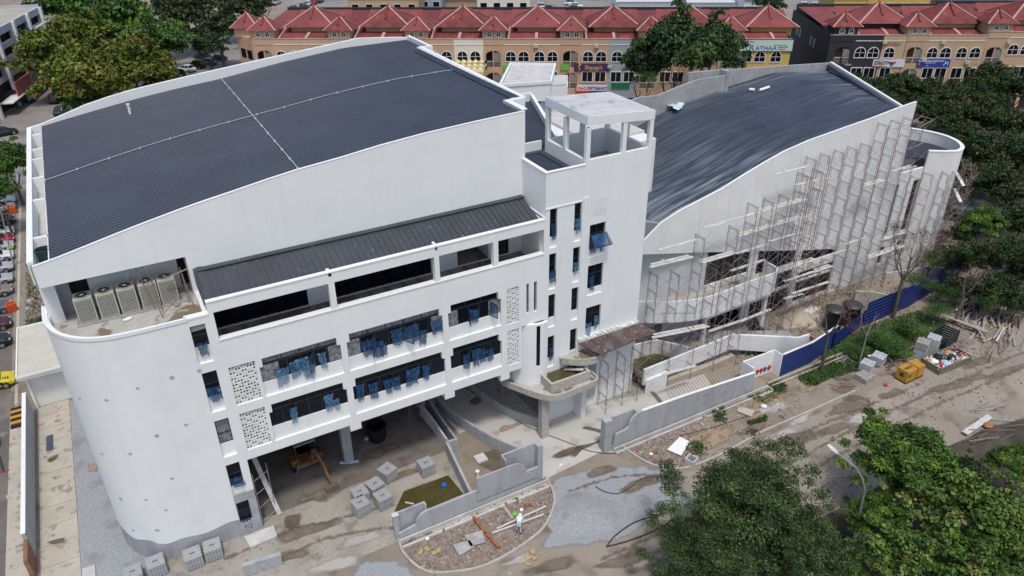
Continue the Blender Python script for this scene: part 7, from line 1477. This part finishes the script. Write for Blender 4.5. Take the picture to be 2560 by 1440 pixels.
lay(*zc('8', 485, 880), *zc('8', 550, 892), .12, .03, PLANK, 'small pale plank floating on the green pond', .05); lay(*zc('8', 2430, 420), *zc('8', 2470, 445), .08, .04, WOOD, 'short stick beside the white board', .08, 'stick', 'stick')
PLT = mat('rusted_plate', (.26, .235, .24), .8, col2=(.42, .43, .44), scale=1.5)
for pts, l, n_ in (([(840, 1200), (965, 1165), (1000, 1215), (890, 1280)], 'left grey sheet lying on the rubble island', PLT), ([(930, 1130), (1060, 1090), (1080, 1180), (970, 1210)], 'right darker sheet lying on the rubble island', PLT), ([(2530, 395), (2600, 430), (2540, 535), (2435, 490)], 'white board lying on the rubble right of the driveway', W)):
    P_ = [g(*zc('8', *q), .15) for q in pts]; mb = MB(); mb.prism([(v.x, v.y) for v in P_], .14, .2); tag(mb.build('sheet_board', n_), l, 'board')
P_ = [g(*zc('9', *q), .1) for q in ((430, 165), (560, 200), (530, 245), (425, 205))]; tag(MB().prism([(v.x, v.y) for v in P_], .1, .16).build('sheet_board', mat('pinkish_board', (.45, .36, .33), .8, .1, 1.0)), 'pinkish board lying on the sandy verge', 'board')
P_ = [g(*zc('7', *q), 0) for q in ((1820, 1150), (2040, 1065), (2065, 1145), (1865, 1230))]; tag(MB().prism([(v.x, v.y) for v in P_], .03, .2).build('concrete_cover', CONCL), 'pale concrete slab cover at the foot of the grey panel', 'slab')
P_ = [g(*zc('7', *q), 0) for q in ((615, 1385), (710, 1355), (720, 1500), (620, 1500))]; tag(MB().prism([(v.x, v.y) for v in P_], .03, .15).build('concrete_cover', CONCL), 'pale slab on the gravel at the bottom edge', 'slab')
P_ = [g(*zc('7', *q), 0) for q in ((348, 395), (395, 378), (398, 490), (345, 500))]; tag(MB().prism([(v.x, v.y) for v in P_], .03, .08).build('roof_sheet_offcut', mat('slate_sheet', (.06, .08, .12), .5)), 'dark blue grey sheet offcut lying on the drain slabs', 'sheet')
P_ = [g(*zc('7', *q), 0) for q in ((655, 600), (720, 595), (725, 650), (660, 655))]; tag(MB().prism([(v.x, v.y) for v in P_], .03, .1).build('board_offcut', WOOD), 'round brown board patch on the gravel beside the curved wall', 'board')
# low wall stub at the bottom edge
s0 = g(*zc('7', 1820, 1425), 0); s1 = g(*zc('7', 2105, 1335), 0); tag(MB().wallpath([(s0.x, s0.y), (s1.x, s1.y)], .3, 0, 1.0).build('wall_stub', FENW), 'end of a grey wall stub entering at the bottom edge', 'wall')
# box culvert piece, paper bags, green litter
p = g(*zc('9', 80, 600), 0); t = empty('concrete_sump', (p.x, p.y, 0), .4, 'square hollow concrete sump standing inside the right kerb island', 'sump'); MB().box(-.4, .4, -.4, -.3, 0, .7).box(-.4, .4, .3, .4, 0, .7).box(-.4, -.3, -.3, .3, 0, .7).box(.3, .4, -.3, .3, 0, .7).build('shell', CONCL, t); MB().box(-.3, .3, -.3, .3, .1, .15).build('bottom', DARK, t)
for k, (o_, x, y, m_, r, l) in enumerate([('8', 1300, 965, LIM, .22, 'bright green bag on the rubble island'), ('8', 1350, 935, WHT, .15, 'white bag beside the bright green one'), ('8', 1235, 895, ORP, .16, 'brown bottle shaped litter near the island wall'), ('8', 2255, 505, LIM, .14, 'green bag behind the right kerb island'), ('8', 2215, 495, REDL, .12, 'red bag behind the right kerb island'), ('8', 2315, 520, WHT, .15, 'white litter behind the right kerb island'), ('8', 775, 750, BLU, .22, 'blue bag floating in the green pond'), ('8', 1945, 80, BLU, .4, 'blue tarpaulin bundle under the scaffold by the tower'), ('9', 625, 165, WHT, .25, 'white bucket lying on the sandy verge'), ('8', 1640, 600, WHT, .12, 'small white litter on the drain crossing'), ('8', 650, 1150, WHT, .14, 'white litter at the left corner of the rubble island'), ('8', 200, 405, WHT, .2, 'white sack beside the black tub'), ('k', 2000, 545, REDL, .2, 'pink red litter at the road edge'), ('k', 1790, 165, WHT, .25, 'white crumpled bag on the grass'), ('9', 2290, 310, ORP, .35, 'orange plastic basin by the timber at the right')]):
    q = g(*zc(o_, x, y), r * .6); blob('litter', q, r, m_, l, 'litter', k * 5 + 2, .6)
BAGT = mat('paper_bag', (.42, .30, .15), .85, .15, 3.0)
for k, (x, y) in enumerate([(1400, 1290), (1430, 1250), (1400, 1340), (1450, 1300), (600, 1250), (650, 1230), (700, 1255), (730, 1240)]):
    q = g(*zc('8', x, y), .05); mb = MB(); s = random.uniform(.18, .28); mb.add([(-s, -s * .7, random.uniform(0, .1)), (s, -s * .6, random.uniform(.02, .15)), (s * .8, s * .7, random.uniform(0, .1)), (-s * .7, s * .6, random.uniform(.05, .2)), (0, 0, .15), (-s * .8, -s * .6, -.03), (s * .9, -s * .5, -.03), (s * .7, s * .6, -.03), (-s * .6, s * .5, -.03)], [(0, 1, 4), (1, 2, 4), (2, 3, 4), (3, 0, 4), (5, 6, 1, 0), (6, 7, 2, 1), (7, 8, 3, 2), (8, 5, 0, 3)])
    o = mb.build('paper_bag', BAGT); o.location = q; o.rotation_euler = (0, 0, k); tag(o, 'torn tan cement bag by the island kerb' if k < 4 else 'torn tan paper scrap on the left part of the island', 'bag', 'torn cement bags' if k < 4 else 'paper scraps')
# hose and cables
HOSE = mat('black_hose', (.03, .03, .032), .5)
def hose(pts, r, lab, o_='8', z=.05, m_=HOSE, name='hose', cat='hose'):
    P = smooth(gz(o_, pts), 6); mb = MB().path([Vector((p.x, p.y, z)) for p in P], r, 6); return tag(mb.build(name, m_, smooth=True), lab, cat)
hose([(1900, 765), (1960, 800), (2060, 820), (2150, 780), (2230, 715), (2330, 695), (2560, 712)], .035, 'black hose snaking over the gravel towards the right kerb')
hose([(1990, 1205), (2050, 1130), (2200, 1030), (2400, 970), (2490, 970), (2480, 1010), (2350, 1090), (2150, 1170), (1980, 1215)], .05, 'thick dark hose loop lying beside the gravel heap')
hose([(930, 30), (1100, 140), (1400, 320), (1700, 440), (1850, 500), (2000, 520), (2100, 510)], .03, 'long black cable across the driveway', m_=HOSE, name='cable', cat='cable')
hose([(600, 205), (450, 260), (330, 300), (150, 350), (0, 390)], .03, 'black cable over the sandy verge below the fence', '9', name='cable', cat='cable')
hose([(0, 590), (60, 590), (140, 578)], .12, 'blue flat hose end at the foot of the undercroft column', m_=FILMP)
# black tub and undercroft frame
p = g(*zc('8', 280, 410), 0); tag(MB().lathe([(.62, 0), (.75, .3), (.78, .9), (.80, 1.4), (.84, 1.5), (.76, 1.5), (.70, .3), (0, .25)], 20, (p.x, p.y, 0)).build('plastic_tub', BLACK), 'large black round tub standing in the undercroft', 'tub')
p = g(*zc('8', 520, 310), 0); t = empty('scaffold_tower', (p.x, p.y, 0), 0, 'small scaffold frame standing in the undercroft by the ramp wall', 'scaffold')
for k in range(2): o = bpy.data.objects.new('frame', FRM); C.objects.link(o); o.parent = t; o.rotation_euler = (0, 0, -1.4); o.location = (k * .1, 0, k * FH)
# timber and scrap fields on the right
rr = random.Random(44)
def field(n, area, l0, l1, w_, hs, mats, lab, grp, name, cat, base_a, jit, tube=False):
    P = [g(*q, 0) for q in area]; mn = 0
    for k in range(n):
        u, v = rr.random(), rr.random(); c_ = P[0].lerp(P[1], u).lerp(P[3].lerp(P[2], u), v); L = rr.uniform(l0, l1); a = base_a + rr.gauss(0, jit); z = .06 + rr.random() * hs; mb = MB(); w2 = w_ * rr.uniform(.6, 1.5)
        d = Vector((math.cos(a), math.sin(a), rr.uniform(-.06, .06))) * L / 2; cc = Vector((c_.x, c_.y, z))
        mb.tube(cc - d, cc + d, w2 / 2, 6) if tube else mb.bar(cc - d, cc + d, w2, .05); mm_ = rr.choice(mats); o = mb.build(name, mm_); cw_ = {'PVC': 'white'}.get('', {'weathered_timber': 'brown', 'grey_timber': 'grey', 'pale_scaffold_board': 'pale', 'white_paint_weathered': 'white', 'rusty_scaffold_steel': 'rust red', 'galvanised_steel': 'grey steel', 'charred_stick': 'blackish', 'white_pvc_pipe': 'white'}.get(mm_.name, 'dull')); sz_ = 'long' if L > (l0 + l1) / 2 else 'short'
        tag(o, f'{sz_} {cw_} ' + lab.replace('weathered ', '').replace('brown ', '').replace('rusty ', '').replace('dark ', '').replace('thin white ', ''), cat, grp)
field(80, [(2400, 770), (2520, 740), (2560, 860), (2400, 830)], 1.0, 4.0, .13, .5, [WOODG, WOOD, WOOD, WOODG, PLANK], 'weathered plank in the timber waste field at the right edge', 'planks in the timber waste field', 'timber_plank', 'plank', .35, .25)
field(18, [(2440, 830), (2560, 790), (2560, 860), (2480, 900)], 2.5, 5, .07, .25, [WOOD, RUST, STEEL], 'thin pipe on the edge of the timber waste field', 'thin pipes at the timber waste field', 'pipe', 'pipe', .45, .15, True)
field(26, [(2340, 850), (2400, 850), (2430, 905), (2350, 890)], 1.2, 2.6, .05, .3, [RUST], 'rusty scaffold tube lying behind the skip', 'rusty tubes behind the skip', 'scaffold_tube', 'tube', -.5, .5, True)
field(24, [(2215, 905), (2265, 890), (2285, 925), (2225, 940)], .8, 1.6, .06, .35, [mat('charred_stick', (.05, .04, .035), .9), WOOD], 'dark stick in the brushwood heap', 'sticks of the brushwood heap', 'stick', 'stick', .3, .9, True)
field(16, [(2085, 965), (2115, 955), (2125, 980), (2095, 992)], .9, 1.2, .05, .3, [RUST], 'rusty scaffold jack in the left bundle by the paved verge', 'left bundle of rusty jacks', 'scaffold_jack', 'tube', -.75, .12, True)
field(16, [(2100, 948), (2120, 943), (2135, 965), (2115, 975)], .9, 1.2, .05, .3, [RUST], 'rusty scaffold jack in the right bundle by the paved verge', 'right bundle of rusty jacks', 'scaffold_jack', 'tube', -.75, .12, True)
field(22, [(1985, 800), (2060, 790), (2060, 850), (1990, 850)], 1.2, 2.4, .06, .4, [RUST, WOOD], 'rusty frame tube lying beside the tarpaulin covered tank', 'rusty tubes beside the tank', 'scaffold_tube', 'tube', .1, .4, True)
field(12, [(2090, 895), (2120, 888), (2130, 910), (2100, 915)], 1.0, 2.2, .05, .15, [PVC], 'thin white batten lying in the grass', 'white battens in the grass', 'batten', 'batten', 1.0, .45)
field(20, [(2320, 590), (2400, 610), (2420, 680), (2330, 670)], 1.5, 3.5, .12, .5, [WOOD, WOODG], 'brown plank strewn on the ground by the round end', 'planks by the round end', 'timber_plank', 'plank', -.6, .5)
field(18, [(2440, 1010), (2560, 1010), (2530, 1100), (2430, 1110)], 1.5, 3.2, .06, .4, [RUST, STEEL], 'scaffold tube stacked among the right edge trees', 'tubes among the right trees', 'scaffold_tube', 'tube', -.3, .3, True)
field(12, [(2090, 1200), (2140, 1190), (2140, 1260), (2100, 1270)], 1.2, 2.4, .06, .4, [RUST, STEEL], 'rusty tube near the foot of the curved lamp', 'tubes near the curved lamp', 'scaffold_tube', 'tube', .4, .5, True)
lay(2412, 1083, 2475, 1040, .5, .06, PLANK, 'long pale board lying at the right road edge', .3); lay(2360, 788, 2470, 830, .4, .06, WOODG, 'wide brown board on the timber waste beside the dark trunk', .6)
# blue and zinc panels under the lower right trees
P_ = [g(*zc('9', *q), .6) for q in ((1355, 1040), (1420, 1020), (1530, 1140), (1500, 1170))]; tag(MB().prism([(v.x, v.y) for v in P_], .5, .6).build('blue_panel', BLUE), 'dark blue sheet panel lying under the lower right trees', 'panel')
P_ = [g(*zc('9', *q), .4) for q in ((1450, 1000), (1500, 985), (1540, 1050), (1480, 1080))]; tag(MB().prism([(v.x, v.y) for v in P_], .3, .4).build('zinc_panel', STEEL), 'pale zinc sheet beside the dark blue panel', 'panel')
zs = [g(*zc('t', *q), 3.0) for q in ((1580, 430), (1980, 465), (1940, 615), (1500, 560))]; mb = MB(); ZN = mat('zinc_sheet', (.22, .26, .29), .5, .15, 1.0)
for i in range(12):
    t0, t1 = i / 12, (i + .6) / 12; a, b, c_, d = zs[0].lerp(zs[3], t0), zs[1].lerp(zs[2], t0), zs[1].lerp(zs[2], t1), zs[0].lerp(zs[3], t1); mb.add([a + Vector((0, 0, .08)), b + Vector((0, 0, .08)), c_ + Vector((0, 0, .08)), d + Vector((0, 0, .08))], [(0, 1, 2, 3)])
mb.add(zs, [(0, 1, 2, 3)]); mb.add([v - Vector((0, 0, .1)) for v in zs], [(3, 2, 1, 0)]); t = empty('shed', (zs[3].x, zs[3].y, 0), label='small grey zinc roofed shed beyond the round end of the hall', cat='shed')
part(mb, 'roof', ZN, t, recalc=False); part(MB().prism([((v.x - zs[0].x) * .93 + zs[0].x, (v.y - zs[0].y) * .93 + zs[0].y) for v in zs], 0, 2.88), 'wall', CONCL, t)
# dark green crate
p = g(2395, 862, 0); t = empty('steel_crate', (p.x - 2.2, p.y, 0), .15, 'dark green slatted open crate beside the leaning trunk', 'crate'); DGN = mat('dark_green_steel', (.012, .035, .032), .5)
mb = MB()
for i in range(6): z = i * .24; mb.box(0, 2.4, 0, .06, z, z + .17).box(0, 2.4, 1.5, 1.56, z, z + .17).box(0, .06, .07, 1.5, z, z + .17).box(2.34, 2.4, .07, 1.5, z, z + .17)
mb.box(.05, 2.35, .05, 1.5, 0, .05); mb.build('slats', DGN, t); mb = MB()
for x in (0, 2.4): 
    for y in (0, 1.56): mb.box(x - .05, x + .05, y - .05, y + .05, 0, 1.45)
mb.build('corner_posts', DGN, t)
# roof items
q = fy(1691, 268, 55.0); 
def roof_hit(px, py):
    r_ = ray(px, py); t_ = 20.0
    while t_ < 140:
        x, y, z = r_[0] * t_, r_[1] * t_, CAMZ + r_[2] * t_
        if YW < y < 63 and z < zrh(x, y) + .1: return Vector((x, y, z))
        t_ += .05
    return Vector((60, 55, 19))
q = roof_hit(1691, 268); mb = MB(); r2 = random.Random(4); nx = 8
vs = [(q.x + (i - 4) * .28 * (1.1 if j % 2 else .8), q.y + (j - 3) * .45 + i * .12, q.z + .1 + r2.uniform(0, .3)) for j in range(7) for i in range(nx)]
mb.add(vs, [(j * nx + i, j * nx + i + 1, (j + 1) * nx + i + 1, (j + 1) * nx + i) for j in range(6) for i in range(nx - 1)]); tag(mb.build('plastic_sheet', mat('pale_plastic_sheet', (.50, .62, .68), .35, .15, 2.0), recalc=False), 'crumpled pale blue plastic sheet lying on the hall roof', 'sheet')
for a_, b_, l in (((1898, 229), (1922, 221), 'longer white pipe lying on the hall roof'), ((1873, 227), (1886, 228), 'shorter white pipe lying on the hall roof')):
    A, B = roof_hit(*a_), roof_hit(*b_); tag(MB().tube(A + Vector((0, 0, .15)), B + Vector((0, 0, .15)), .16, 8).build('pipe', W), l, 'pipe')
# litter on the terrace and paint tins
for k, (px, py, m_, r) in enumerate([(862, 760, FILMP, .25), (875, 757, YELL, .22), (890, 752, TAN, .24), (848, 765, WHT, .2), (902, 749, CREAM, .2)]):
    q = g(px, py, 15.1); blob('litter', (q.x, q.y, 15.1), r, m_, ['pale blue', 'yellow', 'tan', 'white', 'cream'][k] + ' sack among the litter on the terrace floor', 'litter', k + 60, .6)
# ------------------------------------------------------------------ people
SKIN = mat('skin', (.20, .11, .07), .6); HAIR = mat('black_hair', (.01, .01, .01), .6)
def person(loc, rz, joints, radii, edges, shirt, trouser, lab, split_z, hat=None):
    t = empty('person', loc, rz, lab, 'person'); names = list(joints)
    # whole body: one skinned mesh
    me = bpy.data.meshes.new('body'); me.from_pydata([joints[n] for n in names], [(names.index(a), names.index(b)) for a, b in edges], [])
    o = bpy.data.objects.new('body', me); C.objects.link(o); o.parent = t; sk_ = o.modifiers.new('skin', 'SKIN'); 
    for i, n in enumerate(names): me.skin_vertices[0].data[i].radius = (radii[n], radii[n]); me.skin_vertices[0].data[i].use_root = (n == 'pelvis')
    o.modifiers.new('sub', 'SUBSURF').levels = 2; o.modifiers['sub'].render_levels = 2
    for m_ in (trouser, shirt, SKIN): me.materials.append(m_)
    bpy.context.view_layer.update(); ev = o.evaluated_get(bpy.context.evaluated_depsgraph_get()); me2 = bpy.data.meshes.new_from_object(ev); o.modifiers.clear()
    o.data = me2; me2.materials.clear()
    for m_ in (trouser, shirt, SKIN): me2.materials.append(m_)
    J = {n: Vector(joints[n]) for n in names}
    reg = {'trouser': ['pelvis', 'kneeL', 'kneeR', 'ankleL', 'ankleR', 'midL', 'midR'], 'shirt': ['waist', 'chest', 'shL', 'shR', 'elL', 'elR', 'neck0'], 'skin': ['handL', 'handR', 'head', 'neck', 'wrL', 'wrR'] + [n for n in names if n.startswith('f')]}
    lk_ = {n: i for i, k_ in enumerate(('trouser', 'shirt', 'skin')) for n in reg[k_]}
    for pl_ in me2.polygons:
        c_ = pl_.center; n = min(J, key=lambda q: (J[q] - c_).length - radii[q] * .5); pl_.material_index = lk_.get(n, 0); pl_.use_smooth = True
    h = J['head']; hd = MB().lathe([(0, .02), (.085, .03), (.112, .0), (.118, -.05), (.10, -.1)] if not hat else [(0, .06), (.10, .04), (.14, -.02), (.15, -.05)], 12, (h.x, h.y, h.z + .10)); hd.build('hair' if not hat else 'hood', HAIR if not hat else hat, t, smooth=True)
    sh = MB()
    for s in ('L', 'R'): a = J['ankle' + s]; sh.box(a.x - .05, a.x + .20, a.y - .05, a.y + .05, a.z - .09, a.z + .02)
    sh.build('shoes', BLACK, t); return t
# bending: faces +x locally
J1 = {'pelvis': (0, 0, .88), 'midL': (.02, .1, .66), 'midR': (-.02, -.1, .66), 'kneeL': (.08, .13, .48), 'kneeR': (.02, -.13, .48), 'ankleL': (.02, .14, .09), 'ankleR': (-.12, -.14, .09), 'waist': (.14, 0, 1.0), 'chest': (.38, 0, 1.06), 'neck0': (.50, 0, 1.05), 'neck': (.56, 0, 1.03), 'head': (.66, 0, .98), 'shL': (.44, .19, 1.04), 'shR': (.44, -.19, 1.04), 'elL': (.48, .24, .76), 'elR': (.50, -.22, .76), 'wrL': (.62, .16, .52), 'wrR': (.64, -.12, .52), 'handL': (.66, .13, .44), 'handR': (.68, -.09, .44)}
R1 = {'pelvis': .16, 'midL': .105, 'midR': .105, 'kneeL': .075, 'kneeR': .075, 'ankleL': .05, 'ankleR': .05, 'waist': .15, 'chest': .17, 'neck0': .09, 'neck': .055, 'head': .105, 'shL': .075, 'shR': .075, 'elL': .05, 'elR': .05, 'wrL': .032, 'wrR': .032, 'handL': .035, 'handR': .035}
E1 = [('pelvis', 'midL'), ('midL', 'kneeL'), ('kneeL', 'ankleL'), ('pelvis', 'midR'), ('midR', 'kneeR'), ('kneeR', 'ankleR'), ('pelvis', 'waist'), ('waist', 'chest'), ('chest', 'neck0'), ('neck0', 'neck'), ('neck', 'head'), ('chest', 'shL'), ('shL', 'elL'), ('elL', 'wrL'), ('wrL', 'handL'), ('chest', 'shR'), ('shR', 'elR'), ('elR', 'wrR'), ('wrR', 'handR')]
for s, sy in (('L', 1), ('R', -1)):
    hx, hy, hz_ = J1['hand' + s]
    for i in range(4): n = f'f{s}{i}'; J1[n] = (hx + .055 + .006 * (1 - abs(i - 1.5)), hy + (i - 1.5) * .02, hz_ - .055 - .01 * (1 - abs(i - 1.5))); R1[n] = .009; E1.append(('hand' + s, n))
    n = f'f{s}t'; J1[n] = (hx + .045, hy - sy * .045, hz_ - .01); R1[n] = .01; E1.append(('hand' + s, n))
p = g(*zc('8', 1330, 1105), 0); person((p.x, p.y, .03), .9, J1, R1, E1, mat('white_shirt', (.66, .68, .70), .8), mat('pale_grey_trousers', (.42, .45, .46), .85), 'person in white clothes and white hat bending over on the rubble island', .9, hat=mat('white_hat', (.7, .72, .72), .8))
q = fy(1632, 590, 48.2); person((q.x, q.y, q.z - .5), 3.6, J1, R1, E1, mat('blue_shirt', (.012, .03, .12), .8), mat('beige_trousers', (.25, .20, .14), .85), 'person in dark blue shirt bending beside the stair tower edge', .9)
tag(MB().box(q.x - 2.2, q.x + .9, 47.2, 49.6, q.z - .75, q.z - .5).build('ledge_slab', CONCL), 'pale ledge slab carrying the blue shirted worker', 'slab')
# ------------------------------------------------------------------ one object per separate piece
def split_loose(o):
    me = o.data; n = len(me.vertices); par = list(range(n))
    def find(a):
        while par[a] != a: par[a] = par[par[a]]; a = par[a]
        return a
    for e in me.edges:
        a, b = find(e.vertices[0]), find(e.vertices[1])
        if a != b: par[a] = b
    groups = {}
    for p_ in me.polygons: groups.setdefault(find(p_.vertices[0]), []).append(p_)
    if len(groups) < 2: return
    co = [v.co.copy() for v in me.vertices]; mats_ = list(me.materials)
    for k, (_, ps) in enumerate(groups.items()):
        idx = {}; fs = []; mi = []
        for p_ in ps: fs.append([idx.setdefault(v, len(idx)) for v in p_.vertices]); mi.append(p_.material_index)
        m2 = bpy.data.meshes.new(o.name.split('.')[0]); m2.from_pydata([co[v] for v in idx], [], fs)
        for q in mats_: m2.materials.append(q)
        m2.polygons.foreach_set('material_index', mi); m2.update()
        q = o.copy(); q.data = m2; C.objects.link(q)
    bpy.data.objects.remove(o)
SPL = ('parapet_fin', 'tower_post', 'spandrel', 'plastic_film', 'door_opening', 'recess_pier', 'gutter_stop', 'circuit', 'link_slab', 'ledge', 'parapet', 'mullion', 'corner_posts')
for o in list(C.objects):
    if o.type == 'MESH' and o.name.split('.')[0].startswith(SPL): split_loose(o)
